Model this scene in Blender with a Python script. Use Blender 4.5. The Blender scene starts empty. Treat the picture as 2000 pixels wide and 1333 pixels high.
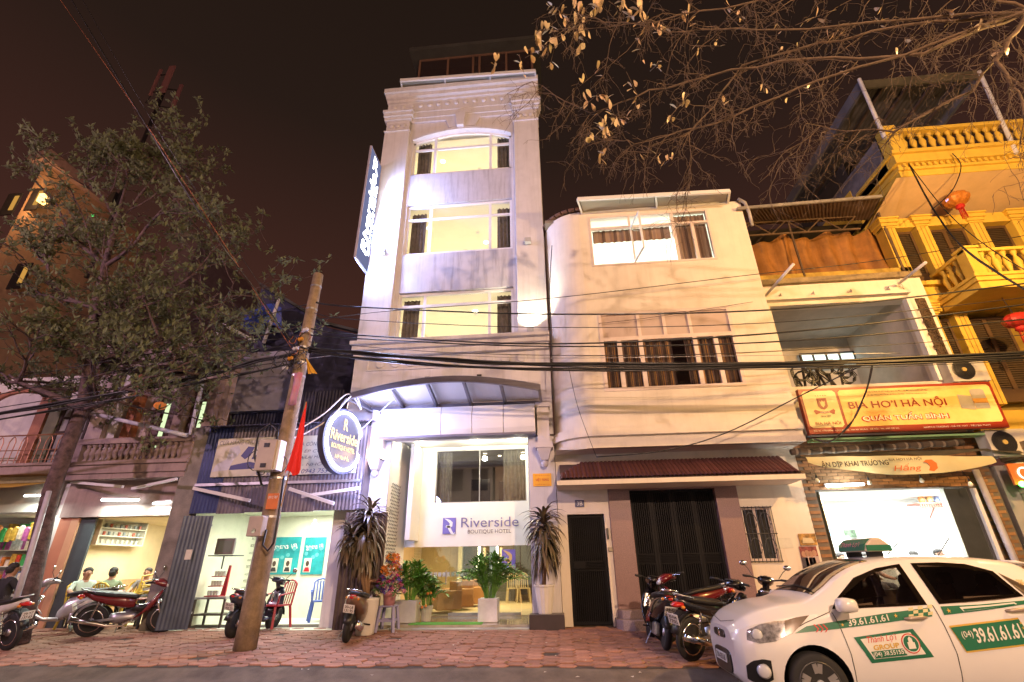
import bpy, math, random
from mathutils import Vector, Matrix
random.seed(7)
rad = math.radians
sc = bpy.context.scene
COL = sc.collection
PI = math.pi

# ---------------------------------------------------------------- camera
FPX, PITCH, ROLL, YAW, EYE = 944.0, rad(24.77), rad(.84), rad(5), 1.44
_f0 = Vector((-math.sin(YAW), math.cos(YAW), 0)); _r0 = Vector((math.cos(YAW), math.sin(YAW), 0)); _z = Vector((0, 0, 1))
FWD = _f0*math.cos(PITCH) + _z*math.sin(PITCH)
_u = _z*math.cos(PITCH) - _f0*math.sin(PITCH)
RGT = _r0*math.cos(ROLL) - _u*math.sin(ROLL)
UPV = _u*math.cos(ROLL) + _r0*math.sin(ROLL)
CAM = Vector((0, 0, EYE))
cd = bpy.data.cameras.new('camera'); cd.lens = FPX/2000*36; cd.sensor_width = 36; cd.clip_start = .05; cd.clip_end = 600
co = bpy.data.objects.new('camera', cd); COL.objects.link(co)
m = Matrix((RGT, UPV, -FWD)).transposed().to_4x4(); m.translation = CAM
co.matrix_world = m
sc.camera = co
sc.render.resolution_x, sc.render.resolution_y = 1024, 682

# ---------------------------------------------------------------- night sky, exposure
world = bpy.data.worlds.new('World'); sc.world = world; world.use_nodes = True
nt = world.node_tree; nt.nodes.clear()
wo = nt.nodes.new('ShaderNodeOutputWorld'); bg = nt.nodes.new('ShaderNodeBackground')
tc = nt.nodes.new('ShaderNodeTexCoord'); sep = nt.nodes.new('ShaderNodeSeparateXYZ'); cr = nt.nodes.new('ShaderNodeValToRGB')
nt.links.new(tc.outputs['Generated'], sep.inputs[0]); nt.links.new(sep.outputs['Z'], cr.inputs[0])
e = cr.color_ramp.elements                      # city glow: reddish near the roofs, brown-black overhead
e[0].position = .0; e[0].color = (.105, .036, .023, 1)
e[1].position = 1.0; e[1].color = (.0105, .0064, .0043, 1)
k = e.new(.42); k.color = (.050, .018, .013, 1)
k = e.new(.72); k.color = (.0175, .0095, .0068, 1)
nt.links.new(cr.outputs[0], bg.inputs[0]); bg.inputs[1].default_value = 1.0
nt.links.new(bg.outputs[0], wo.inputs[0])
vs = sc.view_settings
vs.view_transform = 'Standard'; vs.look = 'None'; vs.exposure = 0.25; vs.gamma = 1.0
vs.use_curve_mapping = False
sc.cycles.use_denoising = True
sc.cycles.max_bounces = 7; sc.cycles.diffuse_bounces = 3; sc.cycles.glossy_bounces = 3
sc.cycles.transparent_max_bounces = 14; sc.cycles.transmission_bounces = 4
sc.cycles.sample_clamp_indirect = 4.0; sc.cycles.caustics_reflective = False; sc.cycles.caustics_refractive = False

def light(kind, loc, power, col, size=.1, target=None, angle=None, blend=.4, sy=None, name='lamp_light'):
    d = bpy.data.lights.new(name, kind); d.energy = power; d.color = col
    if kind == 'AREA':
        d.size = size
        if sy: d.shape = 'RECTANGLE'; d.size_y = sy
    else: d.shadow_soft_size = size
    if kind == 'SPOT': d.spot_size = angle or rad(80); d.spot_blend = blend
    o = bpy.data.objects.new(name, d); COL.objects.link(o); o.location = loc
    if target is not None:
        o.rotation_euler = (Vector(target)-Vector(loc)).to_track_quat('-Z', 'Y').to_euler()
    return o

# ---------------------------------------------------------------- helpers: where a photo point lies on a plane of the street
Y0 = 11.4                                      # building line
def A(px, py, Y=Y0):
    d = FWD*FPX + RGT*(px-1000) + UPV*(666.5-py)
    return CAM + d*(Y/d.y)
def AP(px, py, X):
    d = FWD*FPX + RGT*(px-1000) + UPV*(666.5-py)
    return CAM + d*(X/d.x)
def AX(px, py, Y=Y0): return A(px, py, Y).x
def AZ(px, py, Y=Y0): return A(px, py, Y).z
def G(px, py, Z):
    d = FWD*FPX + RGT*(px-1000) + UPV*(666.5-py)
    return CAM + d*((Z-EYE)/d.z)
def PRJ(p):
    d = Vector(p)-CAM; z = d.dot(FWD)
    return (1000+FPX*d.dot(RGT)/z, 666.5-FPX*d.dot(UPV)/z, z)
KERB = 8.0
def gz(Y): return .13 + max(0, Y-KERB)*.044    # pavement rises to the houses

# ---------------------------------------------------------------- materials
MATS = {}
def mat(name, col=(.5, .5, .5), rough=.6, metal=0.0, var=.18, scale=2.5, bump=.0, bscale=60, streak=0.0, spec=.5,
        emit=None, es=0.0, rnd=0.0, alpha=1.0, coat=0.0, col2=None, dirt=0.0):
    if name in MATS: return MATS[name]
    mt = bpy.data.materials.new(name); mt.use_nodes = True; MATS[name] = mt
    n = mt.node_tree; b = n.nodes['Principled BSDF']; L = n.links.new
    b.inputs['Roughness'].default_value = rough; b.inputs['Metallic'].default_value = metal
    b.inputs['Specular IOR Level'].default_value = spec
    if coat: b.inputs['Coat Weight'].default_value = coat; b.inputs['Coat Roughness'].default_value = .06
    c4 = (*col, 1)
    b.inputs['Base Color'].default_value = c4
    src = None
    if var or streak or rnd or dirt or bump:
        t = n.nodes.new('ShaderNodeTexCoord')
    if var or streak or rnd or dirt:
        mx = n.nodes.new('ShaderNodeMix'); mx.data_type = 'RGBA'
        no = n.nodes.new('ShaderNodeTexNoise'); no.inputs['Scale'].default_value = scale; no.inputs['Detail'].default_value = 6; no.inputs['Roughness'].default_value = .62
        L(t.outputs['Object'], no.inputs['Vector'])
        lo = tuple(max(0, v*(1-var*1.4)) for v in col) if col2 is None else col2
        hi = tuple(min(1, v*(1+var*.7)) for v in col)
        mr = n.nodes.new('ShaderNodeMapRange'); mr.inputs[1].default_value = .3; mr.inputs[2].default_value = .7
        L(no.outputs['Fac'], mr.inputs[0]); L(mr.outputs[0], mx.inputs[0])
        mx.inputs[6].default_value = (*lo, 1); mx.inputs[7].default_value = (*hi, 1)
        src = mx.outputs[2]
        if streak or dirt:
            for (amount, sv, lo_, hi_) in ((streak, (5, 5, .35), .5, .78), (dirt, (1.3, 1.3, 1.3), .52, .75)):
                if not amount: continue
                mp = n.nodes.new('ShaderNodeMapping'); mp.inputs['Scale'].default_value = sv; L(t.outputs['Object'], mp.inputs[0])
                n2 = n.nodes.new('ShaderNodeTexNoise'); n2.inputs['Scale'].default_value = 1.4; n2.inputs['Detail'].default_value = 8; n2.inputs['Roughness'].default_value = .7
                L(mp.outputs[0], n2.inputs['Vector'])
                m2 = n.nodes.new('ShaderNodeMapRange'); m2.inputs[1].default_value = lo_; m2.inputs[2].default_value = hi_; m2.inputs[3].default_value = 0; m2.inputs[4].default_value = amount
                L(n2.outputs['Fac'], m2.inputs[0])
                x2 = n.nodes.new('ShaderNodeMix'); x2.data_type = 'RGBA'; L(m2.outputs[0], x2.inputs[0]); L(src, x2.inputs[6])
                x2.inputs[7].default_value = (col[0]*.28, col[1]*.26, col[2]*.24, 1); src = x2.outputs[2]
        if rnd:
            oi = n.nodes.new('ShaderNodeObjectInfo'); hs = n.nodes.new('ShaderNodeHueSaturation')
            r1 = n.nodes.new('ShaderNodeMapRange'); r1.inputs[3].default_value = 1-rnd; r1.inputs[4].default_value = 1+rnd
            L(oi.outputs['Random'], r1.inputs[0]); L(r1.outputs[0], hs.inputs['Value']); L(src, hs.inputs['Color']); src = hs.outputs[0]
        L(src, b.inputs['Base Color'])
    if bump:
        nb = n.nodes.new('ShaderNodeTexNoise'); nb.inputs['Scale'].default_value = bscale; nb.inputs['Detail'].default_value = 5
        L(t.outputs['Object'], nb.inputs['Vector'])
        bp = n.nodes.new('ShaderNodeBump'); bp.inputs['Strength'].default_value = bump; bp.inputs['Distance'].default_value = .02
        L(nb.outputs['Fac'], bp.inputs['Height']); L(bp.outputs[0], b.inputs['Normal'])
    if emit:
        b.inputs['Emission Color'].default_value = (*emit, 1); b.inputs['Emission Strength'].default_value = es
    if alpha < 1: b.inputs['Alpha'].default_value = alpha
    return mt
def glassmat(name, tint=(1, 1, 1), refl=.09, rough=.01):
    if name in MATS: return MATS[name]
    mt = bpy.data.materials.new(name); mt.use_nodes = True; MATS[name] = mt
    n = mt.node_tree; n.nodes.clear(); o = n.nodes.new('ShaderNodeOutputMaterial')
    tr = n.nodes.new('ShaderNodeBsdfTransparent'); tr.inputs[0].default_value = (*tint, 1)
    gl = n.nodes.new('ShaderNodeBsdfGlossy'); gl.inputs['Roughness'].default_value = rough; gl.inputs[0].default_value = (1, 1, 1, 1)
    lw = n.nodes.new('ShaderNodeLayerWeight'); lw.inputs[0].default_value = .25
    ma = n.nodes.new('ShaderNodeMath'); ma.operation = 'MULTIPLY_ADD'; ma.inputs[1].default_value = .5; ma.inputs[2].default_value = refl
    n.links.new(lw.outputs['Fresnel'], ma.inputs[0])
    mx = n.nodes.new('ShaderNodeMixShader'); n.links.new(ma.outputs[0], mx.inputs[0]); n.links.new(tr.outputs[0], mx.inputs[1]); n.links.new(gl.outputs[0], mx.inputs[2])
    n.links.new(mx.outputs[0], o.inputs[0])
    return mt
def frosted(name, col=(1, 1, 1), mixt=.45):
    if name in MATS: return MATS[name]
    mt = bpy.data.materials.new(name); mt.use_nodes = True; MATS[name] = mt
    n = mt.node_tree; n.nodes.clear(); o = n.nodes.new('ShaderNodeOutputMaterial')
    a = n.nodes.new('ShaderNodeBsdfDiffuse'); a.inputs[0].default_value = (*col, 1); t = n.nodes.new('ShaderNodeBsdfTranslucent'); t.inputs[0].default_value = (*col, 1)
    mx = n.nodes.new('ShaderNodeMixShader'); mx.inputs[0].default_value = mixt
    n.links.new(a.outputs[0], mx.inputs[1]); n.links.new(t.outputs[0], mx.inputs[2]); n.links.new(mx.outputs[0], o.inputs[0])
    return mt
def glow(name, col=(1, 1, 1), s=1.0):
    if name in MATS: return MATS[name]
    mt = bpy.data.materials.new(name); mt.use_nodes = True; MATS[name] = mt
    n = mt.node_tree; n.nodes.clear(); o = n.nodes.new('ShaderNodeOutputMaterial'); em = n.nodes.new('ShaderNodeEmission')
    em.inputs[0].default_value = (*col, 1); em.inputs[1].default_value = s; n.links.new(em.outputs[0], o.inputs[0])
    return mt

# ---------------------------------------------------------------- mesh builder
class MB:
    def __init__(s): s.v = []; s.f = []
    def add(s, vs, fs):
        b = len(s.v); s.v += [tuple(q) for q in vs]; s.f += [tuple(b+i for i in f) for f in fs]; return s
    def box(s, x0, x1, y0, y1, z0, z1):
        return s.add([(x, y, z) for z in (z0, z1) for y in (y0, y1) for x in (x0, x1)],
                     [(0, 2, 3, 1), (4, 5, 7, 6), (0, 1, 5, 4), (2, 6, 7, 3), (0, 4, 6, 2), (1, 3, 7, 5)])
    def bar(s, p0, p1, w, h, up=(0, 0, 1)):
        p0 = Vector(p0); p1 = Vector(p1); d = (p1-p0).normalized(); u = Vector(up)
        sd = d.cross(u)
        if sd.length < 1e-4: sd = d.cross(Vector((0, 1, 0)))
        sd.normalize(); u = sd.cross(d); a = sd*w/2; b = u*h/2
        return s.add([p0-a-b, p0+a-b, p0+a+b, p0-a+b, p1-a-b, p1+a-b, p1+a+b, p1-a+b],
                     [(0, 3, 2, 1), (4, 5, 6, 7), (0, 1, 5, 4), (1, 2, 6, 5), (2, 3, 7, 6), (3, 0, 4, 7)])
    def tube(s, pts, r, n=8, cap=True):
        pts = [Vector(p) for p in pts]; k = len(pts); rs = r if isinstance(r, (list, tuple)) else [r]*k
        d0 = (pts[1]-pts[0]).normalized(); u = d0.orthogonal().normalized(); vs = []; fs = []
        for i, p in enumerate(pts):
            d = (pts[min(i+1, k-1)]-pts[max(i-1, 0)])
            if d.length < 1e-9: d = d0
            d.normalize(); u = (u-d*u.dot(d))
            if u.length < 1e-6: u = d.orthogonal()
            u.normalize(); w = d.cross(u)
            for j in range(n):
                a = 2*PI*j/n; vs.append(p+(u*math.cos(a)+w*math.sin(a))*rs[i])
        for i in range(k-1):
            for j in range(n):
                fs.append((i*n+j, i*n+(j+1) % n, (i+1)*n+(j+1) % n, (i+1)*n+j))
        if cap: fs.append(tuple(range(n-1, -1, -1))); fs.append(tuple((k-1)*n+j for j in range(n)))
        return s.add(vs, fs)
    def lathe(s, prof, c=(0, 0, 0), n=16, ax=(0, 0, 1), sx=1, sy=1):
        c = Vector(c); az = Vector(ax).normalized(); ux = az.orthogonal().normalized() if abs(az.z) < .999 else Vector((1, 0, 0)); uy = az.cross(ux)
        k = len(prof); vs = []; fs = []
        for r, z in prof:
            for j in range(n):
                a = 2*PI*j/n; vs.append(c+ux*(math.cos(a)*r*sx)+uy*(math.sin(a)*r*sy)+az*z)
        for i in range(k-1):
            for j in range(n): fs.append((i*n+j, i*n+(j+1) % n, (i+1)*n+(j+1) % n, (i+1)*n+j))
        if prof[0][0] > 1e-5: fs.append(tuple(range(n-1, -1, -1)))
        if prof[-1][0] > 1e-5: fs.append(tuple((k-1)*n+j for j in range(n)))
        return s.add(vs, fs)
    def ball(s, c, rx, ry=None, rz=None, n=12, k=7):
        ry = ry or rx; rz = rz or rx; c = Vector(c); vs = []; fs = []
        for i in range(k+1):
            t = PI*i/k
            for j in range(n):
                a = 2*PI*j/n; vs.append((c.x+rx*math.sin(t)*math.cos(a), c.y+ry*math.sin(t)*math.sin(a), c.z-rz*math.cos(t)))
        for i in range(k):
            for j in range(n): fs.append((i*n+j, i*n+(j+1) % n, (i+1)*n+(j+1) % n, (i+1)*n+j))
        return s.add(vs, fs)
    def prism(s, poly, a0, a1, plane='xz'):
        k = len(poly)
        def P(q, a): return (q[0], a, q[1]) if plane == 'xz' else ((q[0], q[1], a) if plane == 'xy' else (a, q[0], q[1]))
        vs = [P(q, a0) for q in poly]+[P(q, a1) for q in poly]
        fs = [tuple(range(k)), tuple(range(2*k-1, k-1, -1))]+[(i, k+i, k+(i+1) % k, (i+1) % k) for i in range(k)]
        return s.add(vs, fs)
    def loft(s, secs, n=12, cap=True, sq=1.0):
        """sections (x, y, z, half width, half height[, tilt]) across local x"""
        vs = []; fs = []; k = len(secs)
        for q in secs:
            x, y, z, hw, hh = q[:5]; tl = q[5] if len(q) > 5 else 0
            for j in range(n):
                a = 2*PI*j/n; ca, sa = math.cos(a), math.sin(a)
                ca = math.copysign(abs(ca)**sq, ca); sa = math.copysign(abs(sa)**sq, sa)
                vs.append((x-sa*hh*math.sin(tl), y+ca*hw, z+sa*hh*math.cos(tl)))
        for i in range(k-1):
            for j in range(n): fs.append((i*n+j, i*n+(j+1) % n, (i+1)*n+(j+1) % n, (i+1)*n+j))
        if cap: fs.append(tuple(range(n-1, -1, -1))); fs.append(tuple((k-1)*n+j for j in range(n)))
        return s.add(vs, fs)
    def quad(s, *p): return s.add(p, [tuple(range(len(p)))])
    def sheet(s, rows):
        k = len(rows[0]); vs = [q for r in rows for q in r]
        return s.add(vs, [(i*k+j, i*k+j+1, (i+1)*k+j+1, (i+1)*k+j) for i in range(len(rows)-1) for j in range(k-1)])
    def mesh(s, name, M=None):
        me = bpy.data.meshes.new(name); vs = s.v if M is None else [tuple(M @ Vector(q)) for q in s.v]
        me.from_pydata(vs, [], s.f); me.update(); return me
    def build(s, name, material, parent=None, smooth=False, label=None, bevel=0, solid=0, local=False, sub=0):
        M = None
        if parent is not None and not local: M = WM[parent.name].inverted()
        me = s.mesh(name, M); return fin(name, me, material, parent, smooth, label, bevel, solid, sub)
WM = {}
def fin(name, me, material, parent=None, smooth=False, label=None, bevel=0, solid=0, sub=0):
    o = bpy.data.objects.new(name, me); COL.objects.link(o)
    for q in (material if isinstance(material, (list, tuple)) else [material]): me.materials.append(q)
    if smooth:
        for p in me.polygons: p.use_smooth = True
    if parent is not None: o.parent = parent; WM[o.name] = WM[parent.name]
    else: WM[o.name] = Matrix.Identity(4)
    if label: o['label'] = label
    if solid: q = o.modifiers.new('solid', 'SOLIDIFY'); q.thickness = solid; q.offset = 0
    if bevel: q = o.modifiers.new('bevel', 'BEVEL'); q.width = bevel; q.segments = 2; q.limit_method = 'ANGLE'
    if sub: q = o.modifiers.new('sub', 'SUBSURF'); q.levels = sub; q.render_levels = sub
    return o
def thing(name, label, cat, loc=(0, 0, 0), rz=0, group=None, rot=None):
    o = bpy.data.objects.new(name, None); COL.objects.link(o); o.empty_display_size = .2
    o.location = loc; o.rotation_euler = rot or (0, 0, rz); o['label'] = label; o['category'] = cat
    if group: o['group'] = group
    WM[o.name] = Matrix.Translation(Vector(loc)) @ o.rotation_euler.to_matrix().to_4x4()
    return o
def tag(o, label, cat, group=None):
    o['label'] = label; o['category'] = cat
    if group: o['group'] = group
    return o
def single(name, mb, material, label, cat, group=None, **kw):
    """a thing that is one mesh, its origin at its base"""
    xs = [q[0] for q in mb.v]; ys = [q[1] for q in mb.v]; zs = [q[2] for q in mb.v]
    c = Vector(((min(xs)+max(xs))/2, (min(ys)+max(ys))/2, min(zs)))
    mb.v = [tuple(Vector(q)-c) for q in mb.v]
    o = mb.build(name, material, **kw); o.location = c; WM[o.name] = Matrix.Translation(c)
    return tag(o, label, cat, group)
def struct(o, kind='structure'): o['kind'] = kind; return o
def dup(root, label, loc, rz=0, group=None, rot=None):
    r = root.copy(); COL.objects.link(r); r.location = loc; r.rotation_euler = rot or (0, 0, rz); r['label'] = label
    if group: r['group'] = group
    WM[r.name] = Matrix.Translation(Vector(loc)) @ r.rotation_euler.to_matrix().to_4x4()
    for ch in list(root.children):
        c = ch.copy(); COL.objects.link(c); c.parent = r
        for g in list(ch.children):
            d = g.copy(); COL.objects.link(d); d.parent = c
    return r
def text(s, material, parent, c, width=None, height=None, u=(1, 0, 0), v=(0, 0, 1), name='lettering', depth=.004, bold=0, shear=0, align='C', world=True, spacing=1.0):
    """lettering set in the plane spanned by u (reading direction) and v (up), centred on c"""
    cu = bpy.data.curves.new('t', 'FONT'); cu.body = s.replace('Ơ', 'O’').replace('ơ', 'o’').replace('ợ', 'ọ’').replace('Ở', 'Ỏ’').replace('ờ', 'ò’'); cu.size = 1; cu.offset = bold; cu.shear = shear; cu.resolution_u = 3; cu.space_character = spacing
    ob = bpy.data.objects.new('t', cu); me = bpy.data.meshes.new_from_object(ob)
    bpy.data.objects.remove(ob); bpy.data.curves.remove(cu)
    if not me.vertices: return None
    xs = [q.co.x for q in me.vertices]; ys = [q.co.y for q in me.vertices]
    w = max(xs)-min(xs); h = max(ys)-min(ys); x0 = min(xs); y0 = min(ys)
    if width and height: kx, ky = width/w, height/h
    elif width: kx = ky = width/w
    else: kx = ky = height/h
    u = Vector(u).normalized(); v = Vector(v).normalized(); c = Vector(c)
    I = WM[parent.name].inverted() if (parent is not None and world) else Matrix.Identity(4)
    ox = w/2 if align == 'C' else (0 if align == 'L' else w)
    for q in me.vertices:
        p = c+u*((q.co.x-x0-ox)*kx)+v*((q.co.y-y0-h/2)*ky)
        q.co = I @ p
    me.name = name
    return fin(name, me, material, parent)
def disc(mb, c, r, nrm=(0, 0, -1), n=16):
    nrm = Vector(nrm).normalized(); a = nrm.orthogonal().normalized(); b = nrm.cross(a); c = Vector(c)
    mb.add([c+a*math.cos(2*PI*i/n)*r+b*math.sin(2*PI*i/n)*r for i in range(n)], [tuple(range(n))]); return mb
def sag(p0, p1, drop, n=14):
    p0 = Vector(p0); p1 = Vector(p1)
    return [p0.lerp(p1, i/n)-Vector((0, 0, drop*4*(i/n)*(1-i/n))) for i in range(n+1)]
def window(parent, x0, x1, z0, z1, y, fm, gm, vert=(), hor=(), fw=.06, fd=.07, panes=None, label=None, name='window'):
    """frame with its bars; each light gets its own pane as a sub-part"""
    b = MB()
    b.box(x0, x0+fw, y, y+fd, z0, z1).box(x1-fw, x1, y, y+fd, z0, z1).box(x0+fw, x1-fw, y, y+fd, z0, z0+fw).box(x0+fw, x1-fw, y, y+fd, z1-fw, z1)
    for x in vert: b.box(x-fw/2, x+fw/2, y+.004, y+fd-.004, z0+fw, z1-fw)
    for (zz, xa, xb) in hor: b.box(xa, xb, y+.008, y+fd-.008, zz-fw/2, zz+fw/2)
    w = b.build(name, fm, parent, label=label)
    xs = [x0]+list(vert)+[x1]
    for (xa, xb, za, zb) in (panes or [(xs[i], xs[i+1], z0, z1) for i in range(len(xs)-1)]):
        p = MB(); p.quad((xa+.02, y+fd*.5, za+.02), (xb-.02, y+fd*.5, za+.02), (xb-.02, y+fd*.5, zb-.02), (xa+.02, y+fd*.5, zb-.02)); p.build('pane', gm, w)
    return w
def curtain(parent, x0, x1, y, z0, z1, material, folds=6, amp=.04, name='curtain'):
    n = folds*6; rows = []
    for zz in (z0, (z0+z1)/2, z1):
        rows.append([(x0+(x1-x0)*i/n, y+amp*math.sin(2*PI*folds*i/n+zz*.6)*(1.0 if zz < z1 else .7)+.01*math.sin(i*1.7), zz) for i in range(n+1)])
    return MB().sheet(rows).build(name, material, parent, smooth=True)
def room(parent, x0, x1, y0, y1, z0, z1, material, name='room'):
    b = MB()
    b.quad((x0, y1, z0), (x1, y1, z0), (x1, y1, z1), (x0, y1, z1)); b.quad((x0, y0, z0), (x0, y1, z0), (x0, y1, z1), (x0, y0, z1))
    b.quad((x1, y0, z0), (x1, y0, z1), (x1, y1, z1), (x1, y1, z0)); b.quad((x0, y0, z1), (x0, y1, z1), (x1, y1, z1), (x1, y0, z1)); b.quad((x0, y0, z0), (x1, y0, z0), (x1, y1, z0), (x0, y1, z0))
    return b.build(name, material, parent)
def corrugated(parent, p0, p1, z0, z1, material, pitch=.08, amp=.014, name='corrugated_sheet', z1b=None):
    """upright ribbed sheet between two ground points"""
    p0 = Vector(p0); p1 = Vector(p1); L = (p1-p0).length; d = (p1-p0)/L; nn = Vector((d.y, -d.x, 0)); n = max(4, int(L/pitch*4))
    rows = [[], []]
    for i in range(n+1):
        t = i/n; o = p0+d*(L*t)+nn*(amp*math.sin(2*PI*L*t/pitch)); zt = z1 if z1b is None else z1+(z1b-z1)*t
        rows[0].append((o.x, o.y, z0)); rows[1].append((o.x, o.y, zt))
    return MB().sheet(rows).build(name, material, parent, smooth=True)
# ---------------------------------------------------------------- shared materials
M_plaster = mat('hotel plaster', (.60, .585, .61), .75, var=.06, streak=.3, bump=.06, bscale=90, dirt=.12)
M_span = mat('hotel stained plaster', (.47, .46, .50), .8, var=.08, streak=.75, bump=.06, bscale=90)
M_clean = mat('clean white paint', (.74, .73, .72), .6, var=.03, bump=.02)
M_frame = mat('white aluminium frame', (.7, .7, .72), .4, var=.04)
M_dark = mat('dark metal', (.03, .03, .035), .45, var=.2)
M_black = mat('black plastic', (.012, .012, .013), .38, var=.15)
M_rub = mat('rubber', (.014, .014, .015), .75, var=.2, bump=.1, bscale=200)
M_chrome = mat('chrome', (.75, .74, .72), .16, 1.0, var=.05)
M_steel = mat('dull steel', (.42, .42, .44), .4, .9, var=.15)
M_glass = glassmat('window glass')
M_cream = mat('cream room paint', (.86, .82, .70), .8, var=.03)
M_curt = mat('grey curtain', (.17, .145, .13), .85, var=.25, scale=8)
M_warm = glow('warm lamp', (1, .88, .62), 14)
M_cool = glow('cool tube', (.90, 1, .92), 16)
M_granite = mat('pink granite', (.27, .17, .17), .45, var=.45, scale=85, bump=.05, bscale=120)
M_brown = mat('dark brown stone', (.055, .04, .042), .35, var=.2)
M_white_house = mat('white house plaster', (.70, .64, .55), .8, var=.05, streak=.16, bump=.08, bscale=70, dirt=.08)
M_conc = mat('raw concrete', (.24, .22, .20), .9, var=.3, bump=.25, bscale=40, dirt=.4)
M_red = mat('red plastic', (.36, .015, .03), .4, var=.1)
SODIUM = (1.0, .55, .17)
PINKISH = (1.0, .62, .80)

# ---------------------------------------------------------------- ground
struct(MB().quad((-70, -40, 0), (70, -40, 0), (70, KERB-.6, 0), (-70, KERB-.6, 0)).build('road', mat('asphalt', (.12, .10, .085), .82, var=.3, scale=1.2, bump=.5, bscale=160, dirt=.35)))
pv = struct(MB().quad((-70, KERB, gz(KERB)-.012), (70, KERB, gz(KERB)-.012), (70, 11.9, gz(11.9)-.012), (-70, 11.9, gz(11.9)-.012)).add([], []).build('pavement', mat('sandy joint', (.06, .045, .035), .95, var=.3, scale=9, bump=.3, bscale=120)))
struct(MB().quad((-70, 11.8, gz(11.8)-.03), (70, 11.8, gz(11.8)-.03), (70, 70, .26), (-70, 70, .26)).build('ground', mat('packed earth', (.10, .09, .08), .95, var=.3)))
struct(MB().sheet([[(x, y, z+.004*math.sin(x*1.7+y*9)) for x in [-70+1.0*i for i in range(141)]] for (y, z) in ((KERB+.03, .121), (KERB-.1, .10), (KERB-.24, .045), (KERB-.45, .006), (KERB-.62, .002))]).build('gutter', mat('worn gutter', (.15, .12, .095), .9, var=.3, scale=3, bump=.5, bscale=90, dirt=.4), smooth=True))
# interlocking pavers: six-sided, staggered, a little uneven
M_paver = mat('red paver', (.36, .18, .12), .82, var=.3, scale=6, bump=.4, bscale=110, rnd=.3, dirt=.45)
PW, PD = .25, .215
def hexpts(w, d):
    w /= 2; d /= 2
    return [(-w*1.0, 0), (-w*.62, -d), (w*.62, -d), (w*1.0, 0), (w*.62, d), (-w*.62, d)]
hp = hexpts(PW*1.16, PD-.022)
def paver_mb(cx=0, cy=0, cz=0, tx=0, ty=0):
    b = MB(); k = 6; ins = .90
    v = [(cx+x, cy+y, cz-.02+x*tx+y*ty) for x, y in hp]+[(cx+x, cy+y, cz+.004+x*tx+y*ty) for x, y in hp]+[(cx+x*ins, cy+y*ins, cz+.010+x*ins*tx+y*ins*ty) for x, y in hp]
    f = [(i, (i+1) % k, k+(i+1) % k, k+i) for i in range(k)]+[(k+i, k+(i+1) % k, 2*k+(i+1) % k, 2*k+i) for i in range(k)]+[tuple(range(2*k, 3*k))]
    return b.add(v, f)
cells = []
stepx, stepy = PW*.97, PD/2
for r in range(int((11.85-KERB)/stepy)):
    y = KERB+.12+r*stepy
    for c in range(-46, 30):
        x = (c+(r % 2)*.5)*stepx*2
        if x < -13.4 or x > 7: continue
        if y > 11.3 and -9 < x < 5.5: continue
        px, py, z = PRJ((x, y, gz(y)))
        vis = -60 < px < 2060 and py < 1345
        cells.append((y+abs(x+1.2)*.06+(0 if vis else 50), x, y))
cells.sort()
pme = paver_mb().mesh('paver'); rest = MB()
for i, (s_, x, y) in enumerate(cells):
    tx, ty = random.gauss(0, .012), random.gauss(0, .012)+.044; z = gz(y)+random.gauss(0, .004)-.006-(random.random() < .05)*.012
    if i < 300:
        o = fin('paver', pme, M_paver, pv) if i == 0 else None
        if o is None: o = bpy.data.objects.new('paver', pme); COL.objects.link(o); o.parent = pv
        o.location = (x, y, z); o.rotation_euler = (math.atan(ty), -math.atan(tx), 0)
    else:
        p = paver_mb(x, y, z, tx, ty); rest.add(p.v, p.f)
ro = rest.build('paver_field', M_paver, pv); ro['kind'] = 'stuff'
# dry leaves and litter blown against the kerb
lv = MB()
for i in range(150):
    y = random.choice([KERB-.7-abs(random.gauss(0, .15)), random.uniform(KERB, 10.5), random.uniform(KERB+.0, KERB+.5)])
    x = random.uniform(-5, 3.5) if i % 3 else random.gauss(1.3, .5)
    z = (gz(y)+.012 if y > KERB-.1 else .006); a = random.uniform(0, 6.28); s_ = random.uniform(.02, .05); ca, sa = math.cos(a)*s_, math.sin(a)*s_
    lv.add([(x+ca, y+sa, z+.004), (x-sa*.45, y+ca*.45, z+.014), (x-ca, y-sa, z+.004), (x+sa*.45, y-ca*.45, z)], [(0, 1, 2, 3)])
struct(lv.build('leaf_litter', mat('dry leaf', (.30, .19, .07), .8, var=.3, scale=20)), 'stuff')

lv = MB()
for i in range(40):
    y = random.uniform(7.0, 10.8); x = random.uniform(-6, 3); z = (gz(y)+.014 if y > KERB else .012 if y < 7.4 else .11); a = random.uniform(0, 6.28); s_ = random.uniform(.012, .035); ca, sa = math.cos(a)*s_, math.sin(a)*s_
    lv.add([(x+ca, y+sa, z), (x-sa, y+ca, z+.01), (x-ca, y-sa, z+.002), (x+sa, y-ca, z+.008)], [(0, 1, 2, 3)])
struct(lv.build('paper_litter', mat('paper scrap', (.6, .56, .48), .8, var=.1)), 'stuff')

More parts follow.
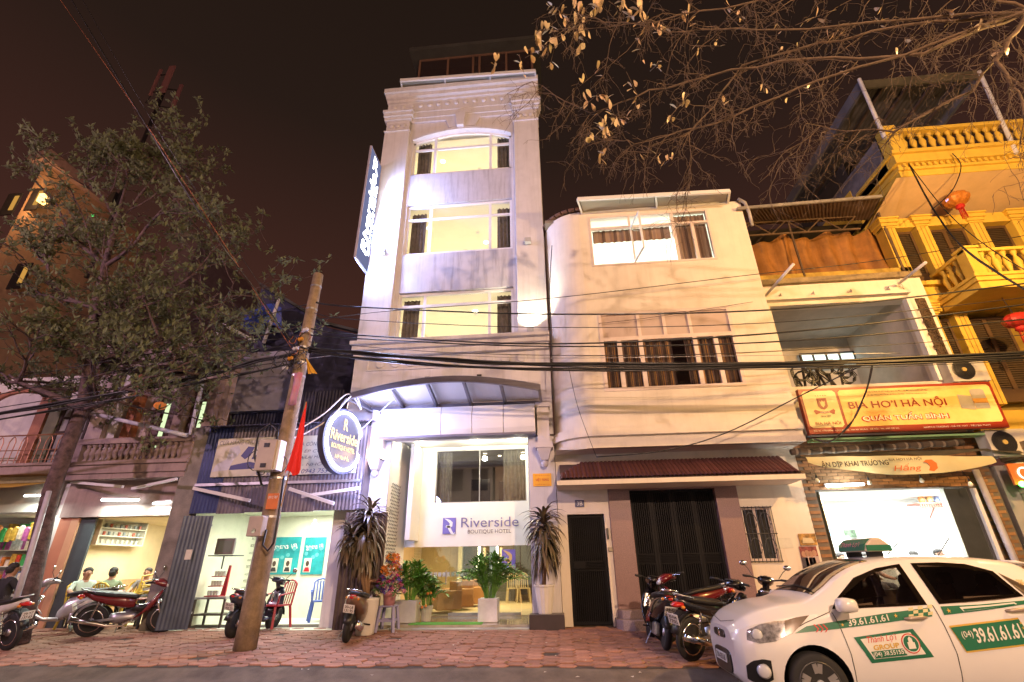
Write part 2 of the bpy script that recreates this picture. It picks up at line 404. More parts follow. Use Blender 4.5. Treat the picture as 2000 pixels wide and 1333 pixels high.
# ---------------------------------------------------------------- street lamps (outside the picture; their sodium light fills the street)
def street_lamp(loc, aim, power, col, label, h=7.2):
    t = thing('street_lamp', label, 'street lamp', loc); x, y, z = loc; d = Vector((aim[0]-x, aim[1]-y, 0)).normalized()
    tip = Vector((x, y, h))+d*1.6
    MB().lathe([(.16, 0), (.16, .5), (.09, .6), (.06, h-.6)], (x, y, z), 12).build('pole', M_steel, t, smooth=True)
    MB().tube([(x, y, h-.6), Vector((x, y, h))+d*.4, tip], .035, 8).build('arm', M_steel, t, smooth=True)
    MB().loft([(0, 0, 0, .05, .04), (.15, 0, 0, .13, .07), (.55, 0, 0, .14, .06), (.7, 0, 0, .05, .03)], 10).v
    b = MB().lathe([(.02, .12), (.16, .08), (.2, 0)], tip, 14); b.build('lamp_head', M_steel, t, smooth=True)
    disc(MB(), tip+Vector((0, 0, .01)), .15).build('lens', glow('lens '+label[:8], col, 25), t)
    light('POINT', tip-Vector((0, 0, .16)), power, col, .12)
street_lamp((9.4, 3.4, 0), (9.4, 10, 0), 2600, SODIUM, 'grey steel street lamp with a sodium head beyond the taxi', 7.6)
street_lamp((4.6, -7.6, 0), (4.6, 5, 0), 7300, (1, .62, .40), 'grey steel street lamp across the road behind the viewer', 8.2)
street_lamp((-15.0, -.5, 0), (-15, 5, 0), 2600, PINKISH, 'grey steel street lamp across the road by the shops', 8.0)

# ================================================================ the hotel
HX0, HX1 = -5.2, -.04
hotel = thing('hotel_building', 'tall narrow white five storey hotel with three wide lit windows and arched canopy', 'building', ((HX0+HX1)/2, Y0, .28))
PL, PR = -4.35, -.84                         # inner edges of the two pilasters
WL, WR = -4.22, -.95
b = MB(); b.box(HX0, HX0+.2, 11.75, 20, 4.3, 16.5).box(HX1-.2, HX1, 11.75, 20, .25, 16.5).box(HX0+.2, HX1-.2, 19.8, 20, .25, 16.5).box(HX0+.2, HX1-.2, 11.9, 19.8, 16.3, 16.48)
b.box(HX0, HX0+.2, 12.25, 20, .25, 4.3)
b.build('side_wall', M_plaster, hotel)
for (x0, x1) in ((HX0, PL), (PR, HX1)):
    MB().box(x0, x1, 11.4, 11.75, 6.82, 14.7).build('pilaster', M_plaster, hotel, bevel=.012)
    e0 = .05; c = MB(); c.box(x0+.03, x1-.03, 11.42, 11.75, 14.7, 15.18)
    c.box(x0-.02, x1+.02, 11.36, 11.74, 14.68, 14.73)
    c.box(x0-.04, x1+.05, 11.33, 11.74, 15.18, 15.3).box(x0-.06, x1+.09, 11.27, 11.74, 15.3, 15.45).box(x0-.08, x1+.12, 11.22, 11.74, 15.45, 15.56)
    cap = c.build('capital', M_plaster, hotel, bevel=.01)
    dn = MB()
    for i in range(3):
        cx = x0+(x1-x0)*(.25+.25*i); dn.lathe([(.09, 0), (.085, .03), (.05, .045), (0, .05)], (cx, 11.42, 14.95), 14, (0, -1, 0))
    dn.build('rosette', M_plaster, cap, smooth=True)
sp = [(6.82, 6.86), (8.47, 9.75), (11.62, 12.84)]
MB().box(PL, PR, 11.56, 11.78, 8.47, 9.75).build('spandrel', M_span, hotel)
MB().box(PL, PR, 11.56, 11.78, 11.62, 12.84).build('spandrel', M_span, hotel)
b = MB(); b.box(PL, WL, 11.55, 11.78, 6.82, 14.35).box(WR, PR, 11.55, 11.78, 6.82, 14.35); b.build('jamb', M_plaster, hotel)
# arch over the top window and the stepped moulding with its keystone
arc = [(WL+(WR-WL)*i/16, 14.28+.36*math.sin(PI*i/16)**.8) for i in range(17)]
b = MB()
for i in range(16):
    (xa, za), (xb, zb) = arc[i], arc[i+1]; b.prism([(xa, za), (xb, zb), (xb, 15.3), (xa, 15.3)], 11.55, 11.78)
b.box(PL, WL, 11.551, 11.78, 14.35, 15.3).box(WR, PR, 11.551, 11.78, 14.35, 15.3)
b.build('arch_wall', M_plaster, hotel)
b = MB()
for i in range(16):
    (xa, za), (xb, zb) = arc[i], arc[i+1]; b.prism([(xa, za-.002), (xb, zb-.002), (xb, zb+.09), (xa, za+.09)], 11.46, 11.549)
b.build('arch_moulding', M_plaster, hotel)
b = MB(); b.prism([(PL+.02, 15.3), (PL+.02, 15.12), (-3.15, 15.12), (-3.02, 14.76), (-2.12, 14.76), (-1.98, 15.12), (PR-.02, 15.12), (PR-.02, 15.3)], 11.47, 11.548)
b.build('stepped_moulding', M_plaster, hotel, bevel=.01)
MB().prism([(-2.82, 15.32), (-2.44, 15.32), (-2.5, 14.72), (-2.74, 14.72)], 11.36, 11.468).build('keystone', M_plaster, hotel, bevel=.012)
b = MB(); b.box(HX0, HX1, 11.42, 11.9, 15.56, 16.02).box(PL, PR, 11.44, 11.8, 15.3, 15.56); b.build('frieze', M_plaster, hotel)
ro_ = MB()
for i in range(16):
    cx = HX0+.22+(HX1-HX0-.44)*i/15; ro_.lathe([(.085, 0), (.08, .03), (.05, .045), (0, .05)], (cx, 11.42, 15.84), 14, (0, -1, 0))
ro_.build('rosette_row', M_plaster, hotel, smooth=True)
b = MB(); b.box(HX0-.02, HX1+.02, 11.34, 11.9, 16.02, 16.14).box(HX0-.05, HX1+.04, 11.24, 11.9, 16.14, 16.3).box(HX0-.09, HX1+.07, 11.14, 11.9, 16.3, 16.5); b.build('cornice', M_plaster, hotel, bevel=.012)
# rooftop: glazed sun room and its tilted awning
b = MB(); M_bz = mat('bronze frame', (.16, .09, .06), .5, var=.15)
xa, xb = -4.62, -.12
MB().box(xa-.3, xb+.3, 12.0, 15.5, 19.72, 19.9).build('sunroom_roof', mat('dark roofing', (.05, .05, .045), .8), hotel)
window(hotel, xa, xb, 17.0, 19.7, 12.4, M_bz, mat('dark tinted glass', (.03, .02, .02), .12, var=0), vert=(-3.45, -2.45, -2.2, -1.15), fw=.08, name='sunroom_window')
MB().box(xa, xb, 12.5, 15.4, 16.48, 19.71).build('sunroom_body', mat('sunroom dim interior', (.06, .035, .03), .8), hotel)
ga, gb_ = A(782, 158, 10.9), A(1046, 139, 10.9); ha, hb_ = Vector((-4.75, 11.5, 16.62)), Vector((-.05, 11.5, 16.62))
aw = MB(); aw.bar(ga, gb_, .06, .12).bar(ha, hb_, .06, .06)
for t_ in (.003, .333, .667, .997): aw.bar(ga.lerp(gb_, t_), ha.lerp(hb_, t_), .05, .06)
aw = aw.build('awning_frame', M_frame, hotel)
for i in range(3):
    u_ = Vector((0, 0, .03)); MB().quad(ga.lerp(gb_, i/3)+u_, ga.lerp(gb_, (i+1)/3)+u_, ha.lerp(hb_, (i+1)/3)+u_, ha.lerp(hb_, i/3)+u_).build('pane', frosted('awning glass', (.55, .56, .5), .4), aw)
# the three bedrooms: windows, curtains, lit rooms
M_dl = glow('downlight', (1, .86, .58), 26)
for lvl, (z0, z1, zt, fl, ce) in enumerate(((6.86, 8.45, 8.05, 6.3, 8.66), (9.77, 11.6, 11.08, 9.2, 11.84), (12.87, 14.62, 13.98, 12.3, 14.72))):
    m1, m2 = -3.47, -1.63
    yw = 11.63
    if lvl < 2:
        window(hotel, WL, WR, z0, z1, yw, M_frame, M_glass, vert=(m1, m2), hor=((zt, WL, WR),), fw=.075,
               panes=[(WL, m1, z0, zt), (m1, m2, z0, zt), (m2, WR, z0, zt), (WL, m1, zt, z1), (m1, m2, zt, z1), (m2, WR, zt, z1)])
    else:
        w = MB(); w.box(WL, WL+.07, yw, yw+.07, z0, 14.3).box(WR-.07, WR, yw, yw+.07, z0, 14.3).box(WL, WR, yw, yw+.07, z0, z0+.07)
        for i in range(16):
            (xa_, za), (xb_, zb) = arc[i], arc[i+1]; w.prism([(xa_, za-.08), (xb_, zb-.08), (xb_, zb), (xa_, za)], yw, yw+.07)
        for x, zz in ((m1, 14.5), (m2, 14.5)): w.box(x-.04, x+.04, yw+.004, yw+.066, z0+.07, zz)
        w.box(WL+.07, WR-.07, yw+.008, yw+.062, zt-.04, zt+.04)
        w = w.build('window', M_frame, hotel, label='arched top-floor window')
        for (xa_, xb_) in ((WL, m1), (m1, m2), (m2, WR)):
            MB().quad((xa_+.03, yw+.035, z0+.03), (xb_-.03, yw+.035, z0+.03), (xb_-.03, yw+.035, zt-.02), (xa_+.03, yw+.035, zt-.02)).build('pane', M_glass, w)
        up = [(x, z-.03) for x, z in arc]
        MB().add([(WL+.03, yw+.035, zt+.02), (WR-.03, yw+.035, zt+.02)]+[(x, yw+.035, z) for x, z in reversed(up)], [tuple(range(19))]).build('pane', M_glass, w)
    curtain(hotel, WL+.05, WL+.52, 11.98, fl, z1-.02, M_curt, 4)
    curtain(hotel, WR-.5, WR-.05, 11.98, fl, z1-.02, M_curt, 4)
    room(hotel, -4.95, -.28, 11.8, 15.8, fl, ce, M_cream)
    tr_ = MB()
    for (xa_, xb_, ya_, yb_) in ((-4.94, -4.3, 11.9, 15.7), (-.92, -.29, 11.9, 15.7), (-4.3, -.92, 11.9, 12.3), (-4.3, -.92, 15.1, 15.7)): tr_.box(xa_, xb_, ya_, yb_, ce-.1, ce-.002)
    tr_.build('ceiling_tray', M_cream, hotel)
    MB().box(-1.55, -.75, 15.7, 15.79, fl, fl+2.05).build('room_door', mat('walnut door', (.16, .08, .04), .5), hotel); MB().box(-3.6+.5*lvl, -2.6+.5*lvl, 15.74, 15.79, fl+1.35, fl+1.95).build('room_picture', mat('room picture', (.25, .16, .12), .5, var=.6, scale=5), hotel)
    MB().box(-4.2, -3.4, 15.55, 15.79, ce-.45, ce-.2).build('room_air_conditioner', M_frame, hotel, bevel=.02)
    MB().lathe([(.05, 0), (.06, -.03), (.03, -.05)], (-2.3, 13.4, ce), 12).build('smoke_detector', M_frame, hotel)
    dl = MB()
    for (x, y) in (((-3.55, 12.9), (-1.3, 12.9)), ((-3.9, 13.0), (-2.1, 14.0)), ((-2.3, 13.2), (-2.6, 15.0)))[[2, 1, 0][lvl]]:
        disc(dl, (x, y, ce-.012), .075)
    dl.build('downlight', M_dl, hotel)
    light('AREA', (-2.6, 13.9, ce-.06), 165, (1, .89, .66), 2.6, target=(-2.6, 13.9, 0), sy=2.2)
# ledge, dotted frieze and the plain band over the door
b = MB(); b.box(HX0-.05, HX1+.02, 11.08, 11.75, 6.72, 6.82).box(HX0-.03, HX1+.01, 11.2, 11.75, 6.6, 6.72).box(HX0, HX1, 11.3, 11.75, 6.44, 6.6); b.build('ledge', M_plaster, hotel, bevel=.012)
MB().box(HX0, HX1, 11.44, 11.75, 4.24, 6.44).build('band_wall', M_plaster, hotel)
b = MB(); b.box(-4.85, -.38, 11.40, 11.439, 6.07, 6.11).box(-4.85, -4.81, 11.40, 11.439, 6.11, 6.43).box(-.42, -.38, 11.40, 11.439, 6.11, 6.43); b.build('panel_moulding', M_plaster, hotel)
for i in range(10):
    MB().lathe([(.125, 0), (.12, .035), (.09, .04), (0, .04)], (-4.49+3.73*i/9, 11.44, 6.26), 18, (0, -1, 0)).build('frieze_disc', M_plaster, hotel)
# arched glass canopy
M_can = mat('canopy metal', (.19, .18, .21), .35, .7, var=.12)
cl, cr_, cyf, cyb = -4.62, -.27, 10.15, 11.42
def cz(x, y):
    t = (x-cl)/(cr_-cl); return 4.98+.30*math.sin(PI*t)*(1 if y < 10.5 else .1)+(.0 if y < 10.5 else .03)
can = MB(); n = 24
for i in range(n):
    xa = cl+(cr_-cl)*i/n; xb = cl+(cr_-cl)*(i+1)/n
    can.prism([(xa, cz(xa, 10)-.07), (xb, cz(xb, 10)-.07), (xb, cz(xb, 10)+.07), (xa, cz(xa, 10)+.07)], cyf, cyf+.07)
can.box(cl, cr_, cyb-.1, cyb-.02, 4.94, 5.06)
can = can.build('canopy', M_can, hotel)
rx = [cl+.03, -3.72, -2.87, -2.02, -1.17, cr_-.03]
for x in rx: MB().bar((x, cyf+.08, cz(x, 10)-.02), (x, cyb-.1, 5.0), .06, .1).build('rib', M_can, can)
M_cang = frosted('canopy glass', (.58, .56, .55), .35)
for i in range(5):
    rows = []
    for yy in (cyf+.02, cyb-.05):
        rows.append([(rx[i]+(rx[i+1]-rx[i])*j/5, yy, (cz(rx[i]+(rx[i+1]-rx[i])*j/5, 10) if yy < 10.5 else 5.0)+.085) for j in range(6)])
    MB().sheet(rows).build('pane', M_cang, can)
for x in (-3.2, -1.85):
    MB().tube([(x, 11.44, 5.78), (x-.12, 10.35, 5.36)], .012, 6).build('tie_rod', M_dark, can)
    MB().box(x-.06, x+.06, 11.41, 11.44, 5.72, 5.84).build('wall_plate', M_dark, can)
# curved white fascia panels under the canopy
fx = [-4.2, -3.45, -2.7, -1.95, -1.2, -.45]
for i in range(5):
    pr = [(11.40, 4.24), (11.12, 4.24), (11.06, 4.35), (11.03, 4.55), (11.05, 4.75), (11.12, 4.92), (11.40, 4.92)]
    MB().prism(pr, fx[i]+.006, fx[i+1]-.006, 'yz').build('fascia_panel', M_clean, hotel, bevel=.006)
MB().box(-4.2, -.45, 11.10, 11.39, 4.19, 4.238).build('shutter_slot', mat('slot grey', (.16, .15, .19), .6), hotel)
# ground-floor pillars, plinths, hanging brackets
MB().box(HX0, -3.97, 11.4, 12.25, .2, 4.19).build('pillar', M_plaster, hotel, bevel=.01)
MB().box(-.65, HX1, 11.4, 12.25, .2, 4.19).build('pillar', M_plaster, hotel, bevel=.01)
MB().box(-.70, .0, 10.98, 11.398, .2, .52).build('plinth', M_brown, hotel, bevel=.012)
MB().box(-4.45, -3.95, 11.0, 11.398, .2, .52).build('plinth', M_brown, hotel, bevel=.012)
def bracket(xc, lit):
    b = MB(); b.box(xc-.14, xc+.14, 11.16, 11.4, 3.98, 4.92).box(xc-.17, xc+.17, 11.12, 11.4, 4.84, 4.94)
    if not lit: b.box(xc-.03, xc+.03, 11.15, 11.4, 4.1, 4.6)
    b.box(xc-.2, xc+.2, 11.08, 11.4, 3.86, 3.98)
    lo_, hi_ = (.08, .17); v = [(xc-hi_, 11.10, 3.86), (xc+hi_, 11.10, 3.86), (xc+hi_, 11.4, 3.86), (xc-hi_, 11.4, 3.86), (xc-lo_, 11.2, 3.6), (xc+lo_, 11.2, 3.6), (xc+lo_, 11.4, 3.6), (xc-lo_, 11.4, 3.6)]
    b.add(v, [(0, 1, 5, 4), (1, 2, 6, 5), (3, 0, 4, 7), (4, 5, 6, 7)]); b.ball((xc, 11.28, 3.52), .085)
    b.build('hanging_bracket', mat('lilac grey trim', (.52, .50, .56), .6, var=.05), hotel)
bracket(-.27, False); 
bx_ = -4.28
bk = MB(); bk.prism([(bx_-.16, 3.98), (bx_+.17, 3.98), (bx_+.17, 4.4), (bx_+.1, 4.72), (bx_-.03, 4.92), (bx_-.16, 4.94)], 11.16, 11.4)
v = [(bx_-.15, 11.10, 3.72), (bx_+.15, 11.10, 3.72), (bx_+.15, 11.4, 3.72), (bx_-.15, 11.4, 3.72), (bx_-.08, 11.2, 3.5), (bx_+.08, 11.2, 3.5), (bx_+.08, 11.4, 3.5), (bx_-.08, 11.4, 3.5)]
bk.add(v, [(0, 1, 5, 4), (1, 2, 6, 5), (3, 0, 4, 7), (4, 5, 6, 7), (0, 3, 2, 1)]); bk.ball((bx_, 11.28, 3.42), .085); bk.build('hanging_bracket', mat('lilac grey trim'), hotel)
wl = thing('glowing_capital', 'glowing orange-white capital of the bracket left of the hotel door', 'wall lamp', (bx_, 11.25, 3.72))
MB().box(bx_-.15, bx_+.16, 11.1, 11.39, 3.73, 3.97).build('shade', glow('glowing capital', (1, .72, .42), 9), wl)  # bracket capital that reflects a lamp, built as a glowing box
MB().box(bx_-.17, bx_+.18, 11.08, 11.395, 3.725, 3.745).build('rim', M_can, wl)
light('POINT', (bx_, 10.98, 3.85), 34, (1, .58, .26), .1)  # light added for the glowing capital
# facade spot lamps
def spot_box(x, z, lit, label, col=(0.40, .62, 1.0), p=60):
    t = thing('facade_light', label, 'wall lamp', (x, 11.3, z))
    MB().box(x-.09, x+.09, 11.2, 11.36, z-.07, z+.07).build('housing', mat('lamp grey', (.4, .42, .45), .5), t, bevel=.01)
    MB().box(x-.03, x+.03, 11.36, 11.399, z-.03, z+.03).build('bracket', M_dark, t)
    if lit:
        for s_ in ((1, -1) if lit == 2 else (1,)):
            disc(MB(), (x, 11.28, z+s_*.073), .055, (0, 0, s_)).build('lens', glow('spot lens', (.85, .95, 1), 12), t)
            light('SPOT', (x, 11.2, z+s_*.1), p, col, .05, target=(x, 11.44, z+s_*1.2), angle=rad(125), blend=.8)
spot_box(-4.72, 9.76, 2, 'grey up and down spotlight shining on the left hotel pilaster', p=240)
spot_box(-.5, 6.95, 1, 'bright floodlight on the ledge at the right hotel pilaster', (1, .88, .58), 240)
spot_box(-.5, 9.77, 0, 'unlit grey spotlight box high on the right hotel pilaster')

# vestibule and lobby
M_vest = mat('vestibule white', (.78, .76, .68), .55, var=.03)
IW = 13.0
FL = .33
b = MB(); b.quad((-3.96, 11.42, FL), (-3.96, IW, FL), (-3.96, IW, 4.36), (-3.96, 11.42, 4.36)).quad((-.66, 11.42, FL), (-.66, 11.42, 4.36), (-.66, IW, 4.36), (-.66, IW, FL)).quad((-3.96, 11.42, 4.36), (-.66, 11.42, 4.36), (-.66, IW, 4.36), (-3.96, IW, 4.36))
b.build('vestibule_wall', M_vest, hotel)
MB().box(-3.72, -3.6, 12.2, IW, 2.0, 4.3).build('vestibule_pier', M_vest, hotel)
M_tile = mat('polished floor tile', (.42, .38, .30), .12, var=.35, scale=1.6, coat=.3)
MB().box(-3.955, -.665, 11.2, 18.38, .2, FL).build('lobby_floor', M_tile, hotel)
MB().box(-3.97, -.71, 10.95, 11.199, .2, .285).build('door_step', mat('grey step tile', (.36, .36, .33), .5, var=.12), hotel, bevel=.01)
b = MB(); b.box(-3.97, -3.235, IW, IW+.12, 1.86, 4.36).box(-.82, -.65, IW, IW+.12, 1.86, 4.36).box(-3.235, -.82, IW, IW+.12, 1.86, 2.91).box(-3.235, -.82, IW, IW+.12, 4.27, 4.36)
b.build('inner_wall', M_vest, hotel)
window(hotel, -3.235, -.82, 2.91, 4.27, IW+.03, mat('thin grey trim', (.3, .3, .28), .4), glassmat('smoky glass', (.62, .6, .58), .12), vert=(-2.06,), fw=.02, name='mezzanine_window')
curtain(hotel, -3.2, -2.85, IW+.25, 2.9, 4.3, mat('silver curtain', (.36, .35, .29), .7, var=.2, scale=10), 4, .035)
curtain(hotel, -1.45, -.84, IW+.25, 2.9, 4.3, mat('silver curtain'), 6, .035)
room(hotel, -3.9, -.66, IW+.13, 17, 2.6, 4.5, mat('mezzanine dim paint', (.30, .27, .25), .8, var=.05), 'mezzanine')
b = MB(); b.box(-2.95, -2.3, 16.9, 16.98, 2.7, 4.1).box(-2.0, -1.4, 16.9, 16.98, 2.7, 4.0); b.build('mezzanine_panel', mat('mezzanine dark glass', (.05, .045, .06), .15, var=.1), hotel)
d = MB(); disc(d, (-2.0, 13.9, 4.49), .05); disc(d, (-1.75, 15.0, 4.49), .05); disc(d, (-1.7, 16.2, 4.49), .05); d.build('downlight', M_dl, hotel)
light('AREA', (-2.2, 14.8, 4.44), 34, (1, .86, .66), 1.6, target=(-2.2, 14.8, 0))
d = MB(); disc(d, (-3.5, 12.3, 4.35), .06); disc(d, (-2.05, 12.2, 4.35), .06); disc(d, (-.95, 12.2, 4.35), .06); d.build('downlight', M_dl, hotel)
for x in (-3.5, -2.05, -.95): light('POINT', (x, 12.25, 4.2), 44, (1, .92, .70), .07)
# relief panel of small petals on the left reveal
pt = MB(); M_pet = mat('grey petal relief', (.24, .24, .21), .6)
for r in range(30):
    for c in range(6):
        yy = 11.62+c*.115+(r % 2)*.055; zz = 1.05+r*.075; pt.add([(-3.95, yy-.05, zz), (-3.925, yy, zz+.032), (-3.95, yy+.05, zz), (-3.94, yy, zz-.032)], [(0, 1, 2, 3)])
po = pt.build('relief_panel', M_pet, hotel)
# logo and raised letters
M_violet = mat('violet sign', (.16, .13, .44), .45, var=.04)
M_vdark = mat('violet letter', (.17, .15, .30), .45, var=.03)
def logo(parent, x0, x1, z0, z1, y, wm, bm=None):
    MB().box(x0, x1, y-.03, y, z0, z1).build('logo_tile', bm or M_violet, parent)
    w, h = x1-x0, z1-z0
    P = [(.12, .95), (.32, .88), (.52, .78), (.66, .66), (.64, .52), (.50, .44), (.34, .43), (.20, .44)]
    Q = [(.26, .50), (.42, .46), (.52, .36), (.60, .22), (.72, .06), (.86, -.02), (.98, .10)]
    b = MB()
    for pts, ws in ((P, (.01, .05, .09, .12, .12, .08, .04, .01)), (Q, (.02, .08, .1, .1, .09, .05, .01))):
        rows = [[], []]
        for i, (a, c) in enumerate(pts):
            a0, c0 = pts[max(i-1, 0)]; a1, c1 = pts[min(i+1, len(pts)-1)]; dx, dz = a1-a0, c1-c0; l = math.hypot(dx, dz) or 1
            nx, nz = -dz/l*ws[i], dx/l*ws[i]
            rows[0].append((x0+(a+nx)*w, y-.034, z0+(c+nz)*h)); rows[1].append((x0+(a-nx)*w, y-.034, z0+(c-nz)*h))
        b.sheet(rows)
    b.build('logo_mark', wm, parent)
sg = thing('wall_sign', 'violet lettering and square logo on the white wall over the glass doors', 'sign', (-2, IW-.02, 2.1))
logo(sg, -2.98, -2.645, 2.155, 2.54, IW, M_clean)
text('Riverside', M_vdark, sg, (-1.77, IW-.03, 2.42), width=1.47, height=.235, depth=.02)
text('BOUTIQUE HOTEL', mat('brown letter', (.16, .10, .09), .5), sg, (-1.78, IW-.03, 2.19), width=1.1, height=.105)
# glass doors
M_dglass = glassmat('door glass', (.93, .99, .95), .06)
dr = thing('glass_entrance', 'frameless glass entrance doors with steel fittings under the violet sign', 'door', (-2.2, IW, FL))
for (x0, x1, nm) in ((-3.7, -2.78, 'glass_panel'), (-2.77, -1.78, 'door_leaf'), (-1.60, -1.02, 'door_leaf'), (-1.0, -.66, 'glass_panel')):
    y = IW+.05 if nm == 'glass_panel' else IW+.02
    p = MB().box(x0, x1, y, y+.012, FL+.01, 1.85).build(nm, M_dglass, dr)
    if nm == 'door_leaf':
        MB().box(x0, x1, y-.004, y+.016, FL+.005, FL+.07).build('kick_rail', M_steel, p)
MB().box(-1.775, -1.61, IW+.01, IW+.05, FL, 1.85).build('glass_post', mat('pale green glass edge', (.42, .55, .47), .2), dr)
MB().tube([(-2.84, IW-.04, 1.0), (-2.84, IW-.04, 1.32)], .014, 8).build('door_handle', M_steel, dr)
logo(dr, -1.47, -1.13, 1.33, 1.77, IW+.0, mat('gold mark', (.6, .42, .18), .4))
b = MB()
for i in range(10): b.box(-3.5+i*.11, -3.42+i*.11, IW+.045, IW+.05, 1.18, 1.28)
b.build('frosted_strip', mat('frost film', (.5, .5, .46), .6), dr)
# lobby behind the doors
M_lob = mat('lobby warm paint', (.62, .47, .27), .6, var=.08)
room(hotel, -4.95, -.3, IW+.13, 18.4, FL+.004, 2.55, M_lob, 'lobby')
MB().box(-3.4, -1.62, 18.2, 18.38, .95, 2.2).build('lobby_mirror', mat('bronze mirror', (.20, .13, .07), .12, .7, var=.2, scale=14), hotel)
MB().box(-3.55, -3.42, 18.0, 18.39, FL, 2.5).build('glitter_column', mat('glitter stone', (.8, .68, .42), .4, var=.4, scale=60), hotel)
MB().box(-3.4, -1.62, 18.1, 18.38, FL, .94).build('mosaic_wall', mat('mosaic', (.16, .14, .13), .4, var=.7, scale=40), hotel)
MB().box(-1.55, -.68, 17.8, 18.39, FL+.2, 2.4).build('dining_alcove', mat('dining dark wall', (.035, .025, .02), .4, var=.2), hotel)
light('AREA', (-2.4, 15.6, 2.5), 130, (1, .80, .48), 2.6, target=(-2.4, 15.6, 0), sy=2.2)
for i, x in enumerate((-2.75, -2.15)):
    t = thing('pendant_lamp', ('glowing pendant lamp nearer the gold column in the lobby', 'glowing pendant lamp nearer the violet door logo in the lobby')[i], 'lamp', (x, 17.6, 1.35), group='lobby pendants')
    MB().lathe([(.03, .3), (.04, .28), (.04, .62), (.03, .64)], (x, 17.6, 1.35), 12).build('tube', M_warm, t)
    MB().lathe([(.0, -.02), (.1, 0), (.12, .12), (.05, .2), (.01, .26)], (x, 17.6, 1.35), 14).build('globe', glow('globe', (1, .82, .5), 7), t)
    MB().tube([(x, 17.6, 1.98), (x, 17.6, 2.54)], .006, 5).build('cord', M_dark, t)
# yellow plate and house number
t = thing('name_plate', 'small yellow plate reading VIET TUNG on the right hotel pillar', 'sign', (-.35, 11.38, 3.05))
MB().box(-.56, -.14, 11.375, 11.398, 3.04, 3.32).build('plate', mat('yellow plate', (.75, .38, .02), .5, var=.05), t)
M_rtx = mat('red print', (.45, .02, .02), .5, var=0)
text('VIỆT TÙNG', M_rtx, t, (-.35, 11.372, 3.18), width=.3, height=.085, bold=.01)
text('CÔNG TY TNHH VẬN TẢI & THƯƠNG MẠI', M_rtx, t, (-.35, 11.372, 3.275), width=.34, height=.025)
text('KHÁCH SẠN - NHÀ HÀNG - DU LỊCH', M_rtx, t, (-.35, 11.372, 3.075), width=.34, height=.025)
# ================================================================ white house with the rounded corner
YU = 10.8
wh = thing('white_house', 'cream three storey house with rounded corner and striped curtains beside the hotel', 'building', (2.7, Y0, .28))
R_ = .95; WX1 = 5.28
def hull(off, n=12):                            # plan of the overhanging front, right to left, then round the corner and back
    r = R_+off; pts = [(WX1, YU-off), (R_, YU-off)]
    pts += [(R_-r*math.sin(PI/2*i/n), YU+R_-r*math.cos(PI/2*i/n)) for i in range(1, n+1)]
    return pts+[(-off+.0, 14.0)]
def skirt(off, z0, z1, material, nm, pts=None, th=.18):
    p = hull(off) if pts is None else pts; q = [(x, y) for x, y in hull(off-th)] if pts is None else None
    b = MB()
    for i in range(len(p)-1):
        a0, a1, c0, c1 = p[i], p[i+1], q[i], q[i+1]
        b.add([(*a0, z0), (*a1, z0), (*a1, z1), (*a0, z1), (*c0, z0), (*c1, z0), (*c1, z1), (*c0, z1)], [(0, 1, 2, 3), (4, 7, 6, 5), (0, 4, 5, 1), (3, 2, 6, 7)])
    return b.build(nm, material, wh)
AXL, AXR = 1.2, 4.37
# flat front round the openings
b = MB()
for (z0, z1) in ((3.72, 5.03), (7.08, 8.45), (10.06, 10.25)): b.box(R_, WX1, YU, YU+.2, z0, z1)
for (z0, z1) in ((5.03, 7.08), (8.45, 10.06)): b.box(R_, AXL, YU, YU+.2, z0, z1).box(AXR, WX1, YU, YU+.2, z0, z1)
b.box(WX1-.2, WX1, YU+.2, 16, 3.72, 10.25)
b.build('front_wall', M_white_house, wh)
cv = MB(); pts = hull(0)[1:]
cv.sheet([[(x, y, 3.72) for x, y in pts], [(x, y, 10.25) for x, y in pts]]); cv.build('rounded_wall', M_white_house, wh, smooth=True)
MB().box(.02, WX1, YU+.3, 16, 10.2, 10.3).build('roof_slab', M_conc, wh)
# string course under the first floor
for (off, z0, z1) in ((.08, 4.1, 4.2), (.14, 3.98, 4.1), (.05, 3.84, 3.98), (.1, 3.72, 3.84)): skirt(off, z0, z1, M_white_house, 'string_course')
MB().quad((0.0, YU+.02, 3.725), (WX1, YU+.02, 3.725), (WX1, Y0+.05, 3.725), (0.0, Y0+.05, 3.725)).build('soffit', M_white_house, wh)
# second-floor window: opaque lights above, striped curtains below
M_trim = mat('cream window frame', (.66, .56, .52), .5, var=.05)
ux = [AXL, AX(1248, 640, YU), AX(1298, 640, YU), AX(1348, 636, YU), AXR]
lx = [AXL, AX(1215, 720, YU), AX(1258, 720, YU), AX(1364, 715, YU)+.03, AX(1408, 712, YU), AXR]
zt = 6.35
w = MB(); y = YU-.02; fw = .08
w.box(AXL, AXL+fw, y, y+.1, 5.03, 7.08).box(AXR-fw, AXR, y, y+.1, 5.03, 7.08).box(AXL+fw, AXR-fw, y, y+.1, 5.03, 5.03+fw).box(AXL+fw, AXR-fw, y, y+.1, 7.0, 7.08).box(AXL+fw, AXR-fw, y+.005, y+.095, zt-.05, zt+.05)
for x in ux[1:-1]: w.box(x-.04, x+.04, y+.008, y+.09, zt+.05, 7.0)
for x in lx[1:-1]: w.box(x-.05, x+.05, y+.008, y+.09, 5.03+fw, zt-.05)
w = w.build('window', M_trim, wh, label='wide window with opaque lights over striped curtains')
M_op = mat('painted transom light', (.50, .40, .36), .35, var=.06)
for i in range(4): MB().box(ux[i]+.03, ux[i+1]-.03, y+.05, y+.056, zt+.04, 7.02).build('transom_light', M_op, w)
for i in range(5): MB().quad((lx[i]+.03, y+.05, 5.08), (lx[i+1]-.03, y+.05, 5.08), (lx[i+1]-.03, y+.05, zt-.04), (lx[i]+.03, y+.05, zt-.04)).build('pane', M_glass, w)
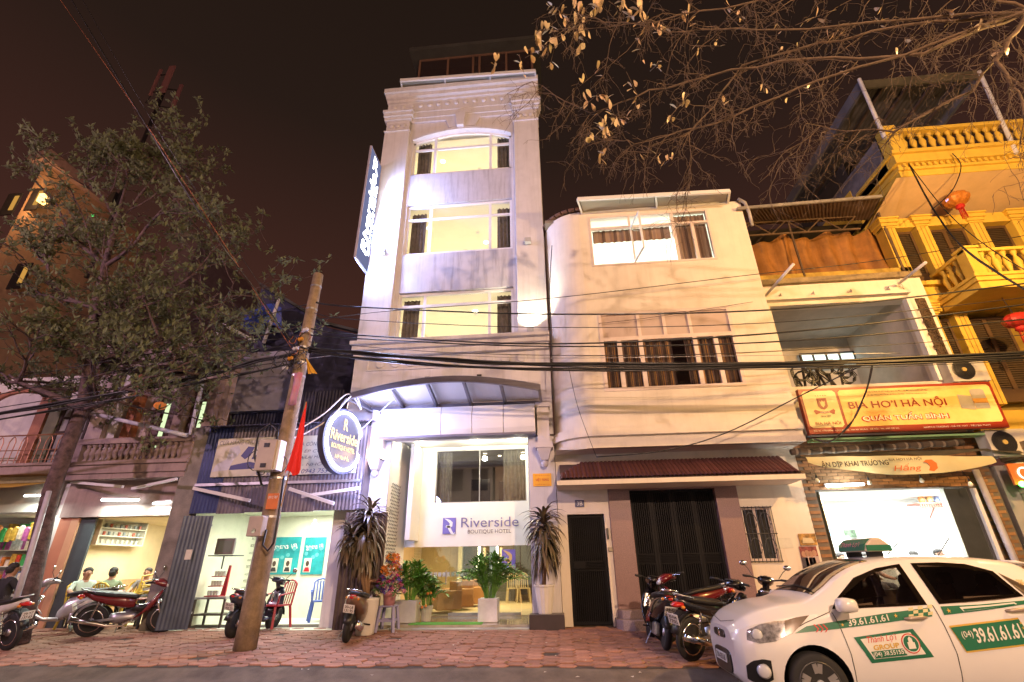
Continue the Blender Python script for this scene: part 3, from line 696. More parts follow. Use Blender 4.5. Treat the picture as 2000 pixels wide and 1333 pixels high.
def stripe(name, cols, sc_):
    mt = bpy.data.materials.new(name); mt.use_nodes = True; n = mt.node_tree; b = n.nodes['Principled BSDF']; b.inputs['Roughness'].default_value = .85
    t = n.nodes.new('ShaderNodeTexCoord'); s = n.nodes.new('ShaderNodeSeparateXYZ'); ml = n.nodes.new('ShaderNodeMath'); ml.operation = 'MULTIPLY'; ml.inputs[1].default_value = sc_
    fr = n.nodes.new('ShaderNodeMath'); fr.operation = 'FRACT'; r = n.nodes.new('ShaderNodeValToRGB'); r.color_ramp.interpolation = 'CONSTANT'
    n.links.new(t.outputs['Object'], s.inputs[0]); n.links.new(s.outputs['X'], ml.inputs[0]); n.links.new(ml.outputs[0], fr.inputs[0]); n.links.new(fr.outputs[0], r.inputs[0])
    e = r.color_ramp.elements; e[0].position = 0; e[0].color = (*cols[0][1], 1); e[1].position = cols[1][0]; e[1].color = (*cols[1][1], 1)
    for p, c in cols[2:]: q = e.new(p); q.color = (*c, 1)
    n.links.new(r.outputs[0], b.inputs['Base Color']); return mt
M_str = stripe('striped curtain', [(0, (.07, .045, .035)), (.3, (.24, .14, .06)), (.42, (.10, .06, .05)), (.55, (.50, .27, .06)), (.63, (.16, .10, .08)), (.85, (.05, .035, .03))], 5.5)
curtain(wh, AXL+.05, lx[2]+.75, YU+.16, 5.03, zt, M_str, 12, .03); curtain(wh, lx[2]+1.05, AXR-.05, YU+.16, 5.03, zt, M_str, 11, .03)
room(wh, R_+.05, WX1-.22, YU+.22, 14, 4.2, 7.4, mat('unlit room', (.10, .09, .09), .9))
# top-floor window: lit room, open casement
w3m = 3.42
w = MB(); y = YU-.02; z0, z1 = 8.45, 10.06; zt3 = 9.66
w.box(AXL, AXL+.05, y, y+.1, z0, z1).box(AXR-.06, AXR, y, y+.1, z0, z1).box(AXL+.05, AXR-.06, y, y+.1, z0, z0+.05).box(AXL+.05, AXR-.06, y, y+.1, z1-.06, z1).box(w3m-.04, w3m+.04, y+.005, y+.095, z0+.05, z1-.06)
w.box(AXL+.05, AXR-.06, y+.01, y+.09, zt3-.03, zt3+.03).box(3.87, 3.95, y+.01, y+.09, z0+.05, zt3-.03).box(2.26, 2.31, y+.01, y+.09, zt3+.03, z1-.06)
w = w.build('window', M_trim, wh, label='lit top-floor window with a casement standing open')
for (xa, xb, za, zb) in ((AXL, 2.28, zt3, z1), (2.28, w3m, zt3, z1), (w3m, AXR, zt3, z1), (w3m, 3.91, z0, zt3), (3.91, AXR, z0, zt3)):
    MB().quad((xa+.03, y+.05, za+.03), (xb-.03, y+.05, za+.03), (xb-.03, y+.05, zb-.03), (xa+.03, y+.05, zb-.03)).build('pane', M_glass, w)
cs = MB(); ca = Vector((2.30, y+.02, 0)); cb = Vector((2.42, y-.62, 0))
for (za, zb) in ((z0+.06, z0+.12), (zt3-.08, zt3-.02)): cs.bar((*ca.xy, (za+zb)/2), (*cb.xy, (za+zb)/2), .04, .05)
cs.bar((*ca.xy, z0+.06), (*ca.xy, zt3-.02), .05, .04).bar((*cb.xy, z0+.06), (*cb.xy, zt3-.02), .05, .04)
cs.build('open_casement', M_frame, w)
MB().quad((*ca.xy, z0+.1), (*cb.xy, z0+.1), (*cb.xy, zt3-.05), (*ca.xy, zt3-.05)).build('pane', M_glass, w)
room(wh, R_+.05, WX1-.22, YU+.22, 14.5, 7.7, 10.12, mat('mint white room', (.76, .78, .72), .8, var=.03))
M_blind = stripe('brown striped blind', [(0, (.20, .13, .10)), (.35, (.11, .07, .055)), (.6, (.26, .18, .13))], 3.2)
curtain(wh, w3m+.06, AXR-.05, YU+.18, 8.62, 10.02, M_blind, 8, .02); curtain(wh, AXL+.1, w3m-.05, YU+.2, 9.32, 9.72, M_blind, 12, .015)
tl = thing('tube_light', 'short white fluorescent tube at the top window sill of the cream house', 'lamp', (4.05, YU+.26, 8.54))
MB().tube([(3.52, YU+.27, 8.57), (4.28, YU+.27, 8.57)], .025, 8).build('tube', M_cool, tl); MB().box(3.5, 4.3, YU+.3, YU+.34, 8.53, 8.6).build('batten', M_frame, tl)
light('AREA', (2.9, 12.6, 10.05), 240, (.95, 1, .9), 2.4, target=(2.9, 12.6, 0))
MB().box(2.5, 2.95, 14.4, 14.48, 9.1, 9.5).build('framed_picture', M_dark, wh)
# tilted glass awning over it
f0, f1 = A(1128, 390, 10.15), A(1425, 374, 10.15)
aw = MB(); aw.bar(f0, f1, .06, .1); aw.bar((1.05, YU-.02, 10.2), (4.95, YU-.02, 10.2), .05, .06)
for t_ in (0, .52, 1): aw.bar(f0.lerp(f1, t_), Vector((1.05, YU-.02, 10.2)).lerp(Vector((4.95, YU-.02, 10.2)), t_), .05, .06)
aw = aw.build('awning_frame', M_frame, wh)
M_awn = frosted('cream awning sheet', (.62, .58, .46), .5)
for (a, c) in ((.01, .51), (.53, .99)):
    q0, q1 = Vector((1.05, YU-.02, 10.24)), Vector((4.95, YU-.02, 10.24)); u = Vector((0, 0, .04))
    MB().quad(f0.lerp(f1, a)+u, f0.lerp(f1, c)+u, q0.lerp(q1, c), q0.lerp(q1, a)).build('pane', M_awn, aw)
b = MB()
for i in range(9):
    a = i/8*PI/2; b.bar((R_-(R_+.1)*math.sin(a), YU+R_-(R_+.12)*math.cos(a), 10.3), (R_-(R_-.5)*math.sin(a), YU+R_-(R_-.5)*math.cos(a), 10.42), .16, .05)
b.build('corner_tiles', mat('old clay tile', (.13, .06, .04), .85, var=.3), wh)
MB().tube([(5.2, 10.7, 10.25), (5.35, 10.7, 10.1), (5.4, 10.72, 9.8), (5.42, 10.78, 9.4)], .045, 8).build('downpipe', mat('old pvc', (.35, .33, .32), .5), wh, smooth=True)
# ground floor
b = MB(); b.box(HX1+.01, .17, Y0, Y0+.25, .2, 3.73).box(.98, 1.1, Y0, Y0+.25, .2, 3.73).box(.17, .98, Y0, Y0+.25, 2.42, 3.73).box(1.1, 3.88, Y0+.02, Y0+.25, 3.08, 3.73)
b.box(3.88, 3.9, Y0, Y0+.25, .2, 3.73).box(4.49, 5.3, Y0, Y0+.25, .2, 3.73).box(3.9, 4.49, Y0, Y0+.25, .2, 1.43).box(3.9, 4.49, Y0, Y0+.25, 2.48, 3.73)
b.build('ground_wall', M_white_house, wh)
b = MB(); b.box(1.1, 1.57, Y0-.06, Y0+.3, .58, 3.08).box(3.41, 3.88, Y0-.06, Y0+.3, .58, 3.08); 
for q in ((1.1, 1.57), (3.41, 3.88)): MB().box(q[0], q[1], Y0-.06, Y0+.3, .58, 2.9).build('granite_pillar', M_granite, wh, bevel=.008)
MB().box(1.1, 3.88, Y0-.058, Y0+.3, 2.9, 3.08).build('granite_lintel', M_granite, wh, bevel=.008)
M_step = mat('grey granite step', (.30, .24, .25), .5, var=.35, scale=70)
def stepshape(x0, x1, y0, y1, r):
    return [(x0, y1), (x0, y0+r), (x0+r*.3, y0+r*.3), (x0+r, y0), (x1-r, y0), (x1-r*.3, y0+r*.3), (x1, y0+r), (x1, y1)]
MB().prism(stepshape(1.02, 3.95, 10.75, 11.42, .3), .2, .43, 'xy').build('doorstep', M_step, wh, bevel=.01)
MB().prism(stepshape(1.08, 3.9, 11.0, 11.41, .2), .43, .58, 'xy').build('doorstep', M_step, wh, bevel=.01)
# folding gate of four leaves
M_gate = mat('black gate steel', (.009, .009, .011), .5, var=.2, spec=.12)
M_void = mat('passage shade', (.006, .005, .005), .9, var=0, spec=.05)  # near-black colour carries the shade of the unlit hall behind the gates
def grille(parent, x0, x1, z0, z1, y, midz, nm):
    b = MB(); f = .05; b.box(x0, x0+f, y, y+.05, z0, z1).box(x1-f, x1, y, y+.05, z0, z1).box(x0+f, x1-f, y, y+.05, z0, z0+f).box(x0+f, x1-f, y, y+.05, z1-f, z1).box(x0+f, x1-f, y, y+.05, midz-.02, midz).box(x0+f, x1-f, y, y+.05, midz+.16, midz+.18)
    g = b.build(nm, M_gate, parent); n = max(5, int((x1-x0-2*f)/.042)); s_ = MB()
    for i in range(n):
        x = x0+f+(x1-x0-2*f)*(i+.5)/n
        for (za, zb) in ((z0+f, midz-.02), (midz+.18, z1-f)): s_.box(x-.011, x+.011, y+.01, y+.035, za, zb)
    s_.build('bars', M_gate, g)
    l = MB()
    for i in range(5): l.box(x0+f, x1-f, y+.008, y+.03, midz+.01+i*.03, midz+.026+i*.03)
    l.build('louvre', M_gate, g)
    return g
gt = thing('folding_gate', 'black steel four leaf folding gate between pink granite pillars', 'gate', (2.5, Y0, .58))
for i in range(4): grille(gt, 1.575+i*.4585, 1.575+(i+1)*.4585-.006, .585, 2.895, Y0+.06+(i % 2)*.012, 1.42, 'gate_leaf')
MB().quad((1.5, Y0+.29, .5), (3.5, Y0+.29, .5), (3.5, Y0+.29, 3), (1.5, Y0+.29, 3)).build('hall_shade_sheet', M_void, wh)  # flat black sheet in place of the unlit hall
g2 = thing('side_gate', 'narrow black barred side gate under the house number plate', 'gate', (.58, Y0, .28))
grille(g2, .18, .97, .29, 2.41, Y0+.1, 1.30, 'gate_leaf')
MB().box(.25, .5, Y0+.08, Y0+.16, 1.33, 1.46).build('letter_slot', M_gate, g2)
MB().quad((.1, Y0+.24, .2), (1.05, Y0+.24, .2), (1.05, Y0+.24, 2.5), (.1, Y0+.24, 2.5)).build('hall_shade_sheet', M_void, wh)
t = thing('number_plate_sign', 'small dark blue house number plate reading 3B above the side gate', 'sign', (.52, Y0-.01, 2.6))
p = A(1132, 984); MB().box(p.x-.1, p.x+.1, Y0-.02, Y0-.002, p.z-.075, p.z+.075).build('plate', mat('navy enamel', (.03, .04, .12), .3, var=0), t)
text('3B', M_clean, t, (p.x, Y0-.023, p.z), height=.085)
t = thing('door_bell', 'small bell box with a lever on the wall by the side gate', 'bell', (1.04, Y0-.02, 1.75))
MB().box(1.01, 1.09, Y0-.05, Y0-.002, 1.66, 1.74).build('box', mat('bell beige', (.3, .27, .2), .5), t); MB().box(1.0, 1.04, Y0-.04, Y0-.002, 1.9, 2.12).build('lever', M_dark, t)
# barred window
w = window(wh, 3.9, 4.49, 1.43, 2.48, Y0+.06, M_trim, mat('dim glass', (.03, .03, .03), .1, var=0), vert=(4.19,), fw=.045)
bb = MB()
for i in range(9): bb.tube([(3.88+i*.078, Y0-.05, 1.4), (3.88+i*.078, Y0-.05, 2.5)], .008, 5)
for z in (1.42, 1.95, 2.48): bb.tube([(3.86, Y0-.05, z), (4.53, Y0-.05, z)], .01, 5)
for (cx, z) in ((4.05, 1.7), (4.34, 1.7), (4.05, 2.2), (4.34, 2.2)): bb.tube([(cx+.11*math.cos(a*.5), Y0-.055, z+.17*math.sin(a*.5)) for a in range(13)], .008, 4)
bb.build('window_bars', M_dark, wh)
MB().box(4.52, 4.53, Y0-.02, Y0-.003, 1.6, 1.9); 
p = A(1533, 1061); MB().box(p.x-.17, p.x+.15, Y0-.006, Y0-.002, p.z-.1, p.z+.1).build('pasted_notice', mat('pasted paper', (.6, .58, .5), .8), wh)
# tiled lean-to roof over the ground floor
tr = MB(); x0, x1 = -.02, 4.95; zb, ztp, yb, yt = 3.03, 3.5, 10.55, 11.36
tr.box(x0, x1+.05, yb-.02, Y0, zb-.1, zb-.005); 
tr = tr.build('lean_to_roof', M_white_house, wh)
M_rt = mat('maroon roof tile', (.10, .035, .035), .6, var=.25, rnd=.2, scale=9)
nT = 54
tme = None
for i in range(nT):
    xx = .12+(x1-.1)*i/(nT-1)*.985
    hip = .28*max(0, 1-i/5.0)
    b = MB(); pp = [Vector((0, yb, zb)), Vector((0, yt, ztp))]
    d_ = pp[1]-pp[0]; p1 = pp[0]+d_*max(.15, 1-hip*2.4)
    rows = []
    for j in range(5):
        t_ = j/4; rows.append([( .052*math.cos(PI-PI*k/6), pp[0].y+(p1.y-pp[0].y)*t_, pp[0].z+(p1.z-pp[0].z)*t_+.045*math.sin(PI*k/6)+.012*(1 if j % 2 == 0 else 0)) for k in range(7)])
    b.sheet(rows)
    if i >= 6 and tme is not None: o = bpy.data.objects.new('roof_tile', tme); COL.objects.link(o); o.parent = tr
    else:
        me = b.mesh('roof_tile', Matrix.Translation((0, 0, 0))); o = fin('roof_tile', me, M_rt, tr, smooth=True)
        if i == 6: pass
        if hip == 0: tme = me
    o.matrix_parent_inverse = WM[tr.name].inverted(); o.location = (xx, 0, 0)
MB().prism([(yb, zb-.002), (yt, ztp-.002), (yt, zb-.002)], .06, x1, 'yz').build('roof_bed', mat('mortar', (.08, .05, .05), .9), tr)

# ================================================================ beer shop
SX0, SX1 = 5.3, 8.98
bs = thing('beer_shop_building', 'narrow two storey beer shop building with brick ground floor and open loggia', 'building', (7.2, Y0, .28))
OX0, OX1, OZ = 5.53, 8.62, 2.8
bw = MB(); bw.box(SX0, OX0, Y0, Y0+.3, .2, 3.95).box(OX1, SX1+.2, Y0, Y0+.3, .2, 3.95).box(OX0, OX1, Y0, Y0+.3, OZ, 3.95)
bw = bw.build('brick_wall', mat('mortar bed', (.16, .13, .10), .95, var=.2), bs)
M_brick = mat('ochre brick', (.26, .135, .06), .85, var=.25, scale=8, bump=.2, rnd=.25)
bme = MB().box(-.105, .105, -.012, 0, -.03, .03).mesh('brick')
spots = []
for r in range(53):
    z = .25+r*.07
    for c in range(-1, 19):
        x = SX0+.11+c*.22+(r % 2)*.11
        if x-.105 < SX0 or x+.105 > SX1+.2: continue
        if OX0-.1 < x < OX1+.1 and z < OZ+.03: continue
        px, py, d_ = PRJ((x, Y0, z)); hid = z > 3.45 or (px > 1395 and py > 1130)
        spots.append((1 if hid else 0, -d_, x, z))
spots.sort(key=lambda q: (q[0], -q[1])); rest = MB(); first = True
for i, (h, d_, x, z) in enumerate(spots):
    if i < 300:
        if first: o = fin('brick', bme, M_brick, bw); first = False
        else: o = bpy.data.objects.new('brick', bme); COL.objects.link(o); o.parent = bw
        o.matrix_parent_inverse = WM[bw.name].inverted(); o.location = (x, Y0-random.uniform(0, .004), z)
    else: rest.box(x-.105, x+.105, Y0-.012, Y0, z-.03, z+.03)
if rest.v: rest.build('brick_field', M_brick, bw)['kind'] = 'stuff'
# accordion shutters pushed to the sides
M_shut = mat('grey green shutter', (.26, .27, .22), .5, .3, var=.15)
def accordion(x0, x1, n, z1, nm):
    rows = [[], []]
    for i in range(n*2+1):
        x = x0+(x1-x0)*i/(n*2); yy = Y0+.05+(.16 if i % 2 else 0)
        rows[0].append((x, yy, .3)); rows[1].append((x, yy, z1))
    return MB().sheet(rows).build(nm, M_shut, bs, solid=.01)
accordion(8.15, 8.6, 9, OZ-.02, 'folded_shutter'); accordion(5.42, 5.62, 4, OZ-.02, 'folded_shutter')
MB().box(8.61, 8.68, Y0-.1, Y0-.02, .25, OZ-.05).build('shutter_post', M_frame, bs)
M_shop = mat('shop white paint', (.82, .83, .80), .6, var=.02)
b = MB(); xa, xb, xc = OX0-.15, OX1+.1, 11.2
b.quad((xa, 15.2, .3), (xc, 15.2, .3), (xc, 15.2, 2.95), (xa, 15.2, 2.95)).quad((xa, 11.7, .3), (xa, 15.2, .3), (xa, 15.2, 2.95), (xa, 11.7, 2.95)).quad((xc, 12.45, .3), (xc, 15.2, .3), (xc, 15.2, 2.95), (xc, 12.45, 2.95)).quad((xb, 11.7, .3), (xb, 12.45, .3), (xb, 12.45, 2.95), (xb, 11.7, 2.95)).quad((xb, 12.45, .3), (xc, 12.45, .3), (xc, 12.45, 2.95), (xb, 12.45, 2.95))
for z in (.3, 2.95): b.quad((xa, 11.7, z), (xb, 11.7, z), (xb, 12.45, z), (xa, 12.45, z)).quad((xa, 12.45, z), (xc, 12.45, z), (xc, 15.2, z), (xa, 15.2, z))
b.build('shop_room', M_shop, bs)
for q in ((6.6, 12.6), (9.2, 13.6)): light('AREA', (*q, 2.9), 330, (.98, 1, .97), 1.8, target=(q[0], q[1], 0))
t = thing('tube_light', 'bright white tube light under the banner at the beer shop opening', 'lamp', (6.0, Y0-.1, OZ+.05))
MB().tube([(5.75, Y0-.1, OZ+.06), (6.5, Y0-.1, OZ+.09)], .022, 8).build('tube', glow('white tube', (.95, 1, 1), 22), t); MB().box(5.72, 6.53, Y0-.08, Y0-.014, OZ+.06, OZ+.12).build('batten', M_frame, t)
light('POINT', (6.1, Y0-.35, OZ+.0), 26, (.92, 1, .96), .1)
# loggia floor above
LZ0, LZ1 = 5.15, 7.32
b = MB(); b.box(SX0, SX1+.2, Y0, Y0+.3, 3.95, LZ0).box(SX0, 5.62, Y0, Y0+.3, LZ0, 7.9).box(8.93, 9.4, Y0-.02, Y0+.3, LZ0, 7.9).box(5.62, 8.93, Y0, Y0+.3, LZ1, 7.9)
b.build('front_wall', M_white_house, bs)
room(bs, 5.4, 8.95, Y0+.3, 14.2, LZ0-.1, 7.55, mat('loggia plaster', (.48, .44, .40), .85, var=.12, dirt=.25), 'loggia')
b = MB(); b.box(5.5, 8.95, Y0-.16, Y0-.001, 7.42, 7.5)
for x in (5.9, 6.7, 7.6, 8.5): b.box(x, x+.08, Y0-.15, Y0-.001, 7.5, 7.62)
b.build('sunshade_fins', M_white_house, bs)
MB().box(8.86, 8.93, Y0-.06, Y0+.1, LZ0, LZ1).build('white_post', M_clean, bs)
MB().box(5.35, 9.4, Y0-.12, Y0+.4, 7.9, 8.05).build('parapet', mat('mossy parapet', (.26, .20, .11), .95, var=.4, bump=.4, bscale=25, dirt=.6), bs)
# lit fanlight in the loggia's back wall
fl = window(bs, A(1562, 700, 14.1).x, A(1668, 690, 14.1).x, A(1600, 722, 14.1).z, A(1600, 690, 14.1).z, 14.05, M_dark, glow('lit fanlight', (.80, 1, .92), 1.6), vert=[A(1562+i*26, 700, 14.1).x for i in (1, 2, 3)], hor=[(A(1600, 706, 14.1).z, 6.9, 8.3)], fw=.05, name='fanlight')
light('AREA', (7.9, 13.2, 5.2), 6, (.8, 1, .9), .6, target=(7.9, 13.6, 7))
# things heaped on the loggia edge
jk = thing('junk_heap', 'dark tangle of wire coils and planks heaped on the loggia behind the beer sign', 'junk', (6.2, Y0+.3, LZ0))
rj = random.Random(5)
for i in range(16):
    x = 5.65+rj.random()*1.25; b = MB(); a = rj.uniform(-.6, .6); b.bar((x, Y0+.1+rj.random()*.3, LZ0), (x+a*.5, Y0+.2+rj.random()*.3, LZ0+.25+rj.random()*.45), .05, .03); b.build('plank', mat('old wood', (.05, .04, .035), .9, var=.3), jk)
for i in range(7):
    cx, cz_ = 5.8+rj.random()*1.3, LZ0+.2+rj.random()*.3; b = MB(); r0 = .12+rj.random()*.1
    b.tube([(cx+r0*math.cos(k*.7), Y0+.05+k*.006, cz_+r0*math.sin(k*.7)) for k in range(28)], .012, 5); b.build('wire_coil', M_black, jk)
# iron scroll on the right pier, air conditioners
sc_ = MB(); rj = random.Random(3)
for i in range(14):
    z = 5.75+i*.11; x = 9.16+.05*math.sin(i*2.1); sc_.tube([(x+.09*math.cos(k*.8+i), Y0-.06, z+.07*math.sin(k*.8+i)) for k in range(7)], .012, 5)
MB().box(9.07, 9.3, Y0-.045, Y0-.021, 5.7, 7.3).build('scroll_back', mat('grimy panel', (.09, .06, .035), .9, var=.5, scale=6), bs)
for i in range(26):
    z = 5.72+i*.06; sc_.tube([(9.08+.03*(i % 3), Y0-.06, z), (9.18, Y0-.09, z+.06), (9.28-.02*(i % 4), Y0-.06, z+.02+.03*(i % 2))], .009, 5)
sc_.build('iron_scroll', mat('rusty iron', (.10, .06, .03), .8, var=.4), bs)
def aircon(x, y, z, label, w=.78, h=.55, d=.3):
    t = thing('air_conditioner', label, 'air conditioner', (x, y, z), group='outdoor air conditioner units')
    M_ac = mat('ac casing', (.50, .48, .42), .5, var=.08, dirt=.2)
    MB().box(x-w/2, x+w/2, y-d, y, z, z+h).build('casing', M_ac, t, bevel=.015)
    MB().lathe([(.0, 0), (.23, 0), (.235, .012), (.22, .016)], (x-.1, y-d-.002, z+h/2), 24, (0, -1, 0)).build('fan_guard', M_black, t)
    MB().lathe([(.05, 0), (.05, .02), (0, .022)], (x-.1, y-d-.018, z+h/2), 12, (0, -1, 0)).build('fan_hub', mat('hub yellow', (.45, .33, .1), .5), t)
    g = MB()
    for i in range(7): g.tube([(x-.1+(.03+.03*i)*math.cos(a*PI/8), y-d-.02, z+h/2+(.03+.03*i)*math.sin(a*PI/8)) for a in range(17)], .003, 4)
    g.build('guard_rings', M_dark, t)
    b = MB(); b.bar((x-w/2+.1, y, z-.02), (x-w/2+.1, y-d, z-.02), .04, .03).bar((x+w/2-.1, y, z-.02), (x+w/2-.1, y-d, z-.02), .04, .03); b.build('bracket', M_steel, t)
p = A(1884, 724, 11.15); aircon(p.x+.02, 11.38, p.z-.28, 'air conditioner unit at the right end above the beer sign')
p = A(1958, 862, 10.9); aircon(p.x+.12, 11.2, p.z-.3, 'air conditioner unit on the ledge right of the hanging banner')
# sign board
sgn = thing('beer_sign', 'long yellow and red signboard reading BIA HOI HA NOI over the shop', 'sign', (7.4, 10.8, 3.85))
YS = 10.75
TL, TR, BR, BL = A(1562, 763, YS), A(1938, 743, YS), A(1964, 832, YS), A(1579, 852, YS)
z0, z1, x0, x1 = (BL.z+BR.z)/2, (TL.z+TR.z)/2, (TL.x+BL.x)/2, (TR.x+BR.x)/2
M_sy = mat('sign yellow', (.78, .60, .24), .4, var=.16, scale=.9, col2=(.75, .40, .06)); M_sr = mat('sign red brown', (.26, .025, .006), .4, var=.06)
MB().box(x0, x1, YS, YS+.12, z0, z1).build('board', M_sr, sgn)
W_, H_ = x1-x0, z1-z0
def rr(b, xa, xb, za, zb, y, r=.05):
    b.prism([(xa+r, za), (xb-r, za), (xb, za+r), (xb, zb-r), (xb-r, zb), (xa+r, zb), (xa, zb-r), (xa, za+r)], y, y+.004); return b
rr(MB(), x0+.05, x0+.19*W_, z0+.13, z1-.06, YS-.006).build('crest_panel', mat('sign pale yellow', (.74, .60, .26), .4, var=.05), sgn)
rr(MB(), x0+.205*W_, x1-.06, z0+.13, z1-.06, YS-.006).build('text_panel', M_sy, sgn)
ys = YS-.014; M_sw = mat('sign white', (.8, .74, .6), .5, var=0)
cx = x0+.108*W_
text('BIA HÀ NỘI', M_sr, sgn, (cx, ys, z0+.22), width=.52, height=.1)
MB().prism([(cx-.1, z0+.78), (cx+.1, z0+.78), (cx+.1, z0+.6), (cx+.06, z0+.55), (cx, z0+.52), (cx-.06, z0+.55), (cx-.1, z0+.6)], ys, ys+.004).build('crest_shield', M_sr, sgn)
MB().prism([(cx-.05, z0+.72), (cx-.02, z0+.68), (cx, z0+.73), (cx+.02, z0+.68), (cx+.05, z0+.72), (cx+.04, z0+.62), (cx, z0+.57), (cx-.04, z0+.62)], ys-.003, ys-.001).build('crest_lion', mat('sign pale yellow'), sgn)
b = MB(); rb = [(-.22, .50), (-.19, .42), (-.1, .45), (0, .44), (.1, .45), (.19, .42), (.22, .50), (.19, .53), (.1, .49), (0, .48), (-.1, .49), (-.19, .53)]
b.prism([(cx+a, z0+c) for a, c in rb], ys, ys+.004).build('crest_ribbon', M_sr, sgn)
text('HABECO', M_sw, sgn, (cx, ys-.004, z0+.465), width=.19, height=.032)
text('★ ★ ★ ★ ★', M_sr, sgn, (cx, ys, z0+.84), width=.24, height=.03)
text('Since 1890', mat('grey print', (.2, .17, .12), .5), sgn, (cx, ys, z0+.375), width=.2, height=.045, shear=.3)
tx = x0+.2*W_
M_sb = mat('sign dark print', (.05, .03, .02), .5, var=0)
text('TỔNG CÔNG TY CỔ PHẦN BIA - RƯỢU - NƯỚC GIẢI KHÁT HÀ NỘI', M_sb, sgn, (tx+1.22, ys, z1-.125), width=1.28, height=.055)
text('Số 183 Hoàng Hoa Thám, Ba Đình, Hà Nội - Website: habeco.com.vn', M_sb, sgn, (tx+1.22, ys, z1-.2), width=1.22, height=.042)
text('BIA HƠI HÀ NỘI', M_sr, sgn, (tx+1.15, ys, z0+.60), width=1.98, height=.25, bold=.012)
text('QUÁN TUẤN BÌNH', mat('sign orange red', (.48, .035, .004), .5, var=0), sgn, (tx+1.21, ys, z0+.31), width=1.76, height=.2, bold=.05)
text('QUÁN TUẤN BÌNH', M_sw, sgn, (tx+1.21, ys-.004, z0+.31), width=1.70, height=.17, bold=.012)
text('ĐC: 3C VÂN ĐỒN - BẠCH ĐẰNG - HAI BÀ TRƯNG - HÀ NỘI - TEL: 0985 020 395', M_sw, sgn, (x0+.95, ys, z0+.065), width=1.72, height=.05)
text('HABECO TRADING - MÃ CK: HAT - TIÊU BIA TƯƠI', M_sw, sgn, (x0+2.95, ys, z0+.065), width=1.3, height=.045)
M_keg = mat('keg steel print', (.45, .42, .36), .4, .3, var=.15)
kx = x1-.36
b = MB(); b.prism([(kx-.13, z0+.42), (kx+.15, z0+.42), (kx+.15, z0+.82), (kx+.1, z0+.85), (kx-.08, z0+.85), (kx-.13, z0+.82)], ys, ys+.004)
b.prism([(kx-.42, z0+.44), (kx-.14, z0+.40), (kx-.14, z0+.7), (kx-.4, z0+.74)], ys, ys+.004); b.build('keg_picture', M_keg, sgn)
MB().prism([(kx-.13, z0+.54), (kx+.15, z0+.54), (kx+.15, z0+.64), (kx-.13, z0+.64)], ys-.003, ys-.001).build('keg_band', mat('keg band', (.5, .25, .04), .5), sgn)
b = MB()
for x in (x0+.25, x1-.3): b.bar((x, YS+.12, z1-.1), (x, Y0, z1-.05), .04, .04).bar((x, YS+.12, z0+.1), (x, Y0, z0+.1), .04, .04)
b.build('sign_bracket', M_steel, sgn)
gs = MB().box(x0+.1, x1-.15, YS+.16, YS+.4, z0-.1, z0-.06).build('green_edge', mat('green plastic lip', (.30, .55, .25), .5), sgn)
# rolled awning and the sagging banner
ra = thing('rolled_awning', 'rolled up patterned awning tube above the shop banner', 'awning', (7.0, 11.1, 3.55))
p0, p1 = A(1545, 884, 11.05), A(1880, 865, 11.05)
MB().tube([p0.lerp(p1, i/20)+Vector((0, 0, .012*math.sin(i*2))) for i in range(21)], [.07+.008*math.sin(i*3) for i in range(21)], 10).build('roll', stripe('awning cloth', [(0, (.10, .075, .05)), (.6, (.26, .21, .15)), (.8, (.06, .05, .04))], 4), ra, smooth=True)
b = MB(); rows = []
for j in range(5):
    t_ = j/4; rows.append([(p0.x+.6+(p1.x-p0.x+.3)*i/14, 11.0-.2*t_, 3.5-.04*math.sin(i)*t_-.12*t_) for i in range(15)])
b.sheet(rows).build('loose_cloth', mat('dark awning cloth', (.05, .045, .035), .9, var=.4), ra, smooth=True)
bn = thing('cloth_banner', 'sagging cream cloth banner with black opening-day lettering over the shop', 'banner', (7.3, 10.6, 3.2))
YB = 10.7
bl, br = A(1573, 893, YB), A(1935, 892, YB); n = 30
top = [bl.lerp(br, i/n)+Vector((0, .03*math.sin(i*.8), .02*math.sin(PI*i/n))) for i in range(n+1)]
bot = [Vector((bl.x+(br.x-bl.x)*i/n, YB-.05+.04*math.sin(i*.6), (bl.z-.12)*(1-i/n)+(br.z-.13)*i/n-.24*math.sin(PI*i/n)**.8)) for i in range(n+1)]
rows = [[top[i].lerp(bot[i], j/5)+Vector((0, -.02*math.sin(PI*j/5), 0)) for i in range(n+1)] for j in range(6)]
MB().sheet(rows).build('cloth', frosted('banner cloth', (.60, .53, .30), .3), bn, smooth=True)
def onban(s, material, px0, px1, pyc, h, **kw):
    c = A((px0+px1)/2, pyc, YB-.08); text(s, material, bn, c, width=AX(px1, pyc, YB-.08)-AX(px0, pyc, YB-.08), height=h, u=(1, 0, .012), **kw)
onban('ÂN DỊP KHAI TRƯƠNG', M_sb, 1603, 1736, 906, .16, bold=.02)
onban('BIA HƠI HÀ NỘI', M_sb, 1735, 1800, 897, .08, bold=.01)
M_or = mat('banner orange', (.65, .13, .02), .6, var=0)
onban('Hấng', M_or, 1745, 1800, 914, .17, shear=.25)
c = A(1818, 908, YB-.08); b = MB()
b.prism([(c.x-.12, c.z+.06), (c.x-.06, c.z+.1), (c.x+.05, c.z+.1), (c.x+.12, c.z+.03), (c.x+.11, c.z-.07), (c.x+.02, c.z-.13), (c.x-.07, c.z-.11), (c.x-.02, c.z-.03), (c.x-.05, c.z+.04)], c.y, c.y+.003); b.build('banner_swirl', M_or, bn)
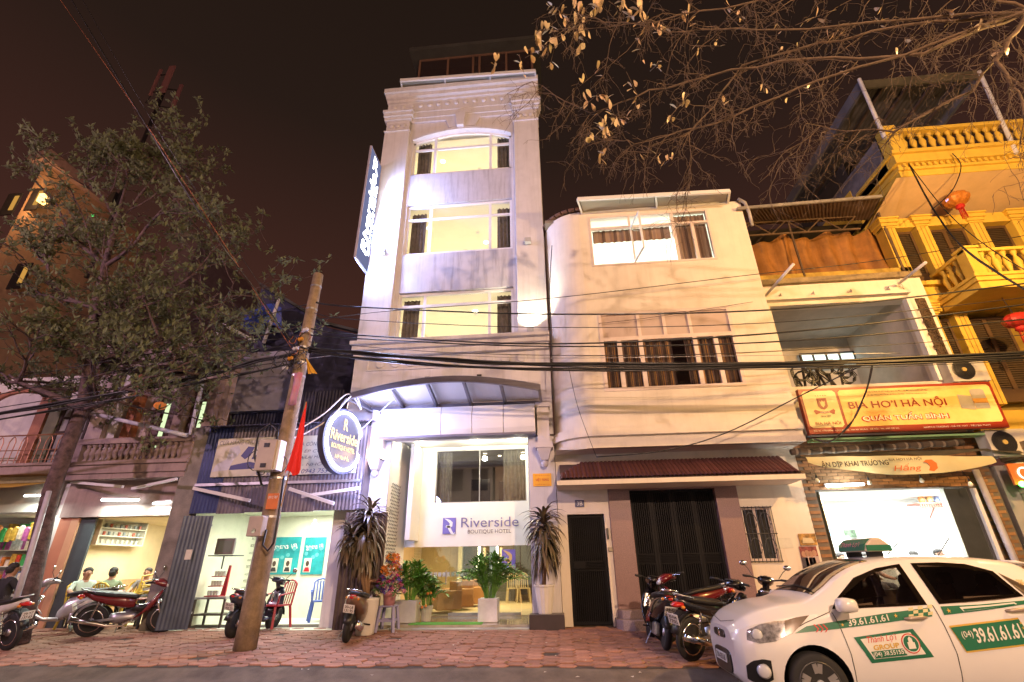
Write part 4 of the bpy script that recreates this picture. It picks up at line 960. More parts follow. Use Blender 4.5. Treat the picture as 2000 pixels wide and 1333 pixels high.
# bare bulbs strung over the opening
for i, (px, py) in enumerate(((1596, 938), (1698, 942), (1800, 938), (1895, 945))):
    p = A(px, py, 10.95); t = thing('light_bulb', ['unlit bare bulb hanging at the left end below the banner', 'unlit bare bulb second from the left below the banner', 'unlit bare bulb third from the left below the banner', 'unlit bare bulb at the right end below the banner'][i], 'bulb', p, group='bulbs below the banner')
    MB().lathe([(0, -.06), (.03, -.05), (.042, -.02), (.035, .01), (.018, .04)], p, 12).build('glass', mat('bulb glass', (.75, .78, .66), .1, var=0, coat=.5), t, smooth=True)
    MB().lathe([(.018, .04), (.02, .09), (.008, .1)], p, 10).build('socket', M_black, t); MB().tube([p+Vector((0, 0, .1)), p+Vector((0, .1, .3))], .005, 4).build('cord', M_black, t)
# inside the shop
fz = thing('fridge', 'tall grey fridge with a photo on its side against the white shop wall', 'fridge', (6.9, 14.6, .3))
p = A(1700, 1065, 14.2); MB().box(p.x-.2, p.x+.42, 14.2, 14.9, .3, A(1700, 1032, 14.2).z).build('cabinet', mat('fridge grey', (.42, .45, .42), .4, var=.05), fz, bevel=.02)
MB().box(p.x-.5, p.x-.22, 14.3, 14.32, A(1700, 1049, 14.2).z, A(1700, 1034, 14.2).z).build('photo', mat('landscape print', (.10, .16, .10), .4, var=.8, scale=12), fz)
fz2 = thing('freezer', 'grey chest freezer with boxes on top at the left of the shop', 'freezer', (6.0, 13.8, .3))
p = A(1640, 1065, 13.6); MB().box(p.x-.35, p.x+.3, 13.6, 14.3, .3, A(1640, 1048, 13.6).z).build('cabinet', mat('fridge grey'), fz2, bevel=.02)
t = thing('storage_box', 'light blue plastic box standing on the grey chest freezer', 'box', (p.x+.1, 13.9, 1.8)); z_ = A(1640, 1048, 13.6).z
MB().box(p.x-.05, p.x+.22, 13.7, 14.0, z_, z_+.18).build('tub', mat('blue tub', (.28, .45, .65), .4), t, bevel=.02); MB().box(p.x-.06, p.x+.23, 13.69, 14.01, z_+.18, z_+.2).build('lid', mat('white lid', (.7, .75, .8), .4), t)
t = thing('menu_board', 'peach price board on the left wall inside the beer shop', 'sign', (5.55, 12.2, 1.9))
p = A(1605, 1000, 12.6); MB().box(p.x-.05, p.x+.08, 12.6, 12.62, p.z-.3, p.z+.34).build('board', mat('peach board', (.70, .45, .22), .6, var=.05), t)
t = thing('altar_shelf', 'carved brown altar shelf with offerings on the right shop wall', 'shelf', (8.2, 14.6, 2.3))
p = A(1820, 985, 14.5); M_carv = mat('carved wood', (.17, .06, .04), .6, var=.4, scale=22)
b = MB(); b.box(p.x-.36, p.x+.42, 14.4, 14.95, p.z+.0, p.z+.04); b.build('shelf_board', M_carv, t)
b = MB()
for i in range(13): b.box(p.x-.35+i*.058, p.x-.35+i*.058+.035, 14.41, 14.44, p.z-.09, p.z)
b.build('fretwork', M_carv, t); MB().tube([(p.x+.1, 14.9, p.z-.32), (p.x+.08, 14.6, p.z-.1), (p.x-.05, 14.45, p.z-.02)], .018, 6).build('bracket', M_carv, t)
for i, (dx, hh, cc) in enumerate(((-.12, .25, (.5, .2, .06)), (.08, .3, (.5, .36, .14)), (.27, .18, (.2, .28, .5)))):
    MB().lathe([(.05, 0), (.08, hh*.4), (.05, hh*.8), (.06, hh)], (p.x+dx, 14.65, p.z+.04), 10).build('offering', mat('offering%d' % i, cc, .5, var=.3, scale=20), t, smooth=True)
t = thing('wall_notice', 'white paper notice hanging on the back wall of the beer shop', 'notice', (8.0, 15.1, 1.9))
p = A(1796, 1030, 15.1); MB().box(p.x-.17, p.x+.2, 15.12, 15.14, p.z-.26, p.z+.25).build('paper', mat('paper', (.62, .66, .68), .7), t)
text('BÁN HÀNG', mat('grey ink', (.35, .38, .42), .7, var=0), t, (p.x, 15.11, p.z+.1), width=.3, height=.06); text('TỰ PHỤC VỤ', mat('grey ink'), t, (p.x, 15.11, p.z-.02), width=.3, height=.06)
# posters on the brick left of the opening
for (px0, py0, px1, py1, nm, lb, cc) in ((1558, 1043, 1597, 1065, 'poster', 'red and yellow food poster pasted on the brick by the window', (.45, .25, .06)), (1560, 1068, 1605, 1113, 'poster', 'dark red photo poster of people pasted beside the beer shop', (.25, .06, .05))):
    a, c = A(px0, py0, Y0-.02), A(px1, py1, Y0-.02); t = thing(nm, lb, 'poster', ((a.x+c.x)/2, Y0-.02, c.z))
    MB().box(a.x, c.x, Y0-.024, Y0-.014, c.z, a.z).build('sheet', mat('poster print '+nm+str(px0), cc, .5, var=.7, scale=9), t)
    if px0 == 1560:
        for i in range(4):
            xx = a.x+(c.x-a.x)*(.18+.21*i); zz = c.z+(a.z-c.z)*(.66+.05*(i % 2)); b = MB(); b.prism([(xx+.045*math.cos(k*PI/5), zz+.06*math.sin(k*PI/5)) for k in range(10)], Y0-.028, Y0-.025); b.build('printed_face', mat('print skin', (.42, .24, .16), .6), t)
            b = MB(); b.prism([(xx-.07, c.z+.02), (xx+.07, c.z+.02), (xx+.06, zz-.06), (xx-.06, zz-.06)], Y0-.0275, Y0-.0255); b.build('printed_shirt', mat('print shirt%d' % (i % 2), ((.06, .05, .07), (.45, .35, .33))[i % 2], .6), t)
    else: MB().prism([(a.x+.05, c.z+.04), (c.x-.05, c.z+.04), (c.x-.08, c.z+.13), (a.x+.08, c.z+.15)], Y0-.028, Y0-.025).build('printed_dish', mat('print dish', (.6, .5, .3), .5), t)
# ================================================================ terrace with the orange tarpaulin above the beer shop
tt = thing('roof_terrace', 'rusty roof terrace with hanging orange tarpaulin and ribbed tin eaves', 'roof', (7.2, 12, 8.05))
M_tin = mat('rusty tin', (.12, .085, .07), .6, .4, var=.35, scale=3)
M_tarp = mat('orange tarpaulin', (.27, .115, .022), .75, var=.35, scale=2.2, streak=.5)
a, c = A(1455, 470, 11.9), A(1715, 445, 11.9); zb = A(1600, 560, 11.9).z
rows = []; n = 44
for j in range(7):
    t_ = j/6; rows.append([(a.x+(c.x-a.x)*i/n+.02*math.sin(j*2+i), 11.9+.09*math.sin(i*.9+1.2*math.sin(j*.7))+.06*math.sin(i*.37+j*.5), (a.z+(c.z-a.z)*i/n-.12*abs(math.sin(i*.21+.6)))*(1-t_)+(zb+.05)*t_) for i in range(n+1)])
MB().sheet(rows).build('tarpaulin', M_tarp, tt, smooth=True)
MB().box(5.4, 9.4, 11.5, 11.62, 8.05, 8.3).build('low_wall', mat('ochre wall', (.40, .27, .05), .9, var=.4, dirt=.5), tt)
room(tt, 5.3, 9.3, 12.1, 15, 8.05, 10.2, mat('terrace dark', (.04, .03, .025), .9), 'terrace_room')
# ribbed eaves: front slope and hip
e0, e1 = A(1440, 408, 10.7), A(1722, 384, 10.7); b0, b1 = A(1475, 440, 11.7), A(1700, 430, 11.7)
def ribbed(parent, P00, P01, P10, P11, material, pitch=.1, amp=.012, nm='tin_sheet'):
    P00, P01, P10, P11 = map(Vector, (P00, P01, P10, P11)); n = max(8, int((P01-P00).length/pitch*4)); rows = []
    nn = (P01-P00).cross(P10-P00).normalized()
    for (q0, q1) in ((P00, P01), (P10, P11)): rows.append([q0.lerp(q1, i/n)+nn*amp*math.sin(i*PI/2) for i in range(n+1)])
    return MB().sheet(rows).build(nm, material, parent, smooth=True)
ribbed(tt, e0, e1, b0, b1, M_tin)
ribbed(tt, e1, e1+Vector((.5, 2.4, .2)), b1, b1+Vector((.3, 2.2, .1)), M_tin)
b = MB(); b.bar(e0, e1, .05, .08); b.build('eave_beam', M_conc, tt)
tr_ = MB(); u0, u1 = A(1440, 462, 11.5), A(1680, 447, 11.5); l0, l1 = A(1440, 455, 11.5), A(1690, 430, 11.5)
tr_.tube([u0, u1], .03, 6); tr_.tube([u0+Vector((0, 0, .42)), u1+Vector((0, 0, .42))], .025, 6)
for i in range(7): tr_.tube([u0.lerp(u1, i/7)+Vector((0, 0, .42 if i % 2 else 0)), u0.lerp(u1, (i+1)/7)+Vector((0, 0, 0 if i % 2 else .42))], .018, 5)
p = A(1545, 455, 11.5); tr_.tube([(p.x, 11.5, 8.2), (p.x, 11.5, p.z+.3)], .03, 6); p = A(1735, 540, 11.4); tr_.tube([(9.2, 11.5, 8.1), (9.15, 11.5, 10.1)], .04, 6)
tr_.build('truss', mat('rusty iron'), tt)
for i, (q0, q1, Y_) in enumerate((((1495, 578), (1550, 516), 11.0), ((1755, 555), (1808, 513), 11.0))):
    s0, s1 = A(*q0, 11.3), A(*q1, 10.2)
    single('flag_holder_pipe', MB().tube([s0, s1], .035, 10), mat('white pvc pipe', (.55, .55, .6), .4), ('slanting white pipe sticking out at the left end of the mossy parapet', 'slanting white pipe sticking out at the right end of the mossy parapet')[i], 'pipe', 'slanting pipes', smooth=True)

# ================================================================ yellow house
YX0 = 8.98
ye = thing('yellow_house', 'ornate ochre yellow house with columns, louvred doors and balustraded balconies', 'building', (11.5, Y0, .28))
M_yel = mat('ochre paint', (.60, .40, .05), .7, var=.1, bump=.05, streak=.25)
M_yel2 = mat('pale ochre ceiling', (.58, .40, .20), .8, var=.08)
M_louv = mat('dark louvre wood', (.045, .028, .014), .6, var=.3)
YW = 12.1
b = MB(); b.box(YX0+.12, 15.5, YW, YW+.2, 3.6, 11.4); b.box(YX0+.12, YX0+.3, YW+.2, 18, 3.6, 11.4); b.build('back_wall', M_yel, ye)
MB().box(9.41, 9.5, 11.5, YW, 3.6, 7.8).build('side_return', M_yel, ye)
cols = [(9.12, 9.42), (9.96, 10.26), (11.3, 11.62), (12.35, 12.75), (13.6, 13.9)]
def column(x0, x1, z0, z1, y):
    b = MB(); b.box(x0, x1, y, y+.34, z0, z1-.3)
    k = b.build('column', M_yel, ye, bevel=.01)
    c = MB()
    for i, (e_, za, zb) in enumerate(((.02, -.3, -.25), (.05, -.25, -.16), (.09, -.16, -.05), (.12, -.05, 0))): c.box(x0-e_, x1+e_, y-e_, y+.34, z1+za, z1+zb)
    c.build('capital', M_yel, k, bevel=.008)
    g = MB()
    for i in (1, 2): g.box(x0+(x1-x0)*i/3-.008, x0+(x1-x0)*i/3+.008, y-.006, y-.001, z0, z1-.32)
    g.build('flute_shade', mat('ochre groove shade', (.30, .18, .03), .8), k)  # raised darker strips, the shade of the grooves put into their colour
for (x0, x1) in cols[:4]: column(x0, x1, 7.9, 9.85, 11.5)
def louvre_door(x0, x1, z0, z1, y, nm='louvre_door'):
    b = MB(); b.box(x0, x1, y+.04, y+.08, z0, z1); d = b.build(nm, M_louv, ye)
    f = MB(); f.box(x0, x0+.06, y, y+.04, z0, z1).box(x1-.06, x1, y, y+.04, z0, z1).box(x0+.06, x1-.06, y, y+.04, z1-.08, z1).box(x0+.06, x1-.06, y, y+.04, z0, z0+.3)
    if x1-x0 > .8: f.box((x0+x1)/2-.05, (x0+x1)/2+.05, y, y+.04, z0+.3, z1-.08)
    f.build('door_frame', mat('brown door frame', (.09, .05, .02), .5, var=.2), d)
    s_ = MB(); z = z0+.36
    while z < z1-.1:
        s_.add([(x0+.06, y+.012, z), (x1-.06, y+.012, z), (x1-.06, y+.036, z+.035), (x0+.06, y+.036, z+.035)], [(0, 1, 2, 3)]); z += .055
    s_.build('slats', mat('louvre slat', (.08, .05, .02), .6, var=.3), d)
for (x0, x1) in ((9.42, 9.96), (10.26, 11.3), (11.62, 12.35)): louvre_door(x0, x1, 7.9, 9.55, 11.72)
b = MB(); b.box(9.1, 13.2, 11.52, 11.74, 9.55, 9.85); b.build('door_lintel', M_yel, ye)
# porch ceiling, entablature, dentils and top balustrade
MB().quad((9.1, 10.45, 10.35), (15.5, 10.45, 10.35), (15.5, YW, 9.9), (9.1, YW, 9.9)).build('porch_ceiling', M_yel2, ye)
b = MB(); zc0 = 10.35
b.box(9.2, 15.5, 10.42, 11.9, zc0, zc0+.18).box(9.17, 15.5, 10.36, 11.9, zc0+.18, zc0+.26).box(9.12, 15.5, 10.28, 11.9, zc0+.36, zc0+.62).box(9.06, 15.5, 10.2, 11.9, zc0+.62, zc0+.72); b.build('entablature', M_yel, ye, bevel=.01)
MB().box(9.22, 15.5, 10.4, 11.9, zc0+.26, zc0+.36).build('dentil_bed', M_yel, ye)
dme = MB().box(0, .07, 10.335, 10.4, zc0+.265, zc0+.355).mesh('dentil'); dme.materials.append(M_yel)
for i in range(26):
    o = bpy.data.objects.new('dentil', dme); COL.objects.link(o); o.parent = ye; o.matrix_parent_inverse = WM[ye.name].inverted(); o.location = (9.3+i*.15, 0, 0)
BAL = [(.045, 0), (.065, .02), (.065, .06), (.035, .09), (.06, .2), (.085, .3), (.06, .4), (.03, .48), (.05, .52), (.065, .56), (.065, .6)]
balme = MB().lathe(BAL, (0, 0, 0), 10).mesh('baluster')
def balusters(parent, pts, material, sz=1.0, me=balme):
    for i, p in enumerate(pts):
        o = bpy.data.objects.new('baluster', me); COL.objects.link(o); o.parent = parent
        if not me.materials:
            me.materials.append(material)
            for q in me.polygons: q.use_smooth = True
        o.matrix_parent_inverse = WM[parent.name].inverted(); o.location = p; o.scale = (1, 1, sz)
zr = zc0+.72
balusters(ye, [(9.62+i*.235, 10.42, zr+.08) for i in range(13)], M_yel)
b = MB(); b.box(9.3, 12.9, 10.3, 10.55, zr, zr+.08).box(9.2, 13.0, 10.26, 10.58, zr+.68, zr+.78); b.box(9.15, 9.46, 10.24, 10.6, zr, zr+.9).box(12.75, 13.1, 10.24, 10.6, zr, zr+.9); b.build('top_balustrade', M_yel, ye, bevel=.012)
MB().add([(9.12, 10.6, zc0+.4), (9.12, 14, zc0+.4), (9.12, 14, zr+.75), (9.12, 10.6, zr+.75)], [(0, 1, 2, 3)]).build('grey_flank', mat('grey flank render', (.14, .13, .14), .9, var=.4, dirt=.5), ye)
# middle balcony
YBk = 10.35
p0, p1 = A(1880, 487, YBk), A(1912, 541, YBk); bx0 = p0.x; zt_, zb_ = p0.z, p1.z
b = MB(); b.box(bx0, 15, YBk, YBk+.2, zt_-.08, zt_).box(bx0-.05, 15, YBk-.05, 11.5, zb_-.12, zb_).box(bx0-.09, 15, YBk-.09, 11.5, zb_-.02, zb_+.06).box(bx0, 15, YBk, 11.5, zb_-.3, zb_-.12)
b.box(bx0, bx0+.28, YBk-.02, YBk+.26, zb_+.06, zt_-.0).box(bx0-.04, bx0+.32, YBk-.06, YBk+.3, zt_, zt_+.06).box(bx0, bx0+.2, YBk+.26, 11.5, zt_-.08, zt_); b.build('balcony', M_yel, ye, bevel=.01)
hb = (zt_-.08-zb_-.06)/.6
balusters(ye, [(bx0+.42+i*.235, YBk+.1, zb_+.06) for i in range(13)], M_yel, hb)
balusters(ye, [(bx0+.1, YBk+.42+i*.22, zb_+.06) for i in range(3)], M_yel, hb)
# storey below: columns, doors, lower balcony, porch
for (x0, x1) in ((9.5, 9.62), (10.0, 10.3), (11.3, 11.62)): column(x0, x1, 4.6, 7.2, 11.6)
for (x0, x1) in ((9.62, 10.0), (10.3, 11.3), (11.62, 12.3)): louvre_door(x0, x1, 4.7, 6.9, 11.8)
b = MB(); b.box(9.4, 15, 11.55, 12.1, 7.0, 7.86).box(9.4, 15, 11.45, 12.1, 7.2, 7.3).box(9.4, 15, 11.4, 12.1, 7.7, 7.82); b.build('floor_band', M_yel, ye, bevel=.01)
p = A(1962, 950, 10.5)
lz = 3.6; b = MB(); b.box(10.0, 15, 10.5, 10.68, lz+.72, lz+.82).box(9.55, 15, 10.45, 11.6, lz-.15, lz).box(9.62, 15, 10.55, 11.6, lz-.3, lz-.15).box(9.68, 15, 10.6, 11.6, lz-.42, lz-.3); b.build('lower_balcony', mat('weathered ochre', (.36, .27, .14), .8, var=.25, dirt=.4), ye, bevel=.01)
balusters(ye, [(10.1+i*.235, 10.59, lz) for i in range(8)], M_yel, 1.2)
# ground floor column and the shop beside it
M_pgrn = mat('pale shop paint', (.55, .55, .42), .7, var=.1)
b = MB(); b.box(9.25, 9.52, 11.35, 11.7, .2, 3.2); b.build('pier', mat('grey pier', (.34, .33, .33), .7, var=.15), ye)
b = MB(); b.box(9.56, 9.92, 11.15, 11.5, .2, 2.75); k = b.build('shop_column', M_pgrn, ye, bevel=.01)
b = MB()
for i, (e_, za, zb) in enumerate(((.03, 2.62, 2.72), (.0, 2.75, 2.82), (.05, 2.82, 2.92), (.1, 2.92, 3.02), (.06, 3.02, 3.1), (.14, 3.1, 3.2))): b.box(9.56-e_, 9.92+e_, 11.15-e_, 11.5, za, zb)
b.build('capital', M_pgrn, k, bevel=.012)
room(ye, 9.93, 14, 11.6, 12.35, .25, 3.1, mat('side shop white', (.75, .78, .72), .6), 'side_shop')
light('AREA', (11.3, 12, 3.0), 40, (.95, 1, .9), 1, target=(11.3, 12, 0), sy=.4)
light('POINT', (10.1, 10.7, 3.0), 7, (.35, 1, .25), .08)
t = thing('neon_ring_sign', 'orange and white round shop sign with a green lamp at the right edge', 'sign', (10.1, 11.0, 2.9))
p = A(1993, 925, 11.0); MB().box(p.x-.18, p.x+.3, 11.0, 11.05, p.z-.22, p.z+.2).build('board', mat('orange board', (.6, .14, .03), .5), t)
MB().tube([(p.x+.06+.11*math.cos(a*.4), 10.98, p.z+.11*math.sin(a*.4)) for a in range(1, 15)], .018, 6).build('swirl', glow('cream neon', (1, .85, .6), 2), t)
p = A(1997, 946, 10.9); MB().ball(p, .06).build('green_lamp', glow('green lamp', (.1, 1, .12), 8), t)
single('downpipe', MB().tube([A(1905, 918, 11.25), A(1995, 1125, 11.25), Vector((AX(2005, 1150, 11.25), 11.25, .3))], .06, 8), mat('purple grey pipe', (.34, .32, .37), .5), 'grey downpipe running down between the beer shop and the yellow house', 'pipe', smooth=True)
# big tin roof over the yellow house
rf = thing('tin_roof', 'big dark corrugated tin roof on steel posts above the yellow house', 'roof', (11, 12.5, 12))
M_tinb = mat('blue grey tin', (.10, .095, .11), .55, .4, var=.3)
Yf_, Yb_ = 10.3, 16
f0, f1 = A(1685, 158, Yf_), A(1908, 138, Yf_); g0 = A(1545, 390, Yb_-1.5); g1 = A(1790, 325, Yb_)
ribbed(rf, f0, f1, g0+Vector((0, 0, .0)), Vector((f1.x+.2, Yb_, g0.z+.3)), M_tinb, .14, .02)
b = MB(); b.bar(f0+Vector((-.05, 0, -.12)), g0+Vector((-.1, 0, -.12)), .08, .34); b.build('left_fascia', mat('blue fascia', (.10, .10, .115), .6, var=.2), rf)
b = MB(); b.bar(f0+Vector((0, .02, -.16)), f1+Vector((0, .02, -.16)), .06, .3); b.build('front_fascia', mat('green fascia', (.09, .08, .05), .7, var=.3), rf)
b = MB(); b.bar(f1+Vector((0, .05, -.12)), Vector((f1.x+.1, Yb_, g0.z+.2)), .08, .34); b.build('right_fascia', mat('blue fascia'), rf)
for k in range(4):
    t_ = .2+.22*k; b = MB(); b.bar(f0.lerp(f1, t_)+Vector((0, .1, -.12)), g0.lerp(Vector((f1.x+.2, Yb_, g0.z+.3)), t_)+Vector((0, 0, -.12)), .05, .08); b.build('rafter', M_tin, rf)
for k, (q0, q1) in enumerate((((1678, 155), (1728, 270)), ((1912, 140), (1985, 300)))):
    b = MB(); b.tube([A(*q0, 10.28), A(*q1, 10.28)], .05, 8); b.build('post', mat('white pvc pipe'), rf)
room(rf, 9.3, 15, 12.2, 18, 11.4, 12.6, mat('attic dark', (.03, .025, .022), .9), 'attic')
# lanterns
def lantern(px, py, Y, rx, rz, label, col, shiny):
    c = A(px, py, Y); t = thing('paper_lantern', label, 'lantern', c, group='hanging lanterns')
    n = 22; prof = [(max(.02, math.sin(PI*i/10))*1.0, -math.cos(PI*i/10)) for i in range(11)]
    b = MB(); vs = []
    for r, z in prof:
        for j in range(n): rr_ = r*(1+(.05 if j % 2 else -.02)); vs.append((c.x+rx*rr_*math.cos(2*PI*j/n), c.y+rx*rr_*math.sin(2*PI*j/n), c.z+rz*z))
    b.add(vs, [(i*n+j, i*n+(j+1) % n, (i+1)*n+(j+1) % n, (i+1)*n+j) for i in range(10) for j in range(n)])
    b.build('shade', mat(label[:10], col, .35, .3 if shiny else 0, var=.25, scale=18, coat=.3), t)
    MB().lathe([(.09, 0), (.1, -.06), (.06, -.1)], c-Vector((0, 0, rz)), 12).build('collar', mat('lantern red', (.42, .02, .015), .5), t)
    b = MB()
    for j in range(10): a = 2*PI*j/10; b.tube([c+Vector((.05*math.cos(a), .05*math.sin(a), -rz-.1)), c+Vector((.06*math.cos(a), .06*math.sin(a), -rz-.4))], .006, 4)
    b.build('tassel', mat('lantern red'), t); MB().tube([c+Vector((0, 0, rz)), c+Vector((0, .1, rz+.7))], .008, 4).build('cord', M_dark, t)
lantern(1868, 390, 10.9, .27, .2, 'shiny gold oval lantern hanging under the porch of the yellow house', (.55, .20, .03), True)
lantern(1985, 626, 10.8, .25, .17, 'red oval lantern hanging at the right edge below the balcony', (.45, .03, .02), False)

# ================================================================ pink house and its neighbour at the left
ph = thing('pink_house', 'old pinkish house with balustraded balcony over a lit eatery', 'building', (-10.7, Y0, .28))
M_pink = mat('pink plaster', (.40, .32, .31), .8, var=.15, streak=.5, bump=.08, dirt=.3)
M_pinkd = mat('dirty pink trim', (.28, .21, .20), .85, var=.2, streak=.5)
M_terr = mat('terracotta tile wall', (.38, .15, .09), .5, var=.1)
M_wgrey = mat('off-white wall', (.55, .52, .49), .8, var=.1, streak=.4)
PX0, PX1 = -12.45, -8.95
YP = 10.9
# balcony
sl = MB(); sl.box(-11.95, -8.78, YP, 11.8, 3.55, 3.75).box(-11.98, -8.75, YP-.05, 11.8, 3.75, 3.84).box(-11.93, -8.8, YP+.04, 11.8, 3.42, 3.55); sl.build('balcony_slab', M_pinkd, ph, bevel=.01)
b = MB(); b.box(-11.95, -8.75, YP-.02, YP+.18, 4.26, 4.40).box(-11.95, -11.66, YP, YP+.16, 3.84, 4.26).box(-8.98, -8.75, YP, YP+.16, 3.84, 4.26); b.build('balcony_rail', M_pinkd, ph, bevel=.012)
bal2 = MB().lathe(BAL, (0, 0, 0), 8).mesh('baluster')
balusters(ph, [(-11.52+i*.152, YP+.08, 3.84) for i in range(17)], M_pinkd, .7, bal2)
# upper wall with doors
b = MB(); YQ = 12.0
b.box(PX0, -12.0, 11.6, YQ, 3.8, 7.1).box(PX0, PX1, YQ, YQ+.2, 3.8, 7.1).box(PX0, PX1, 11.5, YQ, 6.5, 7.1)
b.build('upper_wall', M_pink, ph)
for (x0, x1, mm) in ((-12.05, -11.75, M_wgrey), (-11.6, -11.35, mat('orange pilaster', (.32, .12, .06), .7, var=.2)), (-10.2, -9.95, M_pinkd), (-9.35, -9.1, M_pinkd)):
    MB().box(x0, x1, 11.75, YQ, 3.8, 6.5).build('pilaster', mm, ph, bevel=.01)
for (x0, x1) in ((-10.95, -10.25), (-9.9, -9.4)):
    d_ = MB().box(x0, x1, YQ-.06, YQ-.001, 3.85, 5.95).build('balcony_door', mat('dark red door', (.06, .022, .02), .5, var=.2), ph)
    MB().box(x0+.3, x0+.42, YQ-.075, YQ-.062, 4.3, 5.6).build('lit_glass', glow('lit door glass', (.8, 1, .55), .9), d_)
cn = MB(); cn.box(PX0-.1, PX1+.05, 11.3, 12.2, 6.5, 6.62).box(PX0-.14, PX1+.08, 11.2, 12.2, 6.62, 6.8).box(PX0-.1, PX1+.05, 11.4, 12.2, 6.8, 7.3); cn.build('eave_cornice', M_pinkd, ph, bevel=.012)
t = thing('paper_lantern', 'small orange glowing lantern under the eaves of the pink house', 'lantern', A(313, 793, 11.2), group='hanging lanterns'); c = A(313, 793, 11.2)
MB().ball(c, .15, .15, .1).build('shade', mat('small lantern', (.6, .16, .05), .5, emit=(1, .3, .06), es=.25), t); MB().tube([c, c+Vector((0, .1, .7))], .006, 4).build('cord', M_dark, t)
single('pvc_pipe', MB().tube([A(180, 808, 10.8), A(365, 851, 10.8)], .05, 10), mat('white pvc pipe'), 'long white pipe slanting across the balcony of the pink house', 'pipe', smooth=True)
b = MB(); q0, q1 = A(398, 735, 11), A(372, 850, 11)
single('drain_pipe', MB().tube([q0, q1, Vector((q1.x, 11, 3.5))], .05, 10), mat('white pvc pipe'), 'upright white drain pipe at the corner of the pink house', 'pipe', smooth=True)
# ground floor eatery
EX0, EX1 = -11.35, -9.15
b = MB(); b.box(-9.15, -8.85, 11.3, 11.6, .2, 3.42); b.build('right_pier', mat('maroon pier', (.17, .08, .08), .6, var=.15), ph)
MB().box(-9.1, -8.98, 11.285, 11.299, 1.35, 1.95).build('pasted_notice', mat('pasted paper'), ph)
MB().box(-12.02, -11.72, 11.35, 11.6, .2, 2.6).build('tiled_pier', M_terr, ph); MB().box(-11.72, -11.52, 11.35, 11.6, .2, 2.58).build('tiled_pier', mat('light terracotta', (.45, .24, .14), .5, var=.08), ph)
MB().box(-12.25, -12.02, 11.4, 11.6, .2, 3.42).build('white_pier', M_wgrey, ph)
MB().box(-11.52, -11.12, 11.4, 11.45, .25, 2.6).build('shutter_leaf', mat('blue grey shutter', (.055, .07, .08), .5, .3, var=.15), ph)
MB().box(-12.02, -9.15, 11.3, 11.6, 2.6, 3.42).build('shop_lintel', M_pinkd, ph)
M_eat = mat('eatery wall', (.66, .56, .38), .75, var=.08, dirt=.2)
room(ph, -11.9, -8.8, 11.61, 15.2, .28, 2.62, M_eat, 'eatery_room')
MB().box(-11.9, -8.8, 15.12, 15.19, .28, 1.25).build('tile_dado', mat('dado tile', (.50, .32, .18), .4, var=.15, scale=7), ph)
MB().box(-11.9, -8.8, 15.1, 15.195, 1.25, 1.3).build('dado_rail', mat('pale rail', (.62, .5, .38), .5), ph)
def tube_lamp(p0, p1, label, power, col=(.88, 1, .86), off=-.25, grp=None):
    p0 = Vector(p0); p1 = Vector(p1); t = thing('tube_light', label, 'lamp', (p0+p1)/2, group=grp)
    MB().tube([p0, p1], .02, 8).build('tube', M_cool, t); MB().bar(p0+Vector((0, .01, .045)), p1+Vector((0, .01, .045)), .05, .035).build('batten', M_frame, t)
    m_ = (p0+p1)/2; light('AREA', m_+Vector((0, off*.2, -.05)), power, col, (p1-p0).length, target=m_+Vector((0, off, -1)), sy=.08)
tube_lamp(A(198, 977, 11.15), A(271, 977, 11.15), 'lit tube light at the middle of the eatery lintel', 42, grp='shop tube lights')
tube_lamp(A(299, 984, 11.25), A(333, 981, 11.25), 'lit tube light at the right corner of the eatery lintel', 22, grp='shop tube lights')
tube_lamp(A(48, 969, 11.0), A(84, 968, 11.0), 'lit tube light over the goods shop at the far left', 34, grp='shop tube lights')
light('AREA', (-10.3, 13.0, 2.55), 150, (1, .97, .76), 1.6, target=(-10.3, 13.3, 0))
# awning arms under the balcony
for i, (q0, q1) in enumerate((((140, 942), (240, 951)), ((258, 955), (345, 936)))):
    single('awning_arm', MB().bar(A(*q0, 11.2), A(*q1, 10.6), .05, .06), M_frame, ('folded white awning arm left of the eatery tube light', 'folded white awning arm right of the eatery tube light')[i], 'awning arm')
# wall cabinet with glasses and bottles, picture
c0, c1 = AP(176, 1014, -11.8), AP(214, 1064, -11.8)
cb = thing('wall_cabinet', 'white wall cabinet of glasses with bottles lined up on top in the eatery', 'cabinet', (-11.86, 12.05, c1.z), PI/2)
x0, x1, z0_, z1_ = 0, 1.5, 0, c0.z-c1.z; M_cabw = mat('cabinet white', (.62, .60, .52), .5)
b = MB(); b.box(x0, x1, -.04, -.01, z0_, z1_).box(x0, x0+.04, -.3, -.04, z0_, z1_).box(x1-.04, x1, -.3, -.04, z0_, z1_).box(x0, x1, -.3, -.04, z0_-.03, z0_).box(x0, x1, -.3, -.04, z1_, z1_+.03)
for k in (1, 2): b.box(x0+.04, x1-.04, -.29, -.04, z1_*k/3-.01, z1_*k/3+.01)
b.build('carcass', M_cabw, cb, local=True)
for k in range(3):
    for i in range(9):
        MB().lathe([(.03, 0), (.035, .1), (.03, .1)], (.12+1.26*i/8, -.17, z1_*k/3+.012), 7).build('glass', mat('cabinet ware%d' % (i*k % 3), ((.5, .52, .48), (.5, .12, .08), (.25, .3, .32))[i*k % 3], .3), cb, local=True)
for i in range(10):
    single('bottle', MB().lathe([(.033, 0), (.035, .02), (.035, .17), (.014, .23), (.013, .3), (.0, .3)], (-11.7, 12.15+1.3*i/9, c0.z+.031), 8), mat('dark bottle', (.045, .03, .02), .2, var=.2), 'dark bottle in the row standing on the eatery wall cabinet', 'bottle', 'bottles on the eatery cabinet', smooth=True)
MB().box(-11.895, -11.85, 11.62, 15.1, .28, 1.2).build('tile_dado', mat('dado tile'), ph)
